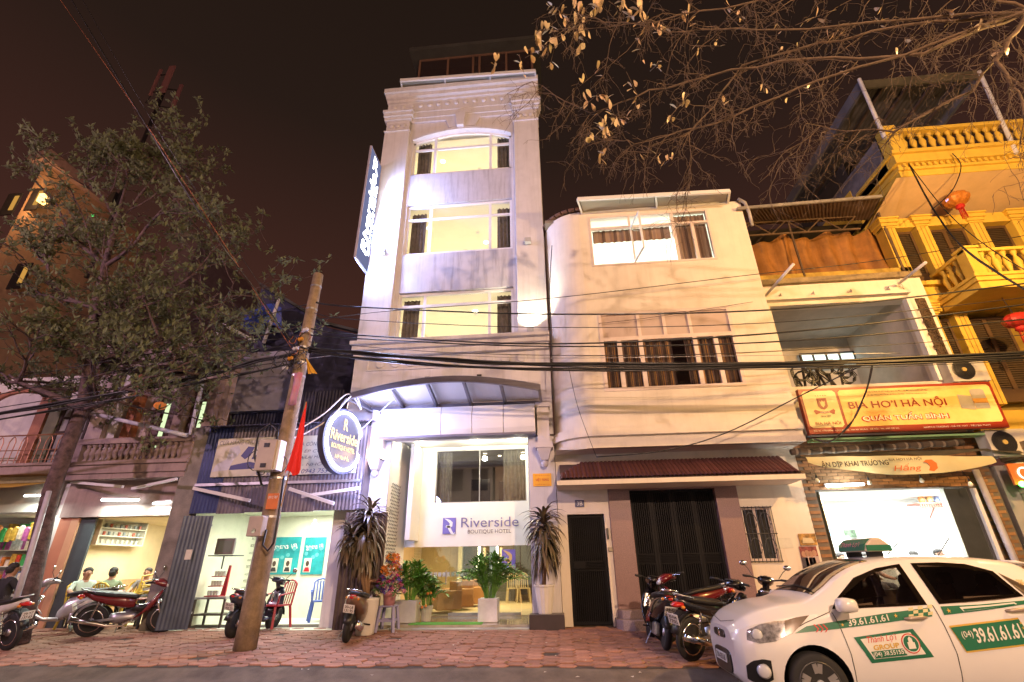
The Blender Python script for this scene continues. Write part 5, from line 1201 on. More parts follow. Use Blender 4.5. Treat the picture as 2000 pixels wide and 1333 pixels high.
t = thing('framed_picture', 'dark framed picture of a white figure on the eatery wall', 'picture', (-9.4, 15, 1.7)); c0, c1 = A(297, 1017, 14.9), A(316, 1047, 14.9)
MB().box(c0.x, c1.x, 14.9, 14.93, c1.z, c0.z).build('frame', mat('picture dark', (.10, .09, .07), .5, var=.5, scale=9), t); MB().prism([(c0.x+.08, c1.z+.03), (c1.x-.05, c1.z+.03), (c1.x-.09, c0.z-.2), (c0.x+.1, c0.z-.2)], 14.885, 14.898).build('figure', M_clean, t)
# neighbour at the far left
nh = thing('corner_shop_house', 'white house with iron balcony rail over a goods shop at the far left', 'building', (-14, Y0, .28))
MB().box(-19, -12.26, 12.0, 12.2, 3.7, 6.6).build('upper_wall', M_wgrey, nh)
b = MB(); b.box(-19, -12.0, 10.95, 12.0, 3.6, 3.8).box(-19, -12.02, 10.9, 12.0, 3.8, 3.86); b.build('balcony_slab', M_pinkd, nh)
arch = MB()
for (cx, w) in ((-13.3, .9), (-15.2, .9)):
    for i in range(12): a0, a1 = PI*i/12, PI*(i+1)/12; arch.bar((cx+w*math.cos(a0), 11.96, 5.75+.45*math.sin(a0)), (cx+w*math.cos(a1), 11.96, 5.75+.45*math.sin(a1)), .08, .12)
arch.build('window_arch', mat('terracotta trim', (.30, .12, .07), .7), nh)
for x in (-12.5, -14.3, -16.2): MB().box(x-.16, x+.16, 11.85, 12.0, 3.86, 6.2).build('pilaster', mat('striped terracotta', (.32, .14, .09), .7, var=.3), nh)
MB().box(-14.1, -13.75, 11.9, 11.999, 3.86, 6.2).build('olive_shutter', mat('olive shutter', (.12, .12, .075), .7), nh)
w = window(nh, -13.7, -12.8, 3.9, 5.7, 11.9, mat('dark wood', (.035, .02, .018), .5), mat('pale pane', (.28, .27, .27), .2), vert=(-13.4, -13.1), hor=((4.4, -13.7, -12.8), (4.9, -13.7, -12.8), (5.3, -13.7, -12.8)), fw=.06)
rl = MB(); M_cop = mat('copper rail', (.34, .17, .10), .45, .5, var=.2)
for i in range(40):
    x = -18.9+i*.17; rl.tube([(x, 10.98, 3.86), (x, 10.98, 4.42)], .012, 5)
    if i % 2 == 0: rl.tube([(x+.17*k/4+.0, 10.98, 4.42+.13*math.sin(PI*k/4)) for k in range(5)], .012, 5)
for z in (3.95, 4.2): rl.tube([(-19, 10.98, z), (-12.05, 10.98, z)], .012, 5)
rl.tube([(-19, 10.98, 4.58), (-12.05, 10.98, 4.58)], .018, 5); rl.build('balcony_rail', M_cop, nh)
MB().box(-19, -12.26, 11.3, 11.6, 2.75, 3.6).build('shop_lintel', M_wgrey, nh)
ya = MB().quad((-19, 11.3, 3.45), (-12.5, 11.3, 3.45), (-12.5, 10.4, 3.2), (-19, 10.4, 3.2)).build('yellow_awning', mat('yellow awning', (.50, .32, .05), .7), nh)
room(nh, -19, -12.3, 11.6, 14.5, .28, 2.8, mat('goods shop wall', (.6, .6, .52), .7), 'goods_shop')
light('AREA', (-13.8, 12.6, 2.7), 55, (.95, 1, .86), 1.6, target=(-13.8, 12.6, 0))
single('shop_counter', MB().box(-14.9, -12.75, 12.0, 12.5, .28, 1.0), mat('counter steel', (.32, .32, .29), .4, var=.25, scale=5), 'long grey counter in front of the goods shop', 'counter', bevel=.02)
rj = random.Random(21)
shelf = thing('goods_shelf', 'tall shelf packed with colourful goods at the far left shop', 'shelf', (-14, 13.2, .28))
MB().box(-15.4, -12.5, 13.3, 13.35, .3, 2.7).build('back_panel', M_wgrey, shelf)
for k in range(5): MB().box(-15.4, -12.5, 12.95, 13.3, .75+k*.4, .77+k*.4).build('shelf_board', M_cabw, shelf)
pal = [(.5, .05, .03), (.05, .3, .08), (.6, .5, .4), (.1, .15, .35), (.5, .3, .05), (.35, .08, .25), (.5, .5, .48), (.6, .2, .05)]
for k in range(5):
    x = -15.3
    while x < -12.6:
        w_ = rj.uniform(.06, .16); h_ = rj.uniform(.15, .34); ci = rj.randrange(8)
        MB().box(x, x+w_, 12.98+rj.random()*.08, 13.25, .772+k*.4, .772+k*.4+h_).build('packet', mat('packet%d' % ci, pal[ci], .4, var=.4, scale=14), shelf); x += w_+rj.uniform(.005, .03)
for i in range(16):
    x = -15.2+i*.17; ci = rj.randrange(8); z = 2.6-rj.random()*.12
    single('hanging_bag', MB().prism([(x-.05, z-.34), (x+.06, z-.36), (x+.07, z-.05), (x+.01, z), (x-.06, z-.05)], 12.55, 12.62), mat('packet%d' % ci, pal[ci]), ('red', 'green', 'beige', 'navy', 'ochre', 'plum', 'grey', 'orange')[ci]+' bag, the '+('first second third fourth fifth sixth seventh eighth ninth tenth eleventh twelfth thirteenth fourteenth fifteenth sixteenth'.split()[i])+' from the left hanging over the goods counter', 'bag', 'bags hanging over the goods counter', bevel=.01)

# ================================================================ tin shack
sh = thing('tin_shack', 'corrugated tin shop shack with a wide signboard between pink house and hotel', 'shack', (-6.6, 10.9, .25))
YK = 10.9
M_tblue = mat('blue tin', (.035, .05, .15), .42, .35, var=.2, streak=.3); M_tgrey = mat('grey purple tin', (.17, .15, .18), .45, .4, var=.25, streak=.5)
M_tgate = mat('slate tin door', (.085, .105, .14), .4, .4, var=.2, streak=.4); M_tbrn = mat('brown tin', (.10, .075, .07), .5, .35, var=.35, streak=.6)
SHL, SHR = -8.4, -4.42
zt_, zb_ = 4.55, 2.58
xs = [SHL, -7.75, -7.1, -6.3, -5.5, SHR]
for i in range(5): corrugated(sh, (xs[i], YK+.005*(i % 2), 0), (xs[i+1]+.04, YK+.005*(i % 2), 0), zb_-.02*(i % 2), zt_, (M_tblue if i == 0 else M_tgrey), .085, .013)
MB().box(SHL, SHR, YK+.03, YK+.1, zb_, zb_+.06).build('header_beam', M_steel, sh)
MB().bar((SHL+.02, YK-.04, 3.2), (SHR, YK-.04, 3.2), .05, .06).build('awning_rail', M_steel, sh)
for i in range(6): ribbed(sh, (SHL+.66*i, YK-.1, 4.56), (SHL+.66*(i+1)+.03, YK-.1, 4.56), (SHL+.66*i, 14, 5.2), (SHL+.66*(i+1)+.03, 14, 5.2), M_tgrey, .085, .012, 'roof_sheet')
ribbed(sh, (SHL, YK-.35, 4.5), (SHR+.1, YK-.35, 4.5), (SHL, YK+.25, 4.66), (SHR+.1, YK+.25, 4.66), mat('eave tin', (.16, .14, .2), .45, .3, var=.2), .085, .012, 'eave_sheet')
MB().box(SHR-.03, SHR, YK+.02, 11.4, .2, 4.5).build('side_post', M_tgrey, sh)
MB().box(-8.9, -8.42, YK+.05, 11.6, .2, 4.6).build('concrete_pier', M_conc, sh)
room(sh, SHL+.1, SHR-.03, YK+.12, 13.55, .27, 2.72, mat('mint wall', (.68, .70, .56), .8, var=.08, dirt=.18), 'shack_room')
light('AREA', (-6.2, 12.2, 2.66), 120, (1, 1, .86), 1.6, target=(-6.2, 12.3, 0))
t = thing('light_bulb', 'lit white bulb at the right of the shack ceiling', 'bulb', A(614, 1030, 11.6)); c = A(614, 1028, 11.6)
MB().ball(c, .07, .07, .09).build('glass', glow('white bulb', (.95, 1, .9), 16), t); MB().lathe([(.03, .08), (.03, .14), (.01, .15)], c, 8).build('socket', M_frame, t)
# door leaves standing open
for (q0, q1, mm, nm, y0_, y1_) in (((308, 1208), (372, 1203), M_tgate, 'slate', 10.72, 10.9), ((648, 1228), (738, 1222), M_tbrn, 'brown', 10.72, 10.87)):
    t = thing('tin_door', nm+' corrugated tin door leaf standing open at the '+('left' if nm == 'slate' else 'right')+' of the shack', 'door', (G(*q0, .28).x, y0_, .28))
    x0 = AX(*q0, y0_); x1 = AX(*q1, y1_); zt2 = AZ(385 if nm == 'slate' else 690, 1008 if nm == 'slate' else 1002, (y0_+y1_)/2)
    nS = 2 if nm == 'slate' else 3
    for k in range(nS):
        pA = Vector((x0+(x1-x0)*k/nS, y0_+(y1_-y0_)*k/nS, 0)); pB = Vector((x0+(x1-x0)*(k+1)/nS, y0_+(y1_-y0_)*(k+1)/nS, 0))
        corrugated(t, pA, pB, .3, zt2, mm, .08, .012)
    MB().bar((x0, y0_+.03, zt2-.2), (x1, y1_+.03, zt2-.2), .03, .04).bar((x0, y0_+.03, .6), (x1, y1_+.03, .6), .03, .04).build('door_batten', M_steel, t)
    if nm == 'slate': c = Vector(((x0+x1)/2, (y0_+y1_)/2-.03, 1.72)); MB().box(c.x-.07, c.x+.07, c.y-.004, c.y, c.z-.1, c.z+.1).build('pasted_notice', mat('pasted paper'), t)
# folded awning arms
for i, (q0, q1) in enumerate((((378, 954), (488, 978)), ((565, 955), (652, 984)), ((590, 970), (702, 954)))):
    single('awning_arm', MB().bar(A(*q0, 10.8), A(*q1, 10.5), .05, .07), M_frame, ('folded white awning arm on the blue end of the shack', 'folded white awning arm slanting down right of the utility pole', 'folded white awning arm slanting up towards the ring sign')[i], 'awning arm')
# signboard
sb = thing('shop_signboard', 'wide cream signboard with a blue machine picture on the tin shack', 'sign', (-6.5, 10.85, 3.45))
YS = 10.84
c0, c1 = A(428, 853, YS), A(690, 929, YS); x0 = (AX(428, 853, YS)+AX(412, 928, YS))/2; x1 = AX(697, 900, YS); z1_, z0_ = AZ(560, 853, YS), AZ(560, 928, YS)
MB().box(x0, x1, YS, YS+.03, z0_, z1_).build('board', mat('cream board', (.52, .49, .38), .5, var=.08, dirt=.15), sb)
M_gtx = mat('grey lettering', (.13, .12, .14), .5, var=0); M_nav = mat('navy print', (.03, .035, .16), .5, var=.1); ys = YS-.004
def onsb(s, px0, px1, py, h, mm=M_gtx, **kw):
    text(s, mm, sb, A((px0+px1)/2, py, ys), width=AX(px1, py, ys)-AX(px0, py, ys), height=h, shear=.18, **kw)
onsb('CỬA HÀNG CHUYÊN :', 430, 519, 863, .13); onsb('MAY GIA CÔNG', 560, 625, 867, .11); onsb('MÁY ÉP CỔ', 566, 628, 880, .11); onsb('SỬA LẠI MẶT', 575, 634, 893, .11); onsb('THU MUA ĐỒNG - NHÔM', 480, 640, 907, .11); onsb('0912 345 911 - 0943 753 595', 500, 664, 921, .1, M_nav)
a = A(462, 893, ys); b = MB()
b.prism([(a.x-.12, a.z-.3), (a.x+.55, a.z-.28), (a.x+.62, a.z-.18), (a.x+.35, a.z-.12), (a.x+.05, a.z-.17), (a.x-.1, a.z-.2)], ys, ys+.003)
b.prism([(a.x+.1, a.z+.02), (a.x+.24, a.z+.24), (a.x+.4, a.z+.22), (a.x+.34, a.z+.02), (a.x+.22, a.z-.06)], ys, ys+.003); b.prism([(a.x+.38, a.z-.06), (a.x+.6, a.z-.05), (a.x+.6, a.z+.03), (a.x+.42, a.z+.03)], ys, ys+.003); b.build('machine_picture', M_nav, sb)
MB().prism([(a.x-.55, a.z-.33), (a.x-.15, a.z-.3), (a.x-.06, a.z-.06), (a.x+.08, a.z+.12), (a.x-.0, a.z+.28), (a.x-.2, a.z+.22), (a.x-.24, a.z-.05), (a.x-.45, a.z-.15)], ys+.001, ys+.003).build('figure_picture', mat('pale figure', (.5, .5, .56), .6), sb)
# inside the shack
t = thing('television', 'grey boxy television on a wall bracket in the shack', 'television', A(445, 1080, 11.35)); p = A(447, 1068, 11.35)
MB().box(p.x-.22, p.x+.22, 11.2, 11.25, p.z-.17, p.z+.17).build('screen_bezel', mat('tv grey', (.16, .15, .14), .5), t, bevel=.015); MB().box(p.x-.15, p.x+.17, 11.19, 11.199, p.z-.12, p.z+.12).build('screen', mat('tv screen', (.16, .19, .17), .15, var=.05), t)
b = MB(); b.add([(p.x-.21, 11.25, p.z-.16), (p.x+.21, 11.25, p.z-.16), (p.x+.21, 11.25, p.z+.16), (p.x-.21, 11.25, p.z+.16), (p.x-.28, 11.6, p.z-.12), (p.x+.0, 11.6, p.z-.12), (p.x+.0, 11.6, p.z+.1), (p.x-.28, 11.6, p.z+.1)], [(0, 1, 5, 4), (1, 2, 6, 5), (2, 3, 7, 6), (3, 0, 4, 7), (4, 5, 6, 7)]); b.build('casing', mat('tv grey'), t)
MB().bar((p.x-.35, 11.4, p.z-.19), (p.x+.25, 11.4, p.z-.19), .4, .02).bar((p.x-.1, 11.4, p.z-.2), (p.x-.3, 11.7, p.z-.45), .03, .03).build('bracket', M_dark, t)
for i, (px0, px1, lb) in enumerate(((528, 578, 'teal poster of portraits in the shack, the one by the pole'), (597, 628, 'teal poster of portraits in the shack, the one by the lit bulb'))):
    t = thing('poster', lb, 'poster', A(px0, 1120, 13.5), group='teal posters in the shack'); c0, c1 = A(px0, 1050, 13.5), A(px1, 1122, 13.5)
    MB().box(c0.x, c1.x, 13.5, 13.52, c1.z, c0.z).build('sheet', mat('teal print', (.02, .30, .33), .4, var=.3, scale=3), t)
    text('Bi trang', M_clean, t, ((c0.x+c1.x)/2, 13.495, c0.z-.25), width=(c1.x-c0.x)*.85, height=.16, shear=.3, u=(-1, 0, 0))
    for k in range(2 if i == 0 else 1):
        xx = c0.x+(c1.x-c0.x)*(.28+.42*k); zz = c1.z+.22; MB().box(xx-.1, xx+.1, 13.49, 13.497, zz-.17, zz+.17).build('portrait_card', M_cabw, t)
        MB().prism([(xx+.05*math.cos(q*PI/4), zz+.04+.07*math.sin(q*PI/4)) for q in range(8)], 13.483, 13.489).build('portrait_hair', mat('print dark', (.06, .04, .03), .6), t)
        MB().prism([(xx-.08, zz-.15), (xx+.08, zz-.15), (xx+.05, zz-.05), (xx-.05, zz-.05)], 13.483, 13.489).build('portrait_shirt', (M_red if i else M_dark), t)
    for k in range(5): MB().prism([(c0.x+(c1.x-c0.x)*(.15+.17*k)+.05*math.cos(q*PI/5), c1.z+.5+.12*math.sin(k*2)+.05*math.sin(q*PI/5)) for q in range(10)], 13.49, 13.497).build('bubble', mat('pale teal', (.10, .42, .45), .5), t)
st = thing('drinks_stand', 'red step stand with bottles on a dark table at the left of the shack', 'stand', A(395, 1180, 11.6))
p = G(392, 1198, .3); p = A(405, 1180, 11.4)
M_wood = mat('dark table wood', (.05, .03, .025), .5, var=.2)
MB().box(p.x-.35, p.x+.4, 11.4, 11.9, .82, .86).build('table_top', M_steel, st)
for dx in (-.32, .37):
    for yy in (11.43, 11.87): MB().box(p.x+dx-.02, p.x+dx+.02, yy-.02, yy+.02, .27, .82).build('leg', M_wood, st)
MB().box(p.x-.33, p.x+.38, 11.45, 11.88, .5, .53).build('lower_shelf', M_wood, st)
for k in range(3): MB().box(p.x-.3, p.x+.05-.04*k, 11.65+k*.06, 11.9, .86+.2*k, .88+.2*k).build('tier', M_red, st)
MB().prism([(p.x-.05, .88), (p.x+.06, .88), (p.x+.06, 1.5), (p.x+.02, 1.5)], 11.86, 11.9).build('stand_side', M_red, st)
for k in range(3):
    for i in range(4): single('drinking_glass', MB().lathe([(.025, 0), (.032, .1), (.028, .1), (.02, .01)], (p.x-.26+i*.07, 11.74+k*.06, .881+.2*k), 8), mat('clear ware', (.5, .53, .5), .15, var=0), 'clear glass on the red step stand in the shack', 'glass', 'glasses on the red stand')

# ================================================================ dark house behind the shack, distant buildings, mast
dh = thing('dark_house', 'dark blue tin-clad house with sloping roof behind the tin shack', 'building', (-7.5, 13, .3))
M_navy = mat('navy tin', (.035, .036, .075), .5, .2, var=.3, streak=.4)
YD = 13.2
q = [A(540, 572, YD), A(640, 640, YD), A(690, 668, YD)]
b = MB(); b.prism([(-9.6, 4.4), (-5.25, 4.4), (-5.25, q[2].z), (q[1].x, q[1].z), (q[0].x, q[0].z), (-9.6, q[0].z+.2)], YD, YD+4); b.build('wall', M_navy, dh)
b = MB(); b.bar((q[0].x-.5, YD-.15, q[0].z+.25), (q[1].x, YD-.15, q[1].z+.06), .2, .08).bar((q[1].x, YD-.15, q[1].z+.06), (-5.22, YD-.15, q[2].z+.04), .2, .08); b.build('roof_edge', mat('dark roofing'), dh)
for i in range(5): corrugated(dh, (-9.5+i*.85, YD-.05, 0), (-8.65+i*.85, YD-.05, 0), 4.9, 6.2, M_navy, .1, .014)
b = MB(); w0, w1 = A(470, 690, 12.9), A(560, 800, 12.9); b.box(w0.x, w1.x, 12.9, 13.1, w1.z, w0.z); b.build('plaster_bay', mat('lilac bay', (.28, .27, .34), .8, var=.2), dh)
tpn = single('blue_tarpaulin', MB().sheet([[A(470+i*16, 600+8*math.sin(i*1.3)+j*14, 12.6+.1*math.sin(i+j)) for i in range(6)] for j in range(4)]), mat('blue tarp', (.02, .05, .28), .5, var=.3), 'crumpled blue tarpaulin on the dark roof left of the utility pole', 'tarpaulin', smooth=True)
for i, (q0, q1) in enumerate((((430, 633), (398, 735)), ((428, 630), (500, 668)), ((545, 585), (515, 670)))):
    single('scaffold_pipe', MB().tube([A(*q0, 12.2), A(*q1, 12.2)], .05, 8), mat('white pvc pipe'), ('upright pale pipe on the roof left of the blue tarpaulin', 'slanting pale pipe below the blue tarpaulin', 'pale pipe leaning at the right of the blue tarpaulin')[i], 'pipe', 'pipes on the dark roof', smooth=True)
fb = thing('distant_building', 'tall pale building lit orange rising behind the left tree', 'building', (-24, 22, .3))
M_far = mat('far orange wall', (.50, .33, .20), .8, var=.12)
q0, q1 = A(120, 290, 22), A(165, 330, 24)
MB().box(-34, q0.x, 22, 30, .3, AZ(60, 330, 22)).build('wall', M_far, fb); MB().box(-34.3, q0.x+.5, 21.2, 30, AZ(60, 330, 22), AZ(100, 292, 21.2)).build('roof_slab', mat('pinkish slab', (.36, .25, .24), .8), fb)
for (px, py, w_, h_) in ((22, 400, 1.0, 1.8), (70, 390, .9, 1.8), (40, 540, 1.0, 1.8)):
    c = A(px, py, 22); f = MB().box(c.x-w_/2, c.x+w_/2, 21.93, 21.999, c.z-h_/2, c.z+h_/2).build('window', M_dark, fb); MB().box(c.x+w_*.1, c.x+w_*.4, 21.9, 21.929, c.z-h_*.3, c.z+h_*.35).build('lit_pane', glow('far lit pane', (1, .5, .1), .5), f)
c = A(78, 385, 21.5); t = thing('wall_lamp', 'small orange lamp glowing on the distant pale building', 'wall lamp', c); MB().box(c.x-.15, c.x+.15, 21.5, 21.95, c.z-.3, c.z+.3).build('shade', glow('far lamp', (1, .55, .15), 4), t); light('POINT', (c.x, 20.6, c.z), 420, (1, .50, .2), .3)
db = thing('distant_building', 'dim purple grey building behind the left tree crown', 'building', (-21, 26, .3))
MB().box(-24.5, AX(300, 560, 26), 26, 34, .3, AZ(220, 480, 26)).build('wall', mat('dim far wall', (.16, .12, .14), .9, var=.2), db); MB().box(-24.8, AX(305, 560, 26), 25.6, 34, AZ(220, 480, 26), AZ(220, 472, 26)).build('roof_slab', M_conc, db)
am = thing('antenna_mast', 'dark telecom mast with three pink panel antennas above the trees', 'antenna', A(215, 420, 24))
b0, b1 = A(205, 430, 24), A(330, 165, 24); top = Vector((b0.x+.9, 24, b1.z))
ax_ = AX(318, 190, 24); z0m, z1m = AZ(225, 400, 24), AZ(335, 150, 24); mx = (AX(225, 400, 24)+AX(335, 150, 24))/2
MB().tube([(mx, 24, z0m-6), (mx, 24, z1m)], .13, 8).build('mast', M_dark, am)
for i, (dx, dy, w_) in enumerate(((-1.0, .0, .22), (.55, -.5, .5), (1.05, .3, .28))):
    z_ = z1m-2.6+(.5 if i == 0 else (0 if i == 1 else -1.2)); MB().box(mx+dx-w_/2, mx+dx+w_/2, 24+dy-.12, 24+dy, z_, z_+3.0).build('panel_antenna', mat('antenna pink', (.46, .25, .27), .6, var=.05), am)
    MB().tube([(mx, 24, z_+.4), (mx+dx, 24+dy, z_+.4)], .05, 6).tube([(mx, 24, z_+2.4), (mx+dx, 24+dy, z_+2.4)], .05, 6).build('bracket', M_dark, am)
    MB().tube([(mx+dx, 24+dy, z_), (mx+dx-.2, 24+dy, z_-.8), (mx-.2, 24, z_-.9), (mx, 24, z_-.3)], .03, 5).build('cable_loop', M_dark, am)
MB().box(mx-.5, mx-.1, 23.7, 24.1, z0m-.2, z0m+.9).build('radio_box', M_dark, am); MB().ball((mx-.9, 23.9, z0m+.4), .07).build('status_lamp', glow('red status', (1, .3, .1), 2), am); MB().ball((mx-1.4, 23.9, z0m-.9), .08).build('status_lamp', glow('green status', (.1, 1, .2), 2), am)

# ================================================================ houses across the road (behind the viewer; seen only mirrored in glass and paint)
rj = random.Random(31)
for i, (x0, x1, h, cc, lb) in enumerate(((-22, -13, 9, (.4, .33, .28), 'beige shop house across the road at the far left'), (-12.8, -5, 11, (.36, .38, .36), 'grey shop house across the road'), (-4.8, 4, 8.5, (.45, .36, .25), 'cream shop house across the road behind the viewer'), (4.2, 12, 12, (.33, .26, .22), 'brown shop house across the road'), (12.2, 22, 9, (.42, .4, .35), 'pale shop house across the road at the far right'))):
    t = thing('opposite_house', lb, 'building', ((x0+x1)/2, -12, 0), group='houses across the road')
    MB().box(x0, x1, -20, -12, 0, h).build('wall', mat('opposite wall%d' % i, cc, .85, var=.15), t); MB().box(x0-.1, x1+.1, -20, -11.7, h, h+.2).build('cornice', M_conc, t)
    MB().box(x0+.6, x1-.6, -12.05, -11.95, .1, 2.8).build('lit_shopfront', glow('opposite shop%d' % (i % 2), ((1, .86, .6), (.85, 1, .9))[i % 2], .8), t)
    for k in range(int(h/3)-1):
        n = 4
        for j in range(n): x = x0+(x1-x0)*(j+.5)/n; MB().box(x-.6, x+.6, -12.04, -11.96, 3.6+k*3, 5.2+k*3).build('window', glow('opposite lit window', (1, .8, .5), .9) if rj.random() < .4 else M_dark, t)
# ================================================================ projecting signs of the hotel
M_neon = glow('blue white neon', (.68, .72, 1.0), 13); M_led = glow('amber letters', (1, .78, .42), 2.0)
C = A(670, 862, 10.35); th = rad(78); U = Vector((math.cos(th), math.sin(th), 0)); N = Vector((math.sin(th), -math.cos(th), 0)); Z = Vector((0, 0, 1))
rs = thing('round_neon_sign', 'round projecting hotel sign ringed with blue-white neon left of the canopy', 'sign', C-Z*.75)
def ringpts(r, off, n=40): return [C+N*off+U*(r*math.cos(2*PI*i/n))+Z*(r*math.sin(2*PI*i/n)) for i in range(n+1)]
MB().lathe([(0, -.12), (.72, -.12), (.72, .02), (0, .02)], C, 40, N).build('casing', mat('navy casing', (.05, .05, .10), .5), rs)
disc(MB(), C+N*.026, .58, N, 40).build('face', mat('sign grey face', (.05, .047, .06), .5, emit=(.62, .6, .8), es=.07), rs)
MB().tube(ringpts(.63, .05), .032, 8, False).build('neon_ring', M_neon, rs, smooth=True)
MB().tube(ringpts(.63, -.15), .02, 6, False).build('rear_neon_ring', M_neon, rs)
for (s, w, h, dz) in (('R', .16, .26, .36), ('Riverside', .98, .24, .08), ('BOUTIQUE HOTEL', .84, .12, -.17), ('119 Vân Đồn', .5, .11, -.36)):
    text(s, M_led, rs, C+N*.035+Z*dz, width=w, height=h, u=U, bold=.02)
b = MB(); q = C+Z*.74
b.tube([q-U*.25, q-U*.1+Z*.22, q+U*.1+Z*.22, Vector((-4.35, 11.42, q.z+.15))], .02, 6).tube([q, q+Z*.22], .015, 5).tube([C+N*.0+U*.55+Z*.35, Vector((-3.75, 10.6, 5.0))], .014, 5); b.build('hanger', M_steel, rs)
light('POINT', C+N*.7-Z*.8, 150, (.48, .52, 1.0), .3)
light('POINT', C+N*.9+Z*.75, 190, (.48, .52, 1.0), .3)
light('POINT', C-N*.5+Z*.2, 34, (.5, .55, 1.0), .3)
bl_ = thing('vertical_light_box', 'tall lit blade sign high on the left edge of the hotel', 'sign', (-5.25, 11.0, 9.05))
MB().box(-5.20, -5.14, 10.5, 11.39, 9.05, 13.15).build('box', mat('box lavender', (.34, .32, .40), .5), bl_, bevel=.01)
MB().quad((-5.135, 10.53, 9.1), (-5.135, 11.36, 9.1), (-5.135, 11.36, 13.1), (-5.135, 10.53, 13.1)).build('lit_face', glow('lit acrylic', (.50, .55, 1.0), .28), bl_)
M_lt = glow('lit white letters', (.88, .93, 1.0), 9)
text('Riverside', M_lt, bl_, (-5.125, 10.9, 10.95), width=2.9, height=.42, u=(0, 0, 1), v=(0, -1, 0), bold=.03); text('BOUTIQUE HOTEL', M_lt, bl_, (-5.125, 11.22, 10.9), width=2.6, height=.16, u=(0, 0, 1), v=(0, -1, 0), bold=.02)
text('R', M_lt, bl_, (-5.125, 10.95, 12.72), height=.5, u=(0, 1, 0))
MB().quad((-5.205, 10.53, 9.1), (-5.205, 11.36, 9.1), (-5.205, 11.36, 13.1), (-5.205, 10.53, 13.1)).build('rear_lit_face', glow('lit acrylic'), bl_)
light('AREA', (-5.05, 10.9, 10.6), 420, (.42, .50, 1.0), .7, target=(-2.0, 11.6, 10.2), sy=3.4)

# ================================================================ utility pole
PB = Vector((-5.42, 9.15, gz(9.15))); PT = A(622, 537, 9.15)
def pole_at(z): return PB.lerp(PT, (z-PB.z)/(PT.z-PB.z))
up = thing('utility_pole', 'weathered round concrete utility pole with pasted adverts and meter boxes', 'pole', PB)
M_pole = mat('stained pole concrete', (.27, .20, .13), .9, var=.3, scale=6, bump=.35, bscale=45, streak=.5)
MB().tube([PB.lerp(PT, i/10) for i in range(11)], [.185-.075*i/10 for i in range(11)], 18).build('shaft', M_pole, up, smooth=True)
for z in (2.3, 3.0, 5.1, 5.4, 5.75, 6.1, 6.7, 7.3):
    c = pole_at(z); r = .185-.075*(z-PB.z)/(PT.z-PB.z)+.008; MB().lathe([(r-.02, -.02), (r, -.02), (r, .02), (r-.02, .02)], c, 16).build('steel_band', M_steel, up)
def pbox(px, py, w, h, d, nm, mm):
    c = A(px, py, 9.0); MB().box(c.x-w/2, c.x+w/2, 8.72, 8.72+d, c.z-h/2, c.z+h/2).build(nm, mm, up, bevel=.015); return c
M_bx = mat('meter box beige', (.42, .36, .33), .5, var=.1, dirt=.25)
c = pbox(534, 894, .36, .58, .26, 'meter_box', M_bx); MB().box(c.x+.182, c.x+.24, 8.76, 8.96, c.z-.28, c.z+.28).build('box_side', M_frame, up)
for dz in (.18, -.2): MB().box(c.x-.06, c.x+.05, 8.712, 8.719, c.z+dz-.04, c.z+dz+.04).build('meter_window', M_black, up)
c = pbox(514, 1030, .26, .34, .18, 'small_box', M_bx); MB().lathe([(.0, .01), (.04, .008), (.045, 0)], (c.x, 8.719, c.z-.08), 12, (0, -1, 0)).build('lock_cap', M_chrome, up)
rj = random.Random(2)
for i in range(9):                               # pasted paper adverts with phone numbers, wrapped on the shaft
    z = .95+i*.115; cc = pole_at(z); r = .185-.075*(z-PB.z)/(PT.z-PB.z)+.004; rows = []
    for zz in (z, z+.108): rows.append([(pole_at(zz).x+r*math.sin(a)*1.0, pole_at(zz).y-r*math.cos(a), zz) for a in [-1.25+k*.16 for k in range(6)]])
    MB().sheet(rows).build('pasted_advert', mat('old paper', (.38, .33, .33), .8, var=.25, scale=8), up, smooth=True)
    text(rj.choice(('0979.2787', '0988.2787', 'KHOAN CẮT', '2787 988')), M_sb, up, (cc.x-.13, cc.y-r*.95-.02, z+.05), width=.16, height=.05, u=(.8, -.6, 0))
c = pole_at(2.55); MB().box(c.x-.02, c.x+.2, c.y-.2, c.y-.195, 2.42, 2.7).build('orange_label', mat('orange label', (.62, .17, .03), .5), up); text('0912 787', M_clean, up, (c.x+.09, c.y-.203, 2.63), width=.18, height=.05)
rj = random.Random(4)
for i in range(20):                              # tangle of service wires and junctions
    z = rj.choice((3.1, 3.2, 5.3, 5.5, 5.7, 5.9)); c = pole_at(z)+Vector((rj.uniform(-.35, .1), rj.uniform(-.3, -.1), rj.uniform(-.1, .15))); r0 = rj.uniform(.06, .2)
    pts = [c+Vector((r0*math.cos(k*.6+i), rj.uniform(-.03, .03), r0*1.1*math.sin(k*.6+i))) for k in range(rj.randrange(6, 13))]
    MB().tube(pts, .009, 5).build('wire_loop', (M_black if i % 4 else mat('copper wire', (.35, .13, .06), .4, .6)), up, smooth=True)
for i in range(5):
    c = pole_at(5.2+i*.22)+Vector((-.25+.07*i, -.22, 0)); MB().lathe([(.03, 0), (.05, .03), (.03, .06), (.05, .09), (.02, .12)], c, 10, (1, 0, .3)).build('insulator', mat('glazed insulator%d' % (i % 2), ((.5, .5, .55), (.55, .25, .03))[i % 2], .25), up, smooth=True)
MB().tube([A(511, 948, 8.9), A(497, 890, 8.85), A(505, 845, 8.85), A(528, 828, 8.85), A(543, 842, 8.85), A(540, 866, 8.85)], .022, 7).build('service_cable', M_black, up, smooth=True)
MB().tube([A(520, 1035, 8.85), A(513, 1065, 8.85), A(523, 1076, 8.85), A(534, 1062, 8.85), A(545, 1000, 8.9), A(555, 930, 8.95)], .02, 7).build('service_cable', M_black, up, smooth=True)
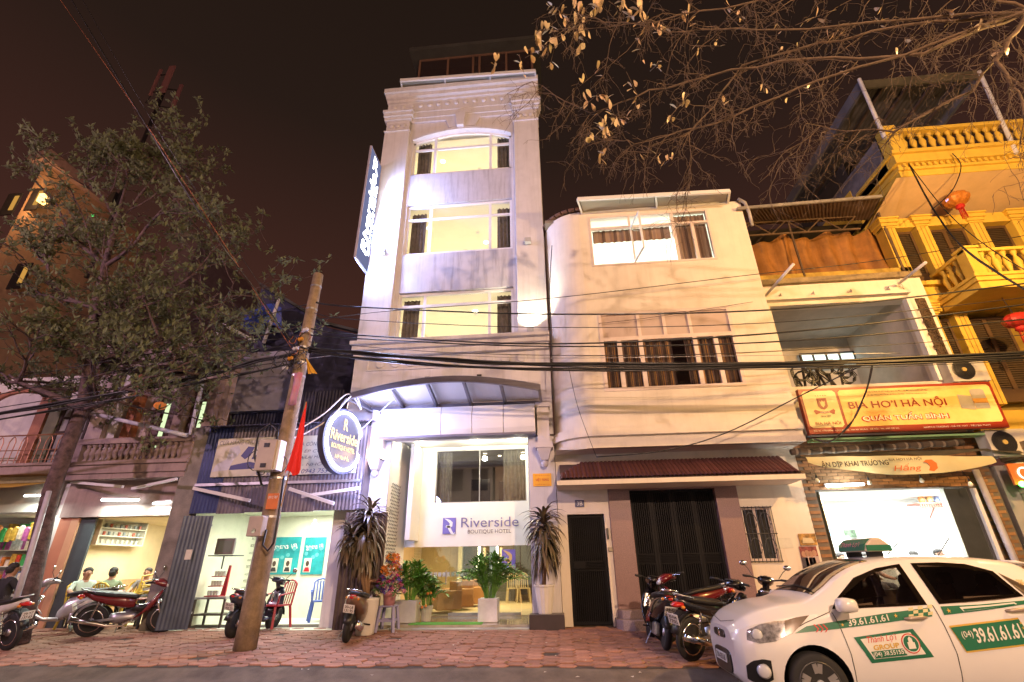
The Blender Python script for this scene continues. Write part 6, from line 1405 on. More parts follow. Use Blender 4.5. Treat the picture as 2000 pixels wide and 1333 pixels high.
# flag and rags on the pole
t = thing('red_flag', 'red flag hanging limp from a thin staff right of the utility pole', 'flag', A(575, 960, 8.8))
f0, f1 = A(549, 990, 8.9), A(598, 785, 8.7); MB().tube([f0, f1], .014, 6).build('staff', mat('bamboo', (.3, .18, .08), .6), t)
rows = []
for j in range(9):
    k = j/8; w_ = .03+.30*k**1.2; base = f1.lerp(A(572, 925, 8.75), k)
    rows.append([base+Vector((w_*(i/10-.5), .05*math.sin(i*1.5+j*.3)*k, .05*math.sin(i*.8)*k)) for i in range(11)])
MB().sheet(rows).build('cloth', frosted('flag red', (.62, .035, .02), .35), t, smooth=True)
single('yellow_pennant', MB().sheet([[A(598+(j*4), 700+j*10, 8.85)+Vector((.025*j*(i-2)*.6, .03*math.sin(i*2), 0)) for i in range(5)] for j in range(4)]), mat('yellow cloth', (.62, .33, .02), .7), 'small yellow triangular pennant hanging on the utility pole', 'pennant', solid=.004)
single('hanging_rag', MB().sheet([[A(583-(j*3), 728+j*16, 8.85)+Vector((.07*(i-2)*.6, .03*math.sin(i*2+j), 0)) for i in range(5)] for j in range(5)]), mat('crimson cloth', (.45, .01, .05), .7, col2=(.4, .38, .5), scale=1.5), 'crimson and pale rag hanging on the utility pole', 'cloth', solid=.004, smooth=True)

# ================================================================ overhead cables
def cable(pts, r, label, grp='overhead cables', nb=1, material=None):
    P = []
    for (px, py, Y) in pts: P.append(A(px, py, Y))
    # smooth through the points
    Q = []
    for i in range(len(P)-1):
        p0 = P[max(i-1, 0)]; p1 = P[i]; p2 = P[i+1]; p3 = P[min(i+2, len(P)-1)]
        for k in range(8):
            s = k/8; Q.append(.5*((2*p1)+(p2-p0)*s+(2*p0-5*p1+4*p2-p3)*s*s+(3*p1-p0-3*p2+p3)*s**3))
    Q.append(P[-1]); b = MB()
    for j in range(nb):
        o = Vector((0, r*.9*math.cos(j*2.4), r*.9*math.sin(j*2.4))) if nb > 1 else Vector()
        b.tube([q+o+Vector((0, 0, .012*math.sin(i*.7+j*2) if nb > 1 else 0)) for i, q in enumerate(Q)], r, 6)
    single('overhead_cable', b, material or M_black, label, 'cable', grp, smooth=True)
Yc = 9.1
cable([(609, 590, Yc), (700, 600, Yc), (1075, 614, Yc), (1550, 603, Yc), (2060, 547, Yc), (2300, 515, Yc)], .016, 'topmost black cable running right from the utility pole across the hotel')
cable([(560, 560+70, 9.6), (640, 622, 9.8), (770, 607, 10.2), (1075, 583, 10.5), (1460, 538, 10.5), (1730, 507, 10.5), (2060, 450, 10.5)], .009, 'thin cable rising to the right across the first-floor hotel window')
cable([(606, 642, Yc), (700, 655, Yc), (1075, 672, Yc), (1550, 648, Yc), (2060, 588, Yc), (2300, 560, Yc)], .016, 'second black cable from the top across hotel and cream house')
cable([(605, 655, Yc), (700, 662, Yc), (1075, 677, Yc), (1550, 666, Yc), (2060, 618, Yc), (2300, 595, Yc)], .014, 'third black cable from the top across hotel and cream house')
cable([(603, 682, Yc), (700, 690, Yc), (850, 702, Yc), (1075, 712, Yc), (1550, 710, Yc), (2060, 687, Yc), (2300, 675, Yc)], .024, 'thick black cable bundle sagging over the hotel ledge and the cream house', nb=4)
cable([(603, 690, Yc), (800, 698, Yc), (1075, 716, Yc), (1550, 722, Yc), (2060, 702, Yc)], .007, 'thin wire just below the thick cable bundle')
cable([(603, 700, Yc), (720, 690, Yc), (900, 695, Yc), (1075, 700, Yc), (1400, 696, Yc), (1760, 690, Yc)], .006, 'thin pale wire along the top of the thick cable bundle', material=M_steel)
cable([(1165, 893, 10.5), (1300, 880, 10.4), (1420, 845, 10.3), (1560, 775, 10.2), (1700, 706, 9.2)], .012, 'single cable drooping across the tiled lean-to roof')
cable([(1110, 715, 9.2), (1130, 800, 10), (1165, 893, 10.5)], .006, 'thin wire slanting down the rounded corner of the cream house')
cable([(1706, 706, 9.15), (1690, 770, 10), (1660, 830, 10.4), (1620, 862, 10.5), (1580, 855, 10.6)], .014, 'black cable loop hanging in front of the beer sign', nb=2)
cable([(1775, 320, 10.2), (1830, 420, 9.8), (1900, 500, 9.5), (2060, 600, 9)], .012, 'cable bunch fanning from the yellow balcony down to the right', nb=3)
cable([(1775, 320, 10.2), (1850, 415, 9.8), (1940, 490, 9.5), (2060, 560, 9)], .01, 'single cable above the bunch fanning from the yellow balcony')
cable([(1860, 300, 10.2), (1877, 325, 10.2), (1860, 372, 10.3), (1820, 410, 10.4)], .012, 'short curling cable beside the gold lantern')
cable([(600, 690, Yc), (500, 706, Yc), (400, 735, Yc), (170, 779, Yc), (0, 808, Yc), (-200, 842, Yc)], .024, 'thick black cable bundle running left from the pole across the pink house', nb=4)
cable([(600, 672, Yc), (400, 694, Yc), (180, 735, Yc), (-100, 790, Yc)], .012, 'upper thin cable running left from the pole')
cable([(600, 700, Yc), (420, 727, Yc), (180, 768, Yc), (-100, 812, Yc)], .01, 'thin cable close under the left cable bundle')
cable([(585, 690, 9.1), (500, 570, 8.2), (370, 385, 7.0), (140, 0, 5.2), (60, -140, 4.8)], .011, 'pair of cables climbing to the upper left sky from the pole', nb=2)
cable([(575, 690, 9.1), (440, 480, 7.8), (280, 235, 6.4), (90, -40, 5.2)], .006, 'thin brown wire climbing left of the cable pair', material=mat('copper wire'))
cable([(620, 560+30, 9.1), (560, 605, 9.4), (430, 640, 10), (250, 680, 10.6)], .012, 'cable running left from the top of the pole into the tree')
cable([(607, 610, Yc), (700, 625, Yc), (1075, 640, Yc), (1550, 628, Yc), (2060, 575, Yc)], .008, 'thin black cable between the topmost and the second cable')
cable([(603, 686, Yc), (760, 706, Yc), (1075, 722, Yc), (1550, 716, Yc), (2060, 696, Yc)], .018, 'second sagging cable bundle right under the thick one', nb=3)
cable([(604, 668, Yc), (900, 690, Yc), (1300, 694, Yc), (1700, 676, Yc), (2060, 650, Yc)], .007, 'thin cable just above the thick cable bundle')
cable([(600, 705, Yc), (420, 742, Yc), (180, 790, Yc), (-100, 836, Yc)], .016, 'sagging cable pair below the left cable bundle', nb=2)
cable([(600, 660, Yc), (470, 668, Yc), (300, 690, Yc), (0, 745, Yc), (-100, 765, Yc)], .008, 'thin cable highest of those running left from the pole')
cable([(590, 680, 9.1), (470, 500, 8.0), (330, 290, 6.8), (195, 60, 5.6), (130, -60, 5.2)], .007, 'thin wire climbing right of the cable pair to the upper left')
cable([(1078, 480, 10.7), (1074, 560, 10.7), (1076, 640, 10.75), (1080, 780, 10.8)], .012, 'cable clipped down the seam between hotel and cream house')
cable([(1470, 590, 10.7), (1380, 604, 10.72), (1260, 622, 10.73), (1170, 632, 10.74)], .006, 'thin cable stapled across the cream wall over the middle window')
for i, (a_, b_, c_) in enumerate((((545, 895), (590, 835), (680, 770)), ((552, 910), (600, 845), (690, 772)))):
    cable([(*a_, 9.1), (a_[0]+8, a_[1]-45, 9.15), (*b_, 9.5), ((b_[0]+c_[0])/2, b_[1]-28, 9.8), (*c_, 10.2), (705, 800, 10.3)], .016, ('upper white cable looping from the pole to the neon sign', 'lower white cable looping from the pole to the neon sign')[i], 'white sign cables', material=M_frame)

# ================================================================ trees
def leafq(b, p, d, up, L, w):
    d = d.normalized(); s = d.cross(up)
    if s.length < 1e-3: s = d.orthogonal()
    s.normalize(); n = s.cross(d)
    b.add([p, p+d*L*.45+s*w/2+n*w*.12, p+d*L, p+d*L*.45-s*w/2+n*w*.12], [(0, 1, 2), (0, 2, 3)])
def rvec(r): return Vector((r.gauss(0, 1), r.gauss(0, 1), r.gauss(0, 1))).normalized()
rt = random.Random(11)
YT = 9.6
M_bark = mat('mauve bark', (.10, .062, .06), .9, var=.5, scale=9, bump=.9, bscale=28)
tp = [(38, 1240), (62, 1130), (100, 960), (135, 865), (162, 800), (178, 700), (186, 600), (205, 520), (228, 430), (250, 350)]
trunk = [A(px, py, YT) for px, py in tp]; trunk[0].z = gz(YT)
lt = thing('street_tree', 'leaning street tree with sparse green leaves at the left', 'tree', trunk[0])
MB().tube(trunk, [.19, .165, .15, .14, .135, .11, .1, .08, .06, .03], 16).build('trunk', M_bark, lt, smooth=True)
br = MB(); lf = MB(); tips = []
def grow(p, d, L, r, lvl):
    n = 5; pts = [p]; q = p.copy(); dd = d.copy()
    for i in range(n):
        dd = (dd+rvec(rt)*.22+Vector((0, 0, .05))).normalized(); q = q+dd*L/n; pts.append(q.copy())
    br.tube(pts, [r*(1-.75*i/n) for i in range(n+1)], 6 if lvl < 2 else 4, False)
    if lvl < 3:
        for k in range((5, 5, 4)[lvl]):
            i = rt.randrange(1, n+1); nd = (dd*.5+rvec(rt)*.75); nd.z = nd.z*.6+.05; grow(pts[i], nd.normalized(), L*rt.uniform(.42, .7), r*.5, lvl+1)
    if lvl >= 2:
        for k in range(4):
            i = rt.randrange(1, n+1); o = pts[i]+rvec(rt)*.06
            if rt.random() < .8:
                for z_ in range(rt.randrange(3, 6)): leafq(lf, o, rvec(rt)+Vector((0, 0, .35)), Vector((0, 0, 1)), rt.uniform(.08, .2), rt.uniform(.04, .085))
for (i0, tx, ty, dY, L, r) in ((4, -40, 735, -.4, 2.4, .09), (4, 345, 822, -.6, 2.2, .07), (5, 90, 560, .8, 2.4, .07), (5, 330, 700, -.8, 2.4, .07), (6, 0, 520, -.6, 2.6, .07), (6, 420, 520, .3, 3.0, .07), (7, 60, 400, .8, 2.4, .06), (7, 400, 400, -.5, 2.6, .06), (8, 330, 300, .5, 2.0, .05), (8, 120, 290, -.5, 2.0, .05), (9, 260, 250, .2, 1.2, .03), (5, 480, 600, -.3, 3.2, .06), (6, 200, 620, -1.4, 1.8, .05), (5, 60, 650, -1.3, 2.0, .05), (5, 450, 740, .0, 2.8, .05)):
    p = trunk[i0]; tgt = A(tx, ty, YT+dY); d = tgt-p; grow(p, d.normalized(), min(d.length*.85, L*1.25), r, 0)
br.build('branches', M_bark, lt, smooth=True)
lf.build('crown', frosted('green leaf', (.21, .235, .13), .45), lt)
pale = single('propped_pole', MB().tube([A(12, 1232, 9.15), A(60, 1080, 9.2), A(96, 960, 9.3)], [.05, .05, .045], 10), mat('pale grey pipe', (.42, .40, .44), .5), 'pale grey pole leaning against the left tree trunk', 'pole', smooth=True)
# overhanging bare tree at the upper right; it stands beyond the right edge
M_twig = mat('brown twig', (.12, .075, .04), .85, var=.3, scale=9, bump=.3, bscale=60)
rb_ = Vector((6.6, 1.6, 0)); rtree = thing('bare_tree', 'bare tree reaching thin drooping twigs over the upper right of the street', 'tree', rb_)
hub = A(2010, 20, 4.3)
MB().tube([rb_, rb_+Vector((-.2, .3, 2.5)), Vector((5.6, 3.0, 4.9)), hub+Vector((.3, -.2, .2)), hub], [.24, .2, .15, .1, .07], 12).build('trunk', M_bark, rtree, smooth=True)
bt = MB(); rl_ = MB()
def twig(p, d, L, r, lvl):
    n = 6; pts = [p]; q = p.copy(); dd = d.copy()
    for i in range(n):
        dd = (dd+rvec(rt)*(.30 if lvl else .16)+Vector((0, 0, -.10 if lvl else -.0))).normalized(); q = q+dd*L/n; pts.append(q.copy())
    bt.tube(pts, [max(.0017, r*(1-.7*i/n)) for i in range(n+1)], 5 if lvl < 1 else 4, False)
    if lvl < 3:
        for k in range((9, 6, 3)[lvl]):
            i = rt.randrange(1, n+1); nd = dd*.35+rvec(rt)*.8; nd.z -= .25; twig(pts[i], nd.normalized(), L*rt.uniform(.3, .55), r*.5, lvl+1)
    return pts
def limb(targets, r, n0=hub):
    P = [n0]+[A(*t_) for t_ in targets]; Q = []
    for i in range(len(P)-1):
        for k in range(5): Q.append(P[i].lerp(P[i+1], k/5)+rvec(rt)*.03)
    Q.append(P[-1]); bt.tube(Q, [max(.004, r*(1-.85*i/(len(Q)-1))) for i in range(len(Q))], 7, False)
    for i in range(2, len(Q), 1):
        for _ in range(2 if i % 2 else 1):
            d = (Q[i]-Q[i-1]).normalized()*.5+rvec(rt)*.7; d.z -= .25; twig(Q[i], d.normalized(), rt.uniform(.35, .9), .006, 1)
limb([(1800, 110, 4.4), (1520, 120, 4.6), (1300, 170, 4.8), (1150, 220, 4.9), (1040, 160, 5.0)], .026)
limb([(1850, -20, 4.2), (1500, 0, 4.3), (1280, 40, 4.5), (1060, 60, 4.6)], .022)
limb([(1900, 180, 4.4), (1740, 260, 4.6), (1600, 250, 4.8), (1520, 330, 4.9)], .02)
limb([(1700, 60, 4.5), (1450, 130, 4.9), (1350, 260, 5.1), (1345, 370, 5.2)], .02)
limb([(1600, 160, 4.4), (1400, 240, 4.6), (1240, 280, 4.7), (1180, 270, 4.8)], .018)
limb([(1950, 120, 4.2), (1990, 200, 4.2), (2040, 300, 4.2)], .03)
limb([(1480, 60, 4.3), (1300, 60, 4.3), (1150, 40, 4.4)], .018)
bt.build('branches', M_twig, rtree, smooth=True); bt2 = MB()
for (px, py, Y_, n, s_) in ((1060, 62, 4.7, 13, .11), (1100, 60, 4.6, 8, .1), (1135, 40, 4.6, 9, .1), (1130, 75, 4.6, 9, .1), (1215, 20, 4.5, 14, .1), (1250, 20, 4.5, 12, .1), (1345, 30, 4.6, 8, .09), (1190, 200, 4.8, 9, .09), (1180, 250, 4.8, 16, .09), (1165, 285, 4.8, 8, .09), (1240, 175, 4.7, 8, .07), (1320, 215, 4.7, 8, .08), (1260, 298, 4.9, 5, .08), (1155, 150, 4.8, 5, .09), (1250, 95, 4.7, 4, .08), (970, 125, 5, 5, .09), (1020, 130, 5, 6, .08), (1590, 35, 4.4, 6, .08), (1625, 75, 4.5, 6, .08), (1905, 60, 4.3, 5, .09), (1080, 105, 4.8, 5, .1), (1500, 60, 4.4, 4, .06), (1540, 100, 4.5, 4, .05), (1310, 310, 5, 5, .06), (1090, 20, 4.6, 10, .1), (1165, 15, 4.6, 12, .1), (1290, 60, 4.6, 9, .08), (1210, 230, 4.8, 9, .08), (1150, 200, 4.8, 7, .08), (1280, 130, 4.7, 7, .07), (1380, 90, 4.7, 6, .07), (1440, 30, 4.5, 7, .07), (1420, 200, 4.8, 5, .06), (1490, 170, 4.8, 5, .06), (1660, 120, 4.6, 5, .06), (1720, 30, 4.4, 7, .07), (1780, 80, 4.4, 6, .07), (1850, 30, 4.3, 7, .08), (1960, 110, 4.2, 6, .08), (1570, 180, 4.7, 5, .06), (1050, 100, 4.9, 9, .1)):
    c = A(px, py, Y_); ax_ = rvec(rt); ax_.z = -abs(ax_.z)
    bt2.tube([c-ax_*.25, c, c+ax_*.22], [.005, .004, .002], 4, False)
    for k in range(n):
        p = c+ax_*rt.uniform(-.2, .22)+rvec(rt)*.035; d = rvec(rt); L = s_*rt.uniform(1.1, 1.7); s = d.orthogonal().normalized(); m_ = d.cross(s); w_ = L*.27
        pr = [(0, .12), (.25, .6), (.6, 1), (.85, .75), (1, .05)]
        vs = [p+d*L*t_+s*w_*q_+m_*w_*.3*q_ for t_, q_ in pr]+[p+d*L*t_-s*w_*q_+m_*w_*.3*q_ for t_, q_ in reversed(pr)]
        rl_.add(vs, [(0, 1, 8, 9), (1, 2, 7, 8), (2, 3, 6, 7), (3, 4, 5, 6)])
bt2.build('leaf_twigs', M_twig, rtree); rl_.build('leaves', mat('thick old leaf', (.33, .29, .13), .4, var=.4, scale=3, col2=(.50, .32, .24)), rtree, smooth=True)

# ================================================================ plants at the hotel door
def strap(b, p, d, L, w, droop, n=5):
    pts = [p]; dd = d.normalized(); q = p.copy(); s = dd.cross(Vector((0, 0, 1)))
    if s.length < 1e-3: s = Vector((1, 0, 0))
    s.normalize(); rows = [[], [], []]
    for i in range(n+1):
        t_ = i/n; ww = w*(.35+.65*math.sin(PI*min(1, t_*1.05+.12)))*(1 if i < n else .1); up_ = s.cross(dd).normalized()
        rows[0].append(q+s*ww/2+up_*ww*.16); rows[1].append(q.copy()); rows[2].append(q-s*ww/2+up_*ww*.16)
        dd = (dd+Vector((0, 0, -droop/n*1.6))).normalized(); q = q+dd*L/n
    b.sheet(rows)
M_drac = mat('dracaena leaf', (.085, .085, .05), .35, var=.4, scale=5, col2=(.14, .085, .06)); M_dracy = mat('fresh leaf', (.12, .22, .05), .4, var=.3)
def dracaena(base, heads, pot, label, seed):
    t = thing('dracaena_plant', label, 'plant', base); r = random.Random(seed); b = MB()
    for (px, py, Y_, spread, L) in heads:
        c = A(px, py, Y_); st_ = MB(); low = base+Vector((r.uniform(-.03, .03), 0, pot))
        MB().tube([low, low.lerp(c, .5)+Vector((.03, 0, 0)), c+Vector((0, 0, .1))], [.045, .04, .03], 8).build('stem', mat('cane bark', (.26, .16, .09), .85, var=.3, bump=.4, bscale=50), t, smooth=True)
        for k in range(int(170*spread)):
            h = r.random(); a = r.uniform(0, 2*PI); el = rad(78)*(1-h)**1.3-.25*h
            p = c+Vector((0, 0, .18-.75*h*spread)); d = Vector((math.cos(a)*math.cos(el), math.sin(a)*math.cos(el), math.sin(el)))
            strap(b, p, d, L*r.uniform(.75, 1.1), .075, 1.25+.5*h)
    b.build('foliage', M_drac, t, smooth=True); return t
M_pot = mat('white glazed pot', (.66, .65, .62), .35, var=.06, dirt=.12)
base = Vector((AX(1065, 1195, 11.18), 11.18, .52))
dr1 = dracaena(base, [(1062, 1030, 11.1, 1.0, .62)], .45, 'dracaena with drooping leaves in a fluted white pot by the right hotel pillar', 3)
b = MB(); n = 28; vs = []
for (r_, z_) in ((.13, 0), (.14, .02), (.2, .48), (.215, .5), (.215, .53), (.19, .53), (.19, .45)):
    for j in range(n): q = r_*(1+(.035 if j % 2 else -.02)); vs.append((base.x+q*math.cos(2*PI*j/n), base.y+q*math.sin(2*PI*j/n), base.z+z_))
b.add(vs, [(i*n+j, i*n+(j+1) % n, (i+1)*n+(j+1) % n, (i+1)*n+j) for i in range(6) for j in range(n)]); b.build('pot', M_pot, dr1)
disc(MB(), base+Vector((0, 0, .46)), .19, (0, 0, 1)).build('soil', mat('soil', (.04, .03, .02), .95), dr1)
base = Vector((AX(716, 1200, 10.5), 10.5, gz(10.5)))
dr2 = dracaena(base, [(722, 1016, 10.45, 1.1, .6), (684, 1054, 10.4, .55, .42), (705, 1080, 10.4, .5, .42)], .55, 'large three-headed dracaena in a tall white pot behind the gold scooter', 8)
MB().lathe([(.16, -.0), (.17, .02), (.22, .6), (.23, .63), (.2, .63), (.2, .55), (0, .55)], base, 20).build('pot', M_pot, dr2, smooth=True)
M_zz = mat('bright green leaf', (.12, .30, .045), .35, var=.35, scale=6)
def bushy(base, label, seed, w, h, ns, potf, dark=0):
    t = thing('potted_plant', label, 'plant', base, group='green plants at the hotel door'); r = random.Random(seed); b = MB(); s_ = MB()
    for k in range(ns):
        a = r.uniform(0, 2*PI); d = Vector((math.cos(a), math.sin(a)*.6, 0)); rr0 = r.random(); pts = []; p0 = base+Vector((d.x*.1, d.y*.1, potf))
        for i in range(8):
            q = i/7; pts.append(p0+d*(w*rr0*q**1.5)+Vector((0, 0, h*(1-.55*rr0)*math.sin(q*(1.5+rr0*.5))))) 
        s_.tube(pts, .008, 4, False)
        for i in range(2, 8):
            for sg in (-1, 1):
                dd = (pts[i]-pts[i-1]).normalized(); sd = dd.cross(Vector((0, 0, 1))).normalized() if abs(dd.z) < .99 else Vector((1, 0, 0))
                leafq(b, pts[i], dd*.6+sd*sg+rvec(r)*.35, Vector((0, 0, 1)), r.uniform(.13, .21), r.uniform(.055, .085))
    s_.build('stems', M_zz, t); b.build('foliage', M_zz, t); return t
base = Vector((AX(955, 1207, 11.7), 11.75, .334)); z1 = bushy(base, 'bushy green plant in a white square planter in the middle of the hotel door', 4, .85, .9, 70, .42)
MB().box(base.x-.22, base.x+.2, 11.55, 11.95, .332, .78).build('planter', mat('white planter', (.68, .68, .72), .4), z1, bevel=.02)
base = Vector((AX(797, 1206, 11.6), 11.65, .334)); z2 = bushy(base, 'bushy green plant in a grey planter at the left of the hotel door', 14, .62, .75, 60, .42)
MB().box(base.x-.3, base.x+.2, 11.48, 11.85, .332, .76).build('planter', mat('grey planter', (.48, .48, .47), .5), z2, bevel=.02)
base = Vector((AX(830, 1206, 11.8), 11.9, .334)); z3 = bushy(base, 'low leafy plant with orange blooms in a small tapered pot by the door', 24, .35, .5, 26, .3)
MB().lathe([(.1, 0), (.15, .3), (.13, .3)], base, 14).build('planter', mat('grey planter'), z3); b = MB()
for k in range(7): b.ball(base+Vector((random.uniform(-.2, .2), -.2, random.uniform(.25, .6))), .03, n=7, k=4)
b.build('blooms', mat('orange bloom', (.7, .25, .06), .6), z3)
# flower arrangement on the blue stool
SB = Vector((AX(756, 1228, 10.85), 10.85, gz(10.85))); M_stool = mat('lavender plastic', (.30, .30, .52), .45, var=.08)
so = thing('plastic_stool', 'lavender blue plastic stool in front of the hotel door', 'stool', SB)
MB().box(SB.x-.16, SB.x+.16, SB.y-.16, SB.y+.16, SB.z+.43, SB.z+.46).build('seat', M_stool, so, bevel=.015)
for sx in (-1, 1):
    for sy in (-1, 1): MB().bar(SB+Vector((sx*.13, sy*.13, .43)), SB+Vector((sx*.18, sy*.18, 0)), .05, .05).build('leg', M_stool, so)
    MB().bar(SB+Vector((sx*.16, -.16, .2)), SB+Vector((sx*.16, .16, .2)), .025, .04).bar(SB+Vector((-.16, sx*.16, .2)), SB+Vector((.16, sx*.16, .2)), .025, .04).build('stretcher', M_stool, so)
FB = SB+Vector((0, 0, .462)); fa = thing('flower_arrangement', 'tall arrangement of orange, magenta and violet flowers standing on the stool', 'flowers', FB)
MB().lathe([(.11, 0), (.13, .2), (.14, .22), (.1, .22)], FB, 16).build('vase', mat('rose vase', (.50, .24, .26), .5), fa, smooth=True)
rj = random.Random(6); cols = {'orange': (.75, .25, .03), 'magenta': (.45, .02, .16), 'violet': (.10, .06, .30), 'rose': (.65, .28, .36), 'cream': (.65, .6, .4), 'leaf': (.08, .16, .04)}
clus = {k: MB() for k in cols}
for i in range(230):
    h = rj.random(); z_ = .2+.75*h; rmax = .30*(1-h*.75)+.04; a = rj.uniform(0, 2*PI); q = FB+Vector((rmax*math.cos(a)*rj.uniform(.5, 1), rmax*math.sin(a)*rj.uniform(.5, 1), z_))
    k = 'orange' if h > .45 and rj.random() < .7 else rj.choice(('magenta', 'violet', 'rose', 'cream', 'leaf', 'violet'))
    for j in range(6):
        leafq(clus[k], q, Vector((math.cos(j), -abs(math.sin(j))*.6-.2, math.sin(j*1.05)))+rvec(rj)*.3, rvec(rj), .055 if k != 'leaf' else .1, .035)
for k, b in clus.items(): b.build(k+'_flowers' if k != 'leaf' else 'leaves', mat('petal '+k, cols[k], .6, var=.2), fa)
single('door_mat', MB().box(AX(790, 1208, 11.15), AX(935, 1208, 11.15), 11.0, 11.32, .331, .343) if False else MB().box(AX(800, 1208, 11.3), AX(940, 1208, 11.3), 11.22, 11.6, .3305, .345), mat('green turf mat', (.12, .45, .06), .9, bump=.5, bscale=200), 'bright green mat at the threshold of the hotel', 'mat')
# ================================================================ motorbikes
def cross_y(r, w0, w1=None): pass
M_seat = mat('black vinyl', (.016, .015, .016), .5, var=.15)
M_spk = mat('wheel alloy', (.30, .30, .31), .35, .8, var=.1)
M_tail = mat('tail lens red', (.45, .015, .012), .2, var=0, coat=.6); M_amber = mat('amber lens', (.6, .22, .03), .2, var=0, coat=.5); M_lens = mat('clear lens', (.55, .57, .6), .1, var=0, coat=.7)
M_plate = mat('white number plate', (.68, .68, .66), .45, var=.04)
def bike(label, rear, front, paint, plate, scooter=False, lean=.14, panel=None, steer=.0, side=1, mirrors=True):
    rear = Vector(rear); d = Vector(front)-rear; rz = math.atan2(d.y, d.x)
    t = thing('scooter' if scooter else 'motorbike', label, 'motorbike', (rear.x, rear.y, gz(rear.y)), group='parked motorbikes', rot=(lean*side, 0, rz))
    R = .245 if scooter else .288; WB = 1.22; tw = .05 if scooter else .038; pp = panel or paint
    def B(b, nm, mm, par=t, **kw): return b.build(nm, mm, par, local=True, **kw)
    X = WB
    for x in (0, X):
        ty = B(MB().lathe([(R-.085, -tw*.8), (R-.03, -tw), (R-.005, -tw*.6), (R, 0), (R-.005, tw*.6), (R-.03, tw), (R-.085, tw*.8)], (x, 0, R), 28, (0, 1, 0)), 'wheel', M_rub, smooth=True)
        B(MB().lathe([(R-.1, -.03), (R-.082, -.034), (R-.082, .034), (R-.1, .03), (R-.1, -.03)], (x, 0, R), 28, (0, 1, 0)), 'rim', M_chrome if not scooter else M_spk, ty, smooth=True)
        sp = MB(); ns = 5 if scooter else 18
        for k in range(ns):
            a = 2*PI*k/ns; sp.bar((x+.04*math.cos(a+(.5 if not scooter else 0)), (.02 if k % 2 else -.02)*(not scooter), R+.04*math.sin(a+(.5 if not scooter else 0))), (x+(R-.09)*math.cos(a), 0, R+(R-.09)*math.sin(a)), .03 if scooter else .005, .02 if scooter else .005, (0, 1, 0))
        B(sp, 'spokes', M_spk, ty); B(MB().lathe([(.0, -.06), (.055, -.05), (.065, 0), (.055, .05), (0, .06)], (x, 0, R), 14, (0, 1, 0)), 'hub', M_steel, ty, smooth=True)
    hx, hz = X-.24, .98
    for s in (-1, 1): B(MB().tube([(X, s*.085, R), (X-.11, s*.085, .56), (X-.16, s*.07, .72)], [.022, .024, .026], 8), 'fork_leg', M_chrome, smooth=True)
    fr = [[(X+(R+.035)*math.cos(a), y, R+(R+.035)*math.sin(a)-(.012 if abs(y) > .03 else 0)) for y in (-.06, -.03, .03, .06)] for a in [rad(8+k*16) for k in range(10)]]
    B(MB().sheet(fr), 'front_fender', pp, smooth=True, solid=.006)
    fr = [[((R+.05)*math.cos(a), y, R+(R+.05)*math.sin(a)) for y in (-.07, 0, .07)] for a in [rad(70+k*16) for k in range(7)]]
    B(MB().sheet(fr), 'rear_fender', M_black, smooth=True, solid=.006)
    if scooter:
        B(MB().loft([(X-.05, 0, .80, .10, .05), (X-.08, 0, .68, .17, .06), (X-.11, 0, .5, .2, .06), (X-.16, 0, .34, .17, .05), (X-.3, 0, .27, .16, .035), (X-.55, 0, .26, .16, .035)], 14, sq=.7), 'leg_shield', paint, smooth=True)
        B(MB().loft([(.72, 0, .33, .1, .1), (.6, 0, .45, .15, .2), (.35, 0, .52, .19, .21), (.05, 0, .60, .185, .16), (-.2, 0, .68, .13, .1), (-.33, 0, .72, .06, .05)], 16, sq=.8), 'rear_body', paint, smooth=True)
        B(MB().loft([(.66, 0, .71, .09, .03), (.5, 0, .735, .15, .05), (.2, 0, .765, .16, .055), (-.05, 0, .785, .14, .05), (-.2, 0, .79, .09, .03)], 14, sq=.8), 'seat', M_seat, smooth=True)
        B(MB().box(.1, .5, .06, .15, .17, .36), 'engine_case', M_steel, bevel=.03)
        B(MB().tube([(.45, -.14, .24), (.15, -.17, .25), (-.18, -.17, .32)], [.035, .07, .06], 12), 'exhaust', M_chrome, smooth=True)
        B(MB().tube([(-.05, .11, .80), (-.25, .12, .85), (-.33, 0, .86), (-.25, -.12, .85), (-.05, -.11, .80)], .014, 8), 'grab_rail', M_chrome, smooth=True)
        B(MB().loft([(X-.14, 0, .8, .05, .06), (X-.2, 0, .93, .06, .07), (X-.22, 0, 1.0, .07, .05)], 10), 'steering_column', paint, smooth=True)
    else:
        for s in (-1, 1):
            rows = []
            for (x, z, y, w) in ((X-.1, .82, .10, .05), (X-.16, .68, .19, .09), (X-.26, .5, .215, .11), (X-.42, .36, .19, .09), (X-.6, .30, .14, .05)): rows.append([(x+w*.6, s*y*.82, z+w*.3), (x, s*y, z), (x-w*.7, s*y*.95, z-w*.25)])
            B(MB().sheet(rows), 'leg_shield', pp, smooth=True, solid=.012)
        B(MB().loft([(X-.06, 0, .80, .07, .05), (X-.12, 0, .70, .09, .09), (X-.2, 0, .58, .07, .09), (X-.4, 0, .48, .05, .08), (.55, 0, .5, .06, .09)], 10), 'frame_cover', paint, smooth=True)
        B(MB().loft([(.68, 0, .58, .06, .09), (.5, 0, .62, .115, .12), (.25, 0, .66, .125, .1), (-.02, 0, .72, .10, .075), (-.24, 0, .79, .045, .04)], 14, sq=.8), 'side_panel', pp, smooth=True)
        B(MB().loft([(.72, 0, .70, .07, .03), (.56, 0, .735, .12, .045), (.25, 0, .765, .13, .05), (0, 0, .80, .12, .045), (-.17, 0, .83, .08, .025)], 14, sq=.8), 'seat', M_seat, smooth=True)
        B(MB().loft([(.78, 0, .34, .06, .06), (.66, 0, .33, .1, .11), (.42, 0, .32, .11, .11), (.3, 0, .33, .08, .08)], 12), 'engine', M_steel, smooth=True)
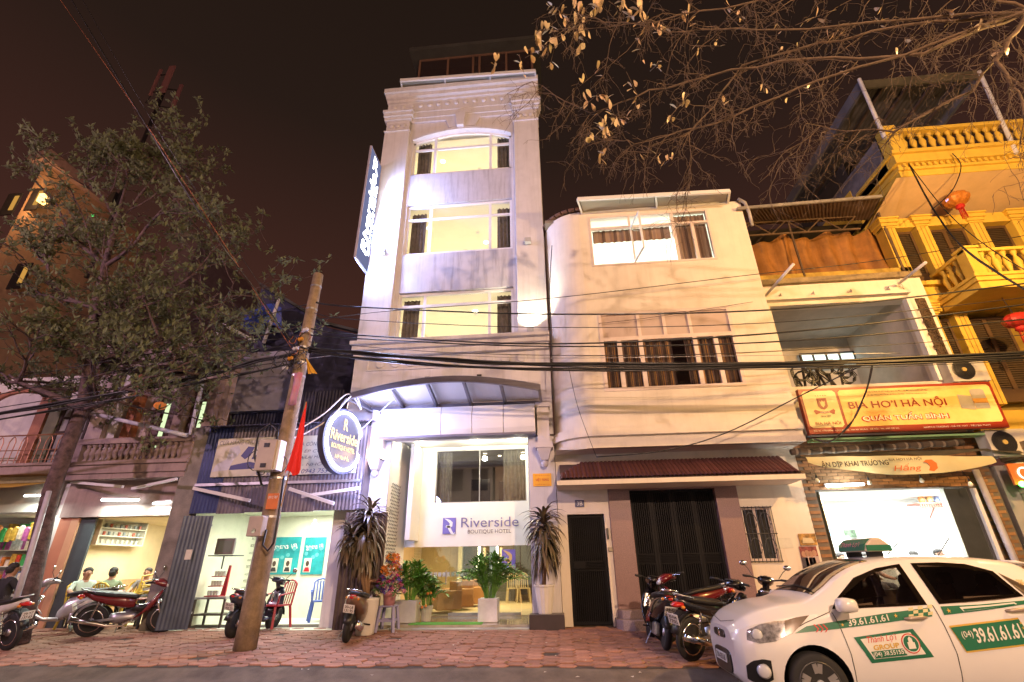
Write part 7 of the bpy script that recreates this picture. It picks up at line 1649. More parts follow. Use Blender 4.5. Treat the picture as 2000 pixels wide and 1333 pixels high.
        B(MB().tube([(.72, -.1, .3), (.55, -.13, .2), (.3, -.15, .22), (.12, -.16, .27), (-.3, -.17, .37)], [.02, .02, .03, .048, .05], 12), 'exhaust', M_chrome, smooth=True)
        B(MB().tube([(-.02, .10, .83), (-.22, .1, .87), (-.3, 0, .88), (-.22, -.1, .87), (-.02, -.10, .83)], .012, 8), 'grab_rail', M_steel, smooth=True)
        for s in (-1, 1):
            pts = [(0+.08*k/16+.0, s*.13+.022*math.cos(k*2.4), R+.03+.34*k/16+.0) for k in range(17)]; B(MB().tube([(0, s*.13, R), (.09, s*.13, .64)], .014, 6).tube(pts, .007, 4), 'rear_shock', M_chrome)
            B(MB().bar((0, s*.085, R), (.46, s*.085, .33), .025, .04), 'swing_arm', M_steel)
        B(MB().box(.02, .46, .09, .12, .25, .35), 'chain_case', M_black, bevel=.015)
    # steering head with lamp, bars, mirrors
    B(MB().loft([(hx-.12, 0, hz-.01, .07, .03), (hx-.02, 0, hz+.01, .13, .055), (hx+.1, 0, hz-.02, .13, .08), (hx+.2, 0, hz-.06, .075, .06)], 14), 'handlebar_cowl', paint if scooter else pp, smooth=True)
    B(MB().loft([(hx+.17, 0, hz-.06, .085, .055), (hx+.225, 0, hz-.08, .05, .03)], 12), 'headlamp', M_lens, smooth=True)
    B(MB().box(hx-.10, hx-.02, -.08, .08, hz+.045, hz+.06), 'dial', M_black, bevel=.01)
    for s in (-1, 1):
        B(MB().tube([(hx-.01, s*.1, hz+.0), (hx-.05, s*.24, hz+.03)], .013, 7), 'handlebar', M_black); B(MB().tube([(hx-.05, s*.23, hz+.03), (hx-.1, s*.35, hz+.03)], .018, 8), 'grip', M_rub, smooth=True)
        B(MB().tube([(hx+.01, s*.2, hz+.02), (hx-.03, s*.33, hz+.01)], .006, 5), 'brake_lever', M_chrome)
        if mirrors:
            B(MB().tube([(hx-.03, s*.2, hz+.04), (hx+.02, s*.27, hz+.15), (hx, s*.32, hz+.2)], .006, 5), 'mirror_stalk', M_black); B(MB().ball((hx, s*.34, hz+.23), .022, .06, .045, 12, 6), 'mirror', M_chrome, smooth=True)
        B(MB().ball((-.24, s*.1, .72), .035, .03, .025, 8, 5), 'indicator', M_amber, smooth=True)
        B(MB().tube([(.55, s*.1, .26), (.55, s*.26, .26)], .013, 6), 'footpeg', M_rub)
    B(MB().loft([(-.2, 0, .745, .085, .045), (-.30, 0, .74, .07, .035), (-.34, 0, .73, .03, .015)], 12), 'tail_light', M_tail, smooth=True)
    pc = Vector((-.34, 0, .56)); pu = Vector((-.35, 0, 1)).normalized()
    pl = B(MB().bar(pc-pu*.07, pc+pu*.07, .19, .006, (1, 0, .35)), 'number_plate', M_plate)
    B(MB().bar((-.18, 0, .66), pc, .12, .01), 'plate_bracket', M_black)
    nrm = Vector((-1, 0, -.35)).normalized()
    for (s_, dz, h) in ((plate[0], .03, .045), (plate[1], -.03, .05)):
        text(s_, M_sb, pl, pc+pu*dz+nrm*.006, width=.15, height=h, u=(0, -1, 0), v=pu, world=False, bold=.02)
    B(MB().tube([(.45, .12, .25), (.38, .24, .02)], .01, 6), 'side_stand', M_steel)
    return t
P_blk = mat('gloss black paint', (.014, .013, .015), .22, var=.1, coat=.6); P_gold = mat('bronze paint', (.22, .13, .085), .3, .5, var=.1, coat=.5); P_red = mat('dark red paint', (.13, .008, .011), .25, var=.1, coat=.6)
P_silv = mat('silver paint', (.48, .47, .50), .3, .5, var=.06, coat=.4); P_navy = mat('blue black paint', (.03, .032, .045), .25, var=.1, coat=.5); P_white = mat('white bike paint', (.6, .58, .56), .3, coat=.4)
def gp(px, py, Y): p = A(px, py, Y); return (p.x, Y, 0)
bike('black and red motorbike with chrome wheels parked before the eatery', gp(172, 1238, 10.35), gp(278, 1230, 10.75), P_blk, ('29-K3', '6618'), panel=P_red)
bike('silver and black scooter parked behind the left tree', gp(185, 1232, 11.0), gp(92, 1238, 10.55), P_silv, ('30-M1', '2087'), True)
bike('white-tailed motorbike cut off by the left edge of the picture', gp(18, 1255, 9.1), gp(-95, 1245, 9.4), P_blk, ('29-Y7', '137.65'), panel=P_white, side=-1)
bike('dark blue motorbike parked behind the utility pole', gp(452, 1243, 10.2), gp(505, 1228, 11.0), P_navy, ('29-H7', '435.71'), scooter=True)
bike('bronze retro scooter parked in front of the brown tin door', gp(675, 1252, 9.75), gp(702, 1232, 10.75), P_gold, ('30-L8', '131.95'), True, mirrors=False)
bike('black scooter seen from behind, nearest the granite doorstep', gp(1300, 1262, 9.1), gp(1274, 1238, 10.1), P_blk, ('29-G1', '288.44'), True, mirrors=False)
bike('large-wheeled black motorbike with gold exhaust beside the taxi nose', gp(1352, 1289, 8.35), gp(1448, 1268, 8.95), P_blk, ('30-N4', '7705'), mirrors=False)
bike('black and red motorbike half hidden behind the large-wheeled one', gp(1425, 1240, 10.0), gp(1335, 1248, 9.65), P_blk, ('29-X5', '5512'), panel=P_red, mirrors=False)
bike('black scooter with two round mirrors standing behind the taxi bonnet', gp(1505, 1270, 8.75), gp(1500, 1240, 9.9), P_blk, ('29-T8', '0931'), True)

# ================================================================ furniture
def chair(label, loc, rz, mm, grp=None, arms=True, s=1.0):
    t = thing('plastic_chair', label, 'chair', loc, rz, group=grp)
    def B(b, nm): 
        b.v = [(x*s, y*s, z*s) for x, y, z in b.v]; return b.build(nm, mm, t, local=True, smooth=False, bevel=.008)
    B(MB().box(-.22, .22, -.21, .22, .41, .44), 'seat')
    for sx in (-1, 1):
        B(MB().bar((sx*.19, -.19, .41), (sx*.23, -.23, 0), .05, .05), 'leg'); B(MB().bar((sx*.19, .19, .41), (sx*.23, .25, 0), .05, .05), 'leg')
        B(MB().bar((sx*.19, .21, .42), (sx*.17, .31, .84), .04, .03), 'back_post')
        if arms: B(MB().tube([(sx*.22, -.19, .42), (sx*.25, -.17, .62), (sx*.25, .05, .65), (sx*.19, .27, .66)], .02, 6), 'arm')
    B(MB().tube([(-.17, .31, .83), (-.1, .32, .88), (0, .325, .9), (.1, .32, .88), (.17, .31, .83)], .022, 6), 'top_rail')
    for k in range(4): B(MB().bar((-.1+.066*k, .225, .44), (-.1+.066*k, .32, .86), .035, .012), 'back_slat')
    return t
M_ylw = mat('yellow plastic', (.50, .36, .04), .4, var=.1)
p = A(535, 1200, 11.25); chair('red plastic armchair inside the shack by the pole', (p.x, 11.3, .28), rad(-20), M_red)
p = A(625, 1190, 12.6); chair('blue plastic chair at the back right of the shack', (p.x, 12.6, .275), rad(30), mat('blue plastic', (.05, .10, .35), .4))
p = A(213, 1170, 11.45); chair('yellow plastic chair behind the red motorbike in the eatery', (p.x, 11.45, .285), PI, M_ylw, 'yellow eatery chairs')
p = A(243, 1165, 12.4); chair('yellow plastic chair at the back table of the eatery', (p.x, 12.4, .285), 0, M_ylw, 'yellow eatery chairs')
p = A(160, 1180, 11.3); chair('yellow plastic chair at the left end of the eatery table', (p.x, 11.3, .285), rad(90), M_ylw, 'yellow eatery chairs')
p = A(286, 1170, 11.75)
for i in range(4): chair(('lowest', 'second', 'third', 'topmost')[i]+' yellow chair in the stack by the eatery pier', (p.x+.0, 11.85+i*.02, .285+i*.13), rad(-10), M_ylw, 'stacked yellow chairs')
def table(label, x, y, w, d, h, mm):
    t = thing('low_table', label, 'table', (x, y, .28)); MB().box(x-w/2, x+w/2, y-d/2, y+d/2, .28+h-.03, .28+h).build('top', mm, t, bevel=.01)
    for sx in (-1, 1):
        for sy in (-1, 1): MB().box(x+sx*(w/2-.05)-.02, x+sx*(w/2-.05)+.02, y+sy*(d/2-.05)-.02, y+sy*(d/2-.05)+.02, .28, .28+h-.031).build('leg', M_dark, t)
p = A(186, 1165, 11.5); table('dark low table between the seated people in the eatery', p.x, 11.6, .8, .6, .62, M_black)
p = A(292, 1165, 11.55); table('maroon table at the right of the eatery opening', p.x-.05, 11.75-.3, .5, .5, .58, mat('maroon top', (.25, .07, .05), .5))
M_leath = mat('tan leather', (.50, .24, .08), .5, var=.12)
def armchair(label, x, y, rz):
    t = thing('armchair', label, 'armchair', (x, y, FL), rz, group='tan lobby armchairs')
    def B(b, nm): return b.build(nm, M_leath, t, local=True, bevel=.03)
    B(MB().box(-.32, .32, -.3, .32, .1, .36), 'seat'); B(MB().box(-.32, .32, .22, .36, .36, .72), 'backrest')
    for sx in (-1, 1): B(MB().box(sx*.33-.08, sx*.33+.08, -.32, .34, .08, .52), 'armrest')
for i, (px, y) in enumerate(((868, 13.9), (893, 14.9), (915, 15.9))): armchair(('tan leather armchair nearest the lobby door', 'middle tan leather armchair in the lobby', 'farthest tan leather armchair in the lobby')[i], AX(px, 1180, y), y, rad(-60))
for i, px in enumerate((1003, 1022)):
    t = chair(('pale wooden dining chair nearer the violet door logo', 'pale wooden dining chair nearer the right pillar')[i], (AX(px, 1160, 17.3), 17.3, FL), rad(10), mat('pale wood', (.55, .42, .24), .5), 'dining chairs in the lobby', False, .95); t['category'] = 'chair'

# ================================================================ people
def person(label, loc, rz, shirt, pants, seat=.45, arms=((.26, -.22, .28), (.22, -.34, .22)), hat=None):
    """seated figure facing local -y; loc is the point of the seat"""
    V = [(0, 0, .10), (0, .01, .28), (0, 0, .44), (0, -.01, .505), (0, -.03, .555), (0, -.035, .65), (0, -.03, .73)]
    rr0 = [(.155, .125), (.15, .115), (.17, .105), (.06, .06), (.066, .07), (.078, .095), (.055, .07)]
    E = [(i, i+1) for i in range(6)]; reg = ['s', 's', 's', 'k', 'k', 'k', 'k']
    def chain(start, pts, rs, rg):
        last = start
        for p, r_, g_ in zip(pts, rs, rg): V.append(p); rr0.append((r_, r_)); reg.append(g_); E.append((last, len(V)-1)); last = len(V)-1
    for s in (-1, 1):
        a1, a2 = arms; chain(2, [(s*.17, 0, .44), (s*a1[0], a1[1]*.4, a1[2]), (s*a2[0], a2[1], a2[2]), (s*(a2[0]-.03), a2[1]-.09, a2[2])], (.062, .05, .034, .03), 'sskk')
        chain(0, [(s*.10, -.06, .07), (s*.13, -.40, .09), (s*.13, -.42, -seat+.12), (s*.13, -.44, -seat+.05), (s*.13, -.56, -seat+.035)], (.095, .065, .045, .045, .035), 'pppps')
    me = bpy.data.meshes.new('body'); me.from_pydata(V, E, []); o = bpy.data.objects.new('tmp', me); COL.objects.link(o)
    md = o.modifiers.new('skin', 'SKIN'); md2 = o.modifiers.new('sub', 'SUBSURF'); md2.levels = 2; md2.render_levels = 2
    lay = me.skin_vertices[0].data
    for i, r_ in enumerate(rr0): lay[i].radius = r_; lay[i].use_root = (i == 0)
    bpy.context.view_layer.update(); ev = o.evaluated_get(bpy.context.evaluated_depsgraph_get()); m2 = bpy.data.meshes.new_from_object(ev); bpy.data.objects.remove(o)
    t = thing('person', label, 'person', loc, rz, group=None)
    segs = [(Vector(V[a]), Vector(V[b]), reg[b]) for a, b in E]
    sk = mat('skin', (.36, .20, .13), .55, var=.08); sm = mat('shirt '+label[:14], shirt, .85, var=.1); pm = mat('trousers '+label[:14], pants, .85, var=.1)
    m2.name = 'body'; bd = fin('body', m2, [sk, sm, pm], t, smooth=True)
    for f in m2.polygons:
        c = f.center; bestd = 9; g_ = 's'
        for a, b_, q in segs:
            ab = b_-a; k = max(0, min(1, (c-a).dot(ab)/max(ab.length_squared, 1e-9))); dd = (c-(a+ab*k)).length
            if dd < bestd: bestd = dd; g_ = q
        f.material_index = {'k': 0, 's': 1, 'p': 2}[g_]
    hb = MB(); hb.lathe([(.074, .01), (.083, .03), (.079, .065), (.056, .095), (.03, .107), (0, .11)], (0, -.022, .655), 16, (0, .22, 1), 1, 1.16); hb.lathe([(.05, 0), (.068, .03), (.076, .08), (.07, .12)], (0, .012, .57), 12, (0, .1, 1)); hb.build('hair', mat('black hair', (.02, .017, .015), .6, var=.3, scale=30, bump=.5, bscale=120), t, smooth=True, local=True)
    f = MB(); f.ball((0, -.135, .635), .013, .022, .02, 8, 5); f.build('nose', sk, t, smooth=True, local=True)
    f = MB(); f.ball((-.03, -.118, .66), .012, .008, .007, 8, 5).ball((.03, -.118, .66), .012, .008, .007, 8, 5); f.build('eyes', M_black, t, local=True); f = MB(); f.ball((0, -.112, .595), .024, .01, .006, 8, 4); f.build('mouth', mat('lips', (.3, .11, .09), .5), t, local=True)
    f = MB(); f.ball((-.083, -.03, .64), .012, .02, .03, 8, 5).ball((.083, -.03, .64), .012, .02, .03, 8, 5); f.build('ears', sk, t, smooth=True, local=True)
    return t
BLK, GRY = (.02, .02, .024), (.06, .06, .07)
p = A(9, 1150, 9.4); person('person in a black T-shirt sitting with back turned at the left edge', (p.x, 9.4, .84), rad(165), BLK, GRY, .5)
p = A(163, 1145, 11.35); person('person in a pale mint shirt seated at the eatery table', (p.x, 11.35, .74), rad(60), (.42, .52, .47), BLK)
p = A(213, 1145, 11.5); person('person in a sage green shirt seated with back to the street', (p.x, 11.5, .74), rad(200), (.25, .33, .2), BLK)
p = A(284, 1140, 12.8); person('person with dark hair half hidden behind the stacked yellow chairs', (p.x, 12.8, .72), rad(20), (.2, .2, .22), BLK)
for i, (px, py, Y, sh_, lb) in enumerate(((1640, 1090, 12.6, (.55, .5, .45), 'person in a beige shirt seated at the far left in the bright beer shop'), (1665, 1088, 13.1, (.3, .18, .15), 'person in a brown shirt seated second from the left in the beer shop'), (1690, 1089, 12.7, (.5, .4, .38), 'person in a rose shirt seated behind the taxi roof sign'), (1786, 1086, 12.8, (.25, .2, .25), 'person in a plum shirt seated at the middle of the beer shop'), (1832, 1082, 12.9, (.55, .45, .35), 'person in a tan shirt seated at the right of the beer shop'))):
    p = A(px, py, Y); person(lb, (p.x, Y, p.z-.65), rad(160 if i % 2 else 20), sh_, GRY)
    z = p.z-.65; t = thing('stool', 'red stool under the '+lb.split(' seated')[0], 'stool', (p.x, Y, .3), group='beer shop stools'); MB().lathe([(.17, 0), (.17, .02), (.15, .03)], (p.x, Y, z-.05), 14).build('seat', M_red, t)
    for k in range(4): a = PI/4+k*PI/2; MB().bar((p.x+.1*math.cos(a), Y+.1*math.sin(a), z-.05), (p.x+.15*math.cos(a), Y+.15*math.sin(a), .3), .03, .03).build('leg', M_red, t)
# ================================================================ taxi
CARL = Vector((1.85, 6.95, 0))
taxi = thing('taxi', 'small white hatchback taxi with green stripes and a roof sign parked at the kerb', 'taxi', CARL)
# stations along the car (0 = nose): x, z bottom, half width at sill, mid, belt, roof edge; heights of mid, belt, roof edge, centre line
ST = [(0.00, .30, .40, .46, .40, .30, .52, .70, .74, .75), (.05, .24, .56, .60, .52, .40, .52, .74, .79, .80), (.16, .21, .66, .71, .63, .48, .53, .79, .86, .875), (.32, .20, .72, .765, .69, .54, .54, .835, .925, .945), (.55, .19, .745, .79, .725, .58, .55, .875, .975, 1.0), (.80, .19, .755, .797, .74, .60, .56, .905, 1.005, 1.04),
      (1.0, .19, .757, .798, .745, .60, .56, .925, 1.10, 1.14), (1.25, .19, .757, .798, .75, .585, .56, .94, 1.255, 1.30), (1.5, .19, .757, .798, .75, .568, .57, .952, 1.36, 1.405), (1.75, .19, .757, .798, .75, .56, .57, .962, 1.405, 1.455), (2.1, .19, .757, .798, .75, .556, .57, .98, 1.425, 1.478), (2.5, .19, .757, .798, .748, .55, .58, .995, 1.42, 1.472),
      (2.9, .19, .755, .795, .74, .54, .58, 1.012, 1.395, 1.447), (3.2, .20, .74, .785, .72, .525, .58, 1.03, 1.34, 1.40), (3.4, .22, .71, .755, .69, .51, .58, 1.03, 1.21, 1.26), (3.54, .26, .66, .71, .64, .50, .58, .98, 1.05, 1.08), (3.6, .32, .58, .62, .56, .46, .58, .86, .92, .94)]
def cat(p0, p1, p2, p3, t): return .5*((2*p1)+(p2-p0)*t+(2*p0-5*p1+4*p2-p3)*t*t+(3*p1-p0-3*p2+p3)*t**3)
def station(x):
    i = 0
    while i < len(ST)-2 and ST[i+1][0] <= x: i += 1
    a, b_, c, d = ST[max(i-1, 0)], ST[i], ST[i+1], ST[min(i+2, len(ST)-1)]; t_ = (x-b_[0])/(c[0]-b_[0])
    return [cat(a[k], b_[k], c[k], d[k], t_) for k in range(1, 10)]
def prof(x):
    """half section of the body, bottom centre to roof centre: list of (y, z)"""
    zb, ws, wm, wb, wr, zm, zl, zr, zc = station(x)
    K = [(0, zb), (ws*.7, zb), (ws-.03, zb+.005), (ws, zb+.06), (wm*.985, zb+.2), (wm, zm), (wm*.99, zm+.12), (wb+.012, zl-.05), (wb, zl)]
    U = [(wb+(wr-wb)*(k/12)*(1-.03*math.sin(PI*k/12)), zl+(zr-zl)*k/12) for k in range(1, 12)]+[(wr, zr), (wr*.9, zr+(zc-zr)*.45), (wr*.76, zr+(zc-zr)*.66), (wr*.62, zr+(zc-zr)*.8), (wr*.46, zr+(zc-zr)*.9), (wr*.3, zr+(zc-zr)*.97), (wr*.15, zr+(zc-zr)*.99), (0, zc)]
    return K+U
NX = 110; xs = [3.6*(1-math.cos(PI*i/NX))/2*.35+3.6*i/NX*.65 for i in range(NX+1)]
b = MB(); ring = None; vs = []; fs = []
for x in xs:
    p = prof(x); full = [(x, -y, z) for y, z in p]+[(x, y, z) for y, z in reversed(p[1:-1])]; ring = len(full); vs += full
for i in range(NX):
    for j in range(ring): fs.append((i*ring+j, (i+1)*ring+j, (i+1)*ring+(j+1) % ring, i*ring+(j+1) % ring))
fs.append(tuple(range(ring))); fs.append(tuple(NX*ring+j for j in range(ring-1, -1, -1)))
b.add(vs, fs)
M_car = mat('white car paint', (.70, .69, .68), .28, var=.015, coat=.7)
M_cglass = glassmat('tinted car glass', (.40, .34, .28), .07); M_frit = mat('window seal', (.012, .012, .012), .4, var=0); M_well = mat('wheel well', (.01, .01, .01), .9, var=0)
me = b.mesh('tmpbody'); me.materials.append(M_car); ob = bpy.data.objects.new('tmp', me); COL.objects.link(ob); me.update()
cut = MB()
for wx in (.70, 3.085):
    for s in (-1, 1): cut.lathe([(.335, -.26), (.335, .26)], (wx, s*.75, .30), 36, (0, 1, 0))
cm = cut.mesh('tmpcut'); cm.materials.append(M_well); cob = bpy.data.objects.new('tmpc', cm); COL.objects.link(cob)
md = ob.modifiers.new('cut', 'BOOLEAN'); md.object = cob; md.operation = 'DIFFERENCE'; md.solver = 'EXACT'; md.material_mode = 'TRANSFER'
bpy.context.view_layer.update(); m2 = bpy.data.meshes.new_from_object(ob.evaluated_get(bpy.context.evaluated_depsgraph_get())); bpy.data.objects.remove(ob); bpy.data.objects.remove(cob)
FW = [(1.02, .955), (1.98, .99), (1.93, 1.385), (1.66, 1.345), (1.38, 1.25), (1.10, 1.04)]; RW = [(2.10, .995), (2.98, 1.06), (2.86, 1.30), (2.62, 1.375), (2.35, 1.395), (2.05, 1.39)]
def inside(q, P, mg):
    for (x0, z0), (x1, z1) in zip(P, P[1:]+P[:1]):
        l = math.hypot(x1-x0, z1-z0)
        if ((x1-x0)*(q[1]-z0)-(z1-z0)*(q[0]-x0))/l < mg: return False
    return True
import bmesh
bm_ = bmesh.new(); bm_.from_mesh(m2); kill = []
for f in bm_.faces:
    c = f.calc_center_median()
    if len(f.verts) > 8: continue
    if abs(c.y) > .5 and (inside((c.x, c.z), FW, .028) or inside((c.x, c.z), RW, .028)): kill.append(f)
    elif .99 < c.x < 1.60 and abs(c.y) < .80*station(c.x)[4] and c.z > 1.0: kill.append(f)
bmesh.ops.delete(bm_, geom=kill, context='FACES'); bm_.to_mesh(m2); bm_.free()
m2.name = 'body'; body = bpy.data.objects.new('body', m2); COL.objects.link(body); body.parent = taxi; WM[body.name] = WM[taxi.name]
for f in m2.polygons: f.use_smooth = len(f.vertices) < 9 and f.material_index == 0
q = body.modifiers.new('edge', 'EDGE_SPLIT'); q.split_angle = rad(38)
def seg_y(x, z):
    p = prof(x)
    for (y0, z0), (y1, z1) in zip(p[2:], p[3:]):
        if z0 <= z <= z1 and z1 > z0: return y0+(y1-y0)*(z-z0)/(z1-z0)
    return p[5][0]
def skin_patch(outline, off, nm, mm, s=-1, n=10, m_=6, par=taxi):
    """panel lying on the body side; outline = bottom edge and top edge as (x, z) polylines of equal length"""
    bot, top = outline; rows = []
    def ev(pl, t_):
        k = t_*(len(pl)-1); i = min(int(k), len(pl)-2); f = k-i; return (pl[i][0]+(pl[i+1][0]-pl[i][0])*f, pl[i][1]+(pl[i+1][1]-pl[i][1])*f)
    for j in range(m_+1):
        r = []
        for i in range(n+1):
            a, c = ev(bot, i/n), ev(top, i/n); x = a[0]+(c[0]-a[0])*j/m_; z = a[1]+(c[1]-a[1])*j/m_; r.append((x, s*(seg_y(x, z)+off), z))
        rows.append(r)
    return MB().sheet(rows).build(nm, mm, par, smooth=True, local=True)
def car_text(s_, mm, x, z, w, h, off=.011, shear=0, slope=0, bold=0, par=None):
    o = text(s_, mm, par or taxi, (x, 0, z), width=w, height=h, u=(1, 0, slope), v=(0, 0, 1), world=False, shear=shear, bold=bold)
    for q_ in o.data.vertices: q_.co.y = -(seg_y(q_.co.x, q_.co.z)+off)
    return o
def beltz(x): return station(x)[6]
def roofz(x): return station(x)[7]
for s in (-1, 1):
    fw = ([(1.02, .955), (1.3, .962), (1.7, .977), (1.98, .99)], [(1.10, 1.04), (1.38, 1.25), (1.66, 1.345), (1.93, 1.385)])
    skin_patch(fw, .006, 'front_window', M_cglass, s, 16, 8)
    skin_patch(([(2.10, .995), (2.4, 1.01), (2.7, 1.03), (2.98, 1.06)], [(2.05, 1.39), (2.35, 1.395), (2.62, 1.375), (2.86, 1.30)]), .006, 'rear_window', M_cglass, s, 14, 8)
    skin_patch(([(3.0, 1.065), (3.08, 1.075), (3.16, 1.09)], [(2.9, 1.285), (2.98, 1.23), (3.15, 1.1)]), .006, 'quarter_window', M_cglass, s, 6, 4)
    for P in (FW, RW):
        cx_, cz_ = sum(q[0] for q in P)/6, sum(q[1] for q in P)/6
        for (a_, c_) in zip(P, P[1:]+P[:1]):
            def inn(q): d_ = math.hypot(cx_-q[0], cz_-q[1]); return (q[0]+(cx_-q[0])/d_*.062, q[1]+(cz_-q[1])/d_*.062)
            skin_patch(([a_, c_], [inn(a_), inn(c_)]), .004, 'window_seal', M_frit, s, 6, 2)
    # door seams and sills
    for pts in ([(1.00, .93), (1.03, .8), (1.06, .55), (1.06, .3), (1.12, .24)], [(2.03, .985), (2.06, .8), (2.08, .55), (2.06, .3), (2.0, .24)], [(2.98, 1.05), (2.98, .85), (2.86, .62), (2.72, .45), (2.66, .28)], [(.98, .93), (.7, .83), (.42, .70)], [(1.12, .235), (1.6, .23), (2.66, .235)]):
        MB().tube([(x, s*(seg_y(x, z)+.001), z) for x, z in [(a_[0]+(c_[0]-a_[0])*k/8, a_[1]+(c_[1]-a_[1])*k/8) for a_, c_ in zip(pts, pts[1:]) for k in range(9)]], .0045, 4).build('door_seam', M_black, taxi, local=True)
    for (x, z) in ((1.80, .865), (2.82, .93)):
        MB().loft([(x-.11, s*(seg_y(x, z)+.012), z, .012, .012), (x-.05, s*(seg_y(x, z)+.03), z+.004, .014, .02), (x+.06, s*(seg_y(x, z)+.03), z+.01, .014, .02), (x+.12, s*(seg_y(x, z)+.01), z+.012, .012, .01)], 8).build('door_handle', mat('champagne handle', (.40, .33, .27), .35, .3), taxi, smooth=True, local=True)
    # headlight and its dark corner
    skin_patch(([(.10, .66), (.2, .64), (.36, .665), (.50, .73)], [(.13, .755), (.25, .81), (.40, .845), (.56, .855)]), .006, 'headlight', mat('headlamp chrome', (.55, .56, .6), .12, .6, var=.5, scale=22, coat=1), s, 12, 6)
    skin_patch(([(.46, .71), (.55, .74), (.66, .82)], [(.50, .85), (.62, .88), (.76, .90)]), .007, 'headlight_corner', mat('smoked corner', (.10, .06, .03), .15, var=.1, coat=1), s, 8, 5)
    MB().lathe([(.0, .012), (.045, .01), (.055, 0)], (.20, s*(seg_y(.2, .71)+.008), .715), 16, (-.5, s, .1)).build('headlight_bulb', M_lens, taxi, smooth=True, local=True)
    # fog lamp in its scoop
    skin_patch(([(.055, .30), (.1, .275), (.2, .275), (.27, .32)], [(.055, .42), (.11, .475), (.2, .5), (.27, .49)]), .006, 'fog_scoop', M_black, s, 8, 5)
    MB().lathe([(0, .02), (.05, .018), (.07, 0)], (.19, s*(seg_y(.19, .4)+.01), .39), 16, (-.55, s, 0), 1, 1).build('fog_lamp', M_lens, taxi, smooth=True, local=True)
    # mirror
    y_ = s*.80; mr = MB().loft([(1.0, s*.90, .985, .05, .045), (1.03, s*.89, 1.0, .095, .068), (1.10, s*.89, 1.0, .105, .072), (1.16, s*.89, 1.0, .09, .062), (1.175, s*.89, 1.0, .07, .05)], 14, sq=.7).build('mirror', M_car, taxi, smooth=True, local=True)
    MB().bar((1.08, s*.74, .955), (1.08, s*.84, .97), .07, .035).build('mirror_arm', M_black, mr, local=True)
    for wx in (.70, 3.085):
        wh_ = MB().lathe([(.19, -.085), (.25, -.095), (.278, -.08), (.285, 0), (.278, .08), (.25, .095), (.19, .085)], (wx, s*.70, .285), 40, (0, 1, 0)).build('wheel', M_rub, taxi, smooth=True, local=True)
        MB().lathe([(.19, .06), (.205, .09), (.195, .092), (.175, .05), (.03, .035), (0, .035)], (wx, s*.70, .285), 36, (0, s, 0)).build('rim', mat('alloy dish', (.10, .10, .10), .4, .6), wh_, smooth=True, local=True)
        sp = MB()
        for k in range(5):
            a = 2*PI*k/5+.3
            for da in (-.16, .16):
                sp.bar((wx+.03*math.cos(a), s*.765, .285+.03*math.sin(a)), (wx+.185*math.cos(a+da), s*.785, .285+.185*math.sin(a+da)), .045, .022, (0, 1, 0))
        sp.lathe([(.05, 0), (.045, .018), (0, .022)], (wx, s*.775, .285), 14, (0, s, 0)); sp.build('spokes', mat('silver alloy', (.55, .55, .57), .3, .8), wh_, local=True)
# windscreen, nose, roof
ws = []
for i in range(13):
    x = .93+.72*i/12; zb, _, _, wb, wr, _, zl, zr, zc = station(x); p = prof(x)[11:]; k_ = .94; L_ = [(x, -y*k_, z+.008) for y, z in p]+[(x, y*k_, z+.008) for y, z in reversed(p[:-1])]; ws.append(L_)
MB().sheet(ws).build('windscreen', M_cglass, taxi, smooth=True, local=True)
for (ia, ib) in ((0, 3),): pass
fr_ = [[], []]
for L_ in ws: n_ = len(L_); fr_[0].append([(q[0], q[1], q[2]-.003) for q in L_[:4]]); fr_[1].append([(q[0], q[1], q[2]-.003) for q in L_[-4:]])
MB().sheet(fr_[0]).sheet(fr_[1]).sheet([[(q[0], q[1], q[2]-.003) for q in L_] for L_ in ws[:3]]).sheet([[(q[0], q[1], q[2]-.003) for q in L_] for L_ in ws[-2:]]).build('windscreen_seal', M_frit, taxi, local=True)
M_cab = mat('cabin grey', (.05, .045, .042), .8, var=.2); M_seatf = mat('seat cloth', (.12, .09, .07), .9, var=.2)
for (x, y) in ((1.75, -.33), (1.75, .33), (2.6, -.33), (2.6, .33)):
    st_ = MB().loft([(x-.25, y, .55, .22, .08), (x+.1, y, .56, .23, .08), (x+.2, y, .7, .23, .1), (x+.28, y, .95, .21, .1), (x+.33, y, 1.1, .16, .06)], 12, sq=.6).build('car_seat', M_seatf, taxi, smooth=True, local=True)
    MB().loft([(x+.32, y, 1.2, .11, .07), (x+.38, y, 1.21, .11, .07)], 10, sq=.6).build('headrest', M_seatf, st_, smooth=True, local=True)
MB().loft([(.95, 0, .93, .6, .08), (1.15, 0, .95, .64, .1), (1.3, 0, .85, .62, .1)], 14, sq=.5).build('dashboard', M_cab, taxi, smooth=True, local=True)
MB().tube([(1.38+.06*math.sin(a*.35), -.33+.17*math.cos(a*.35), .98+.16*math.sin(a*.35)) for a in range(19)], .014, 6).build('steering_wheel', M_black, taxi, smooth=True, local=True)
MB().box(1.0, 3.3, -.62, .62, .30, .34).build('cabin_floor', M_cab, taxi, local=True)
MB().box(1.32, 1.36, -.1, .1, 1.22, 1.29).build('rear_view_mirror', M_black, taxi, local=True)
b = MB(); b.tube([(.96, -.5, 1.15-.02), (1.0, 0, 1.16), (.96, .5, 1.13)], .008, 5); b.build('wiper', M_black, taxi, local=True)
MB().loft([(-.012, 0, .40, .30, .115), (.03, 0, .40, .36, .13)], 18, sq=.45).build('lower_grille', M_black, taxi, local=True)
MB().loft([(-.014, 0, .665, .20, .04), (.03, 0, .665, .24, .05)], 16, sq=.5).build('upper_grille', M_black, taxi, local=True)
MB().lathe([(0, .008), (.035, .006), (.04, 0)], (-.012, 0, .672), 16, (-1, 0, 0), 1.5, .8).build('badge', M_chrome, taxi, local=True)
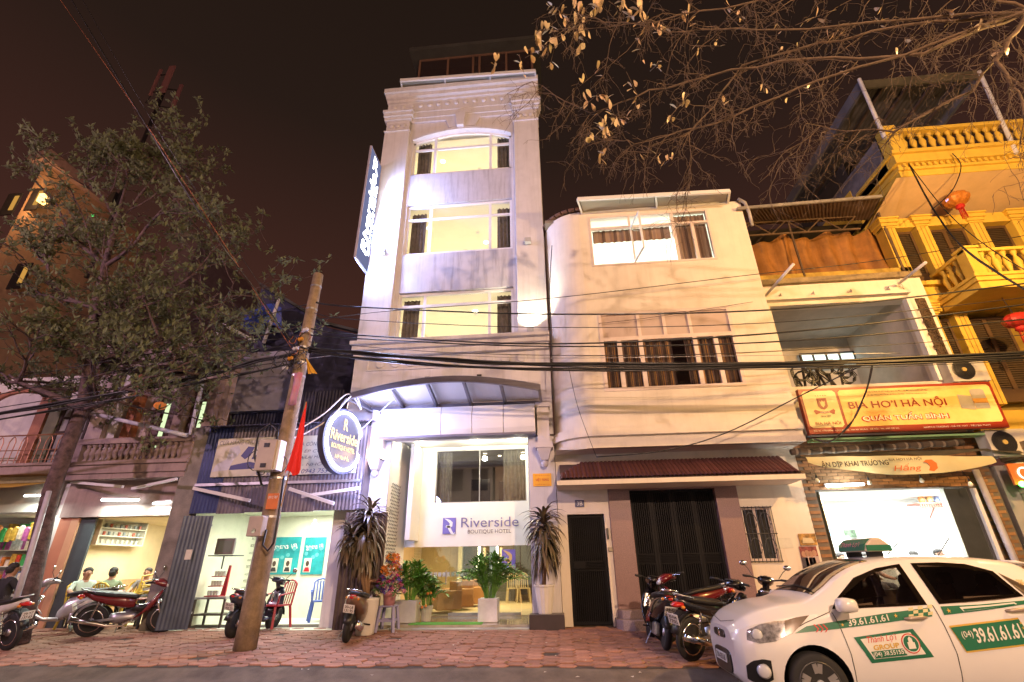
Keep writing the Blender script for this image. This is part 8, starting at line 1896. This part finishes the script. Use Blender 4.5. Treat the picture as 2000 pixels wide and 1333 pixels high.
npl = MB().box(-.028, -.016, -.2, .2, .385, .47).build('number_plate', M_plate, taxi, local=True)
text('30A-035.60', M_sb, npl, (-.031, 0, .428), width=.34, height=.06, u=(0, -1, 0), world=False, bold=.02)
MB().tube([(.05, -.45, .83), (.03, 0, .78), (.05, .45, .83)], .004, 4).build('bonnet_seam', M_black, taxi, local=True)
# roof sign
z_ = 1.47; rsn = MB(); xs0, xs1 = 1.78, 1.98
rp = [(-.16, z_+.05), (.16, z_+.05), (.13, z_+.13), (.05, z_+.20), (-.05, z_+.20), (-.13, z_+.13)]
sgn2 = MB().prism([(1.90+a, z) for a, z in rp], -.34, .28, 'xz').build('roof_sign', mat('cream sign shell', (.55, .46, .36), .5), taxi, local=True, bevel=.02)
M_grn = mat('taxi green', (.012, .14, .07), .4, var=.04)
for (yy) in (-.25, .2): MB().box(1.82, 1.98, yy, yy+.06, z_-.01, z_+.05).build('sign_foot', M_black, sgn2, local=True)
MB().prism([(1.742, z_+.062), (1.768, z_+.125), (1.836, z_+.188), (1.826, z_+.190), (1.755, z_+.13), (1.732, z_+.062)], -.32, .26, 'xz').build('sign_panel', M_grn, sgn2, local=True)
M_pk = mat('pink letters', (.75, .22, .28), .5, var=0)
MB().box(1.76, 2.04, -.348, -.341, z_+.055, z_+.12).build('sign_end', M_grn, sgn2, local=True)
text('Thành Lợi', M_pk, sgn2, (1.745, -.03, z_+.125), width=.42, height=.075, u=(0, -1, 0), v=(.55, 0, 1), world=False, shear=.25)
text('TAXI', mat('lime letters', (.55, .6, .2), .5, var=0), sgn2, (1.742, .21, z_+.12), width=.09, height=.035, u=(0, -1, 0), v=(.55, 0, 1), world=False)
MB().tube([(2.05, -.2, 1.48), (2.2, -.25, 1.62)], .006, 5).build('aerial', M_black, taxi, local=True); MB().tube([(2.75, 0, 1.46), (2.95, 0, 1.66)], .007, 5).build('aerial', M_black, taxi, local=True)
MB().loft([(3.18, 0, 1.395, .44, .012), (3.28, 0, 1.385, .45, .022), (3.44, 0, 1.355, .44, .012)], 12, sq=.5).build('spoiler', M_car, taxi, smooth=True, local=True)
# green livery
skin_patch(([(.56, .735), (1.0, .775), (1.5, .83), (1.98, .885)], [(.70, .80), (1.05, .85), (1.5, .912), (1.98, .965)]), .004, 'green_stripe', M_grn, -1, 24, 4)
skin_patch(([(2.10, .895), (2.5, .935), (2.95, .99), (3.3, 1.02)], [(2.10, .975), (2.5, .99), (2.9, 1.02), (3.25, 1.045)]), .004, 'green_stripe', M_grn, -1, 24, 4)
M_lw = mat('livery white', (.68, .68, .62), .5, var=0); M_lg = mat('livery gold', (.55, .36, .06), .4, var=0); M_lr = mat('livery red', (.55, .03, .02), .5, var=0)
for i in range(3): skin_patch(([(.80+i*.045, .775), (.815+i*.045, .777)], [(.77+i*.045, .815), (.785+i*.045, .818)]), .007, 'red_chevron', M_lr, -1, 2, 2); skin_patch(([(.77+i*.045, .745), (.785+i*.045, .747)], [(.80+i*.045, .775), (.815+i*.045, .777)]), .007, 'red_chevron', M_lr, -1, 2, 2)
car_text('★', M_lg, 1.06, .815, .035, .035, .008); car_text('39.61.61.61', M_lw, 1.33, .853, .42, .06, .008, slope=.12, bold=.015); car_text('★', M_lg, 1.62, .895, .04, .04, .008)
for i in range(5):
    for j in range(3):
        if (i+j) % 2 == 0: x = 1.74+i*.05+j*.012; z = .872+j*.03+(x-1.74)*.115; skin_patch(([(x, z), (x+.05, z+.005)], [(x+.012, z+.03), (x+.062, z+.035)]), .007, 'check_square', mat('livery cream', (.62, .58, .32), .5), -1, 2, 2)
car_text('★', M_lg, 2.16, .938, .045, .045, .008); car_text('★', M_lg, 3.02, 1.005, .05, .045, .008)
skin_patch(([(2.30, .928), (2.6, .958), (2.86, .99)], [(2.28, .968), (2.58, .985), (2.84, 1.008)]), .008, 'tariff_label', M_lw, -1, 6, 2); skin_patch(([(2.31, .932), (2.6, .96), (2.84, .985)], [(2.30, .95), (2.58, .972), (2.83, .995)]), .010, 'tariff_print', M_grn, -1, 6, 2)
# door panels with phone numbers
pn = skin_patch(([(1.24, .475), (1.85, .53)], [(1.13, .70), (1.74, .775)]), .005, 'door_panel', M_grn, -1, 12, 6)
skin_patch(([(1.27, .51), (1.78, .555)], [(1.19, .685), (1.70, .745)]), .008, 'panel_field', M_lw, -1, 12, 6)
skin_patch(([(1.28, .515), (1.60, .545)], [(1.255, .575), (1.57, .605)]), .010, 'panel_band', M_grn, -1, 8, 3)
car_text('Thành Lợi', M_lr, 1.40, .685, .30, .07, .013, shear=.3, slope=.1); car_text('GROUP', M_lg, 1.42, .622, .26, .045, .013, slope=.1, bold=.03); car_text('(04) 38.551551', M_lw, 1.43, .56, .32, .05, .014, slope=.09, bold=.015)
for (r_, mm, o_) in ((.088, M_lr, .013), (.078, M_lw, .015), (.07, M_grn, .017)):
    cx_, cz_ = 1.665, .648; MB().add([(cx_+r_*math.cos(2*PI*k/24), -(seg_y(cx_+r_*math.cos(2*PI*k/24), cz_+r_*math.sin(2*PI*k/24))+o_), cz_+r_*math.sin(2*PI*k/24)) for k in range(24)], [tuple(range(24))]).build('emblem', mm, taxi, local=True)
bx = [(1.63, .60), (1.70, .605), (1.70, .66), (1.685, .66), (1.685, .69), (1.665, .71), (1.645, .69), (1.645, .66), (1.63, .66)]
MB().add([(x, -(seg_y(x, z)+.02), z) for x, z in bx], [tuple(range(9))]).build('emblem_tower', M_lw, taxi, local=True)
skin_patch(([(2.17, .565), (2.85, .635)], [(2.10, .80), (2.80, .87)]), .005, 'door_panel', M_lg, -1, 12, 6); skin_patch(([(2.175, .58), (2.85, .65)], [(2.11, .785), (2.80, .855)]), .007, 'door_panel', M_grn, -1, 12, 6)
car_text('(04)', M_lw, 2.24, .72, .11, .07, .011, slope=.1); car_text('39.61.61.61', M_lw, 2.54, .735, .46, .13, .011, slope=.1, bold=.02)
for k in range(4): car_text('★', M_lg, 2.80, .69+k*.045, .03, .03, .011)
car_text('780', M_lg, 3.06, 1.19, .07, .05, .012)
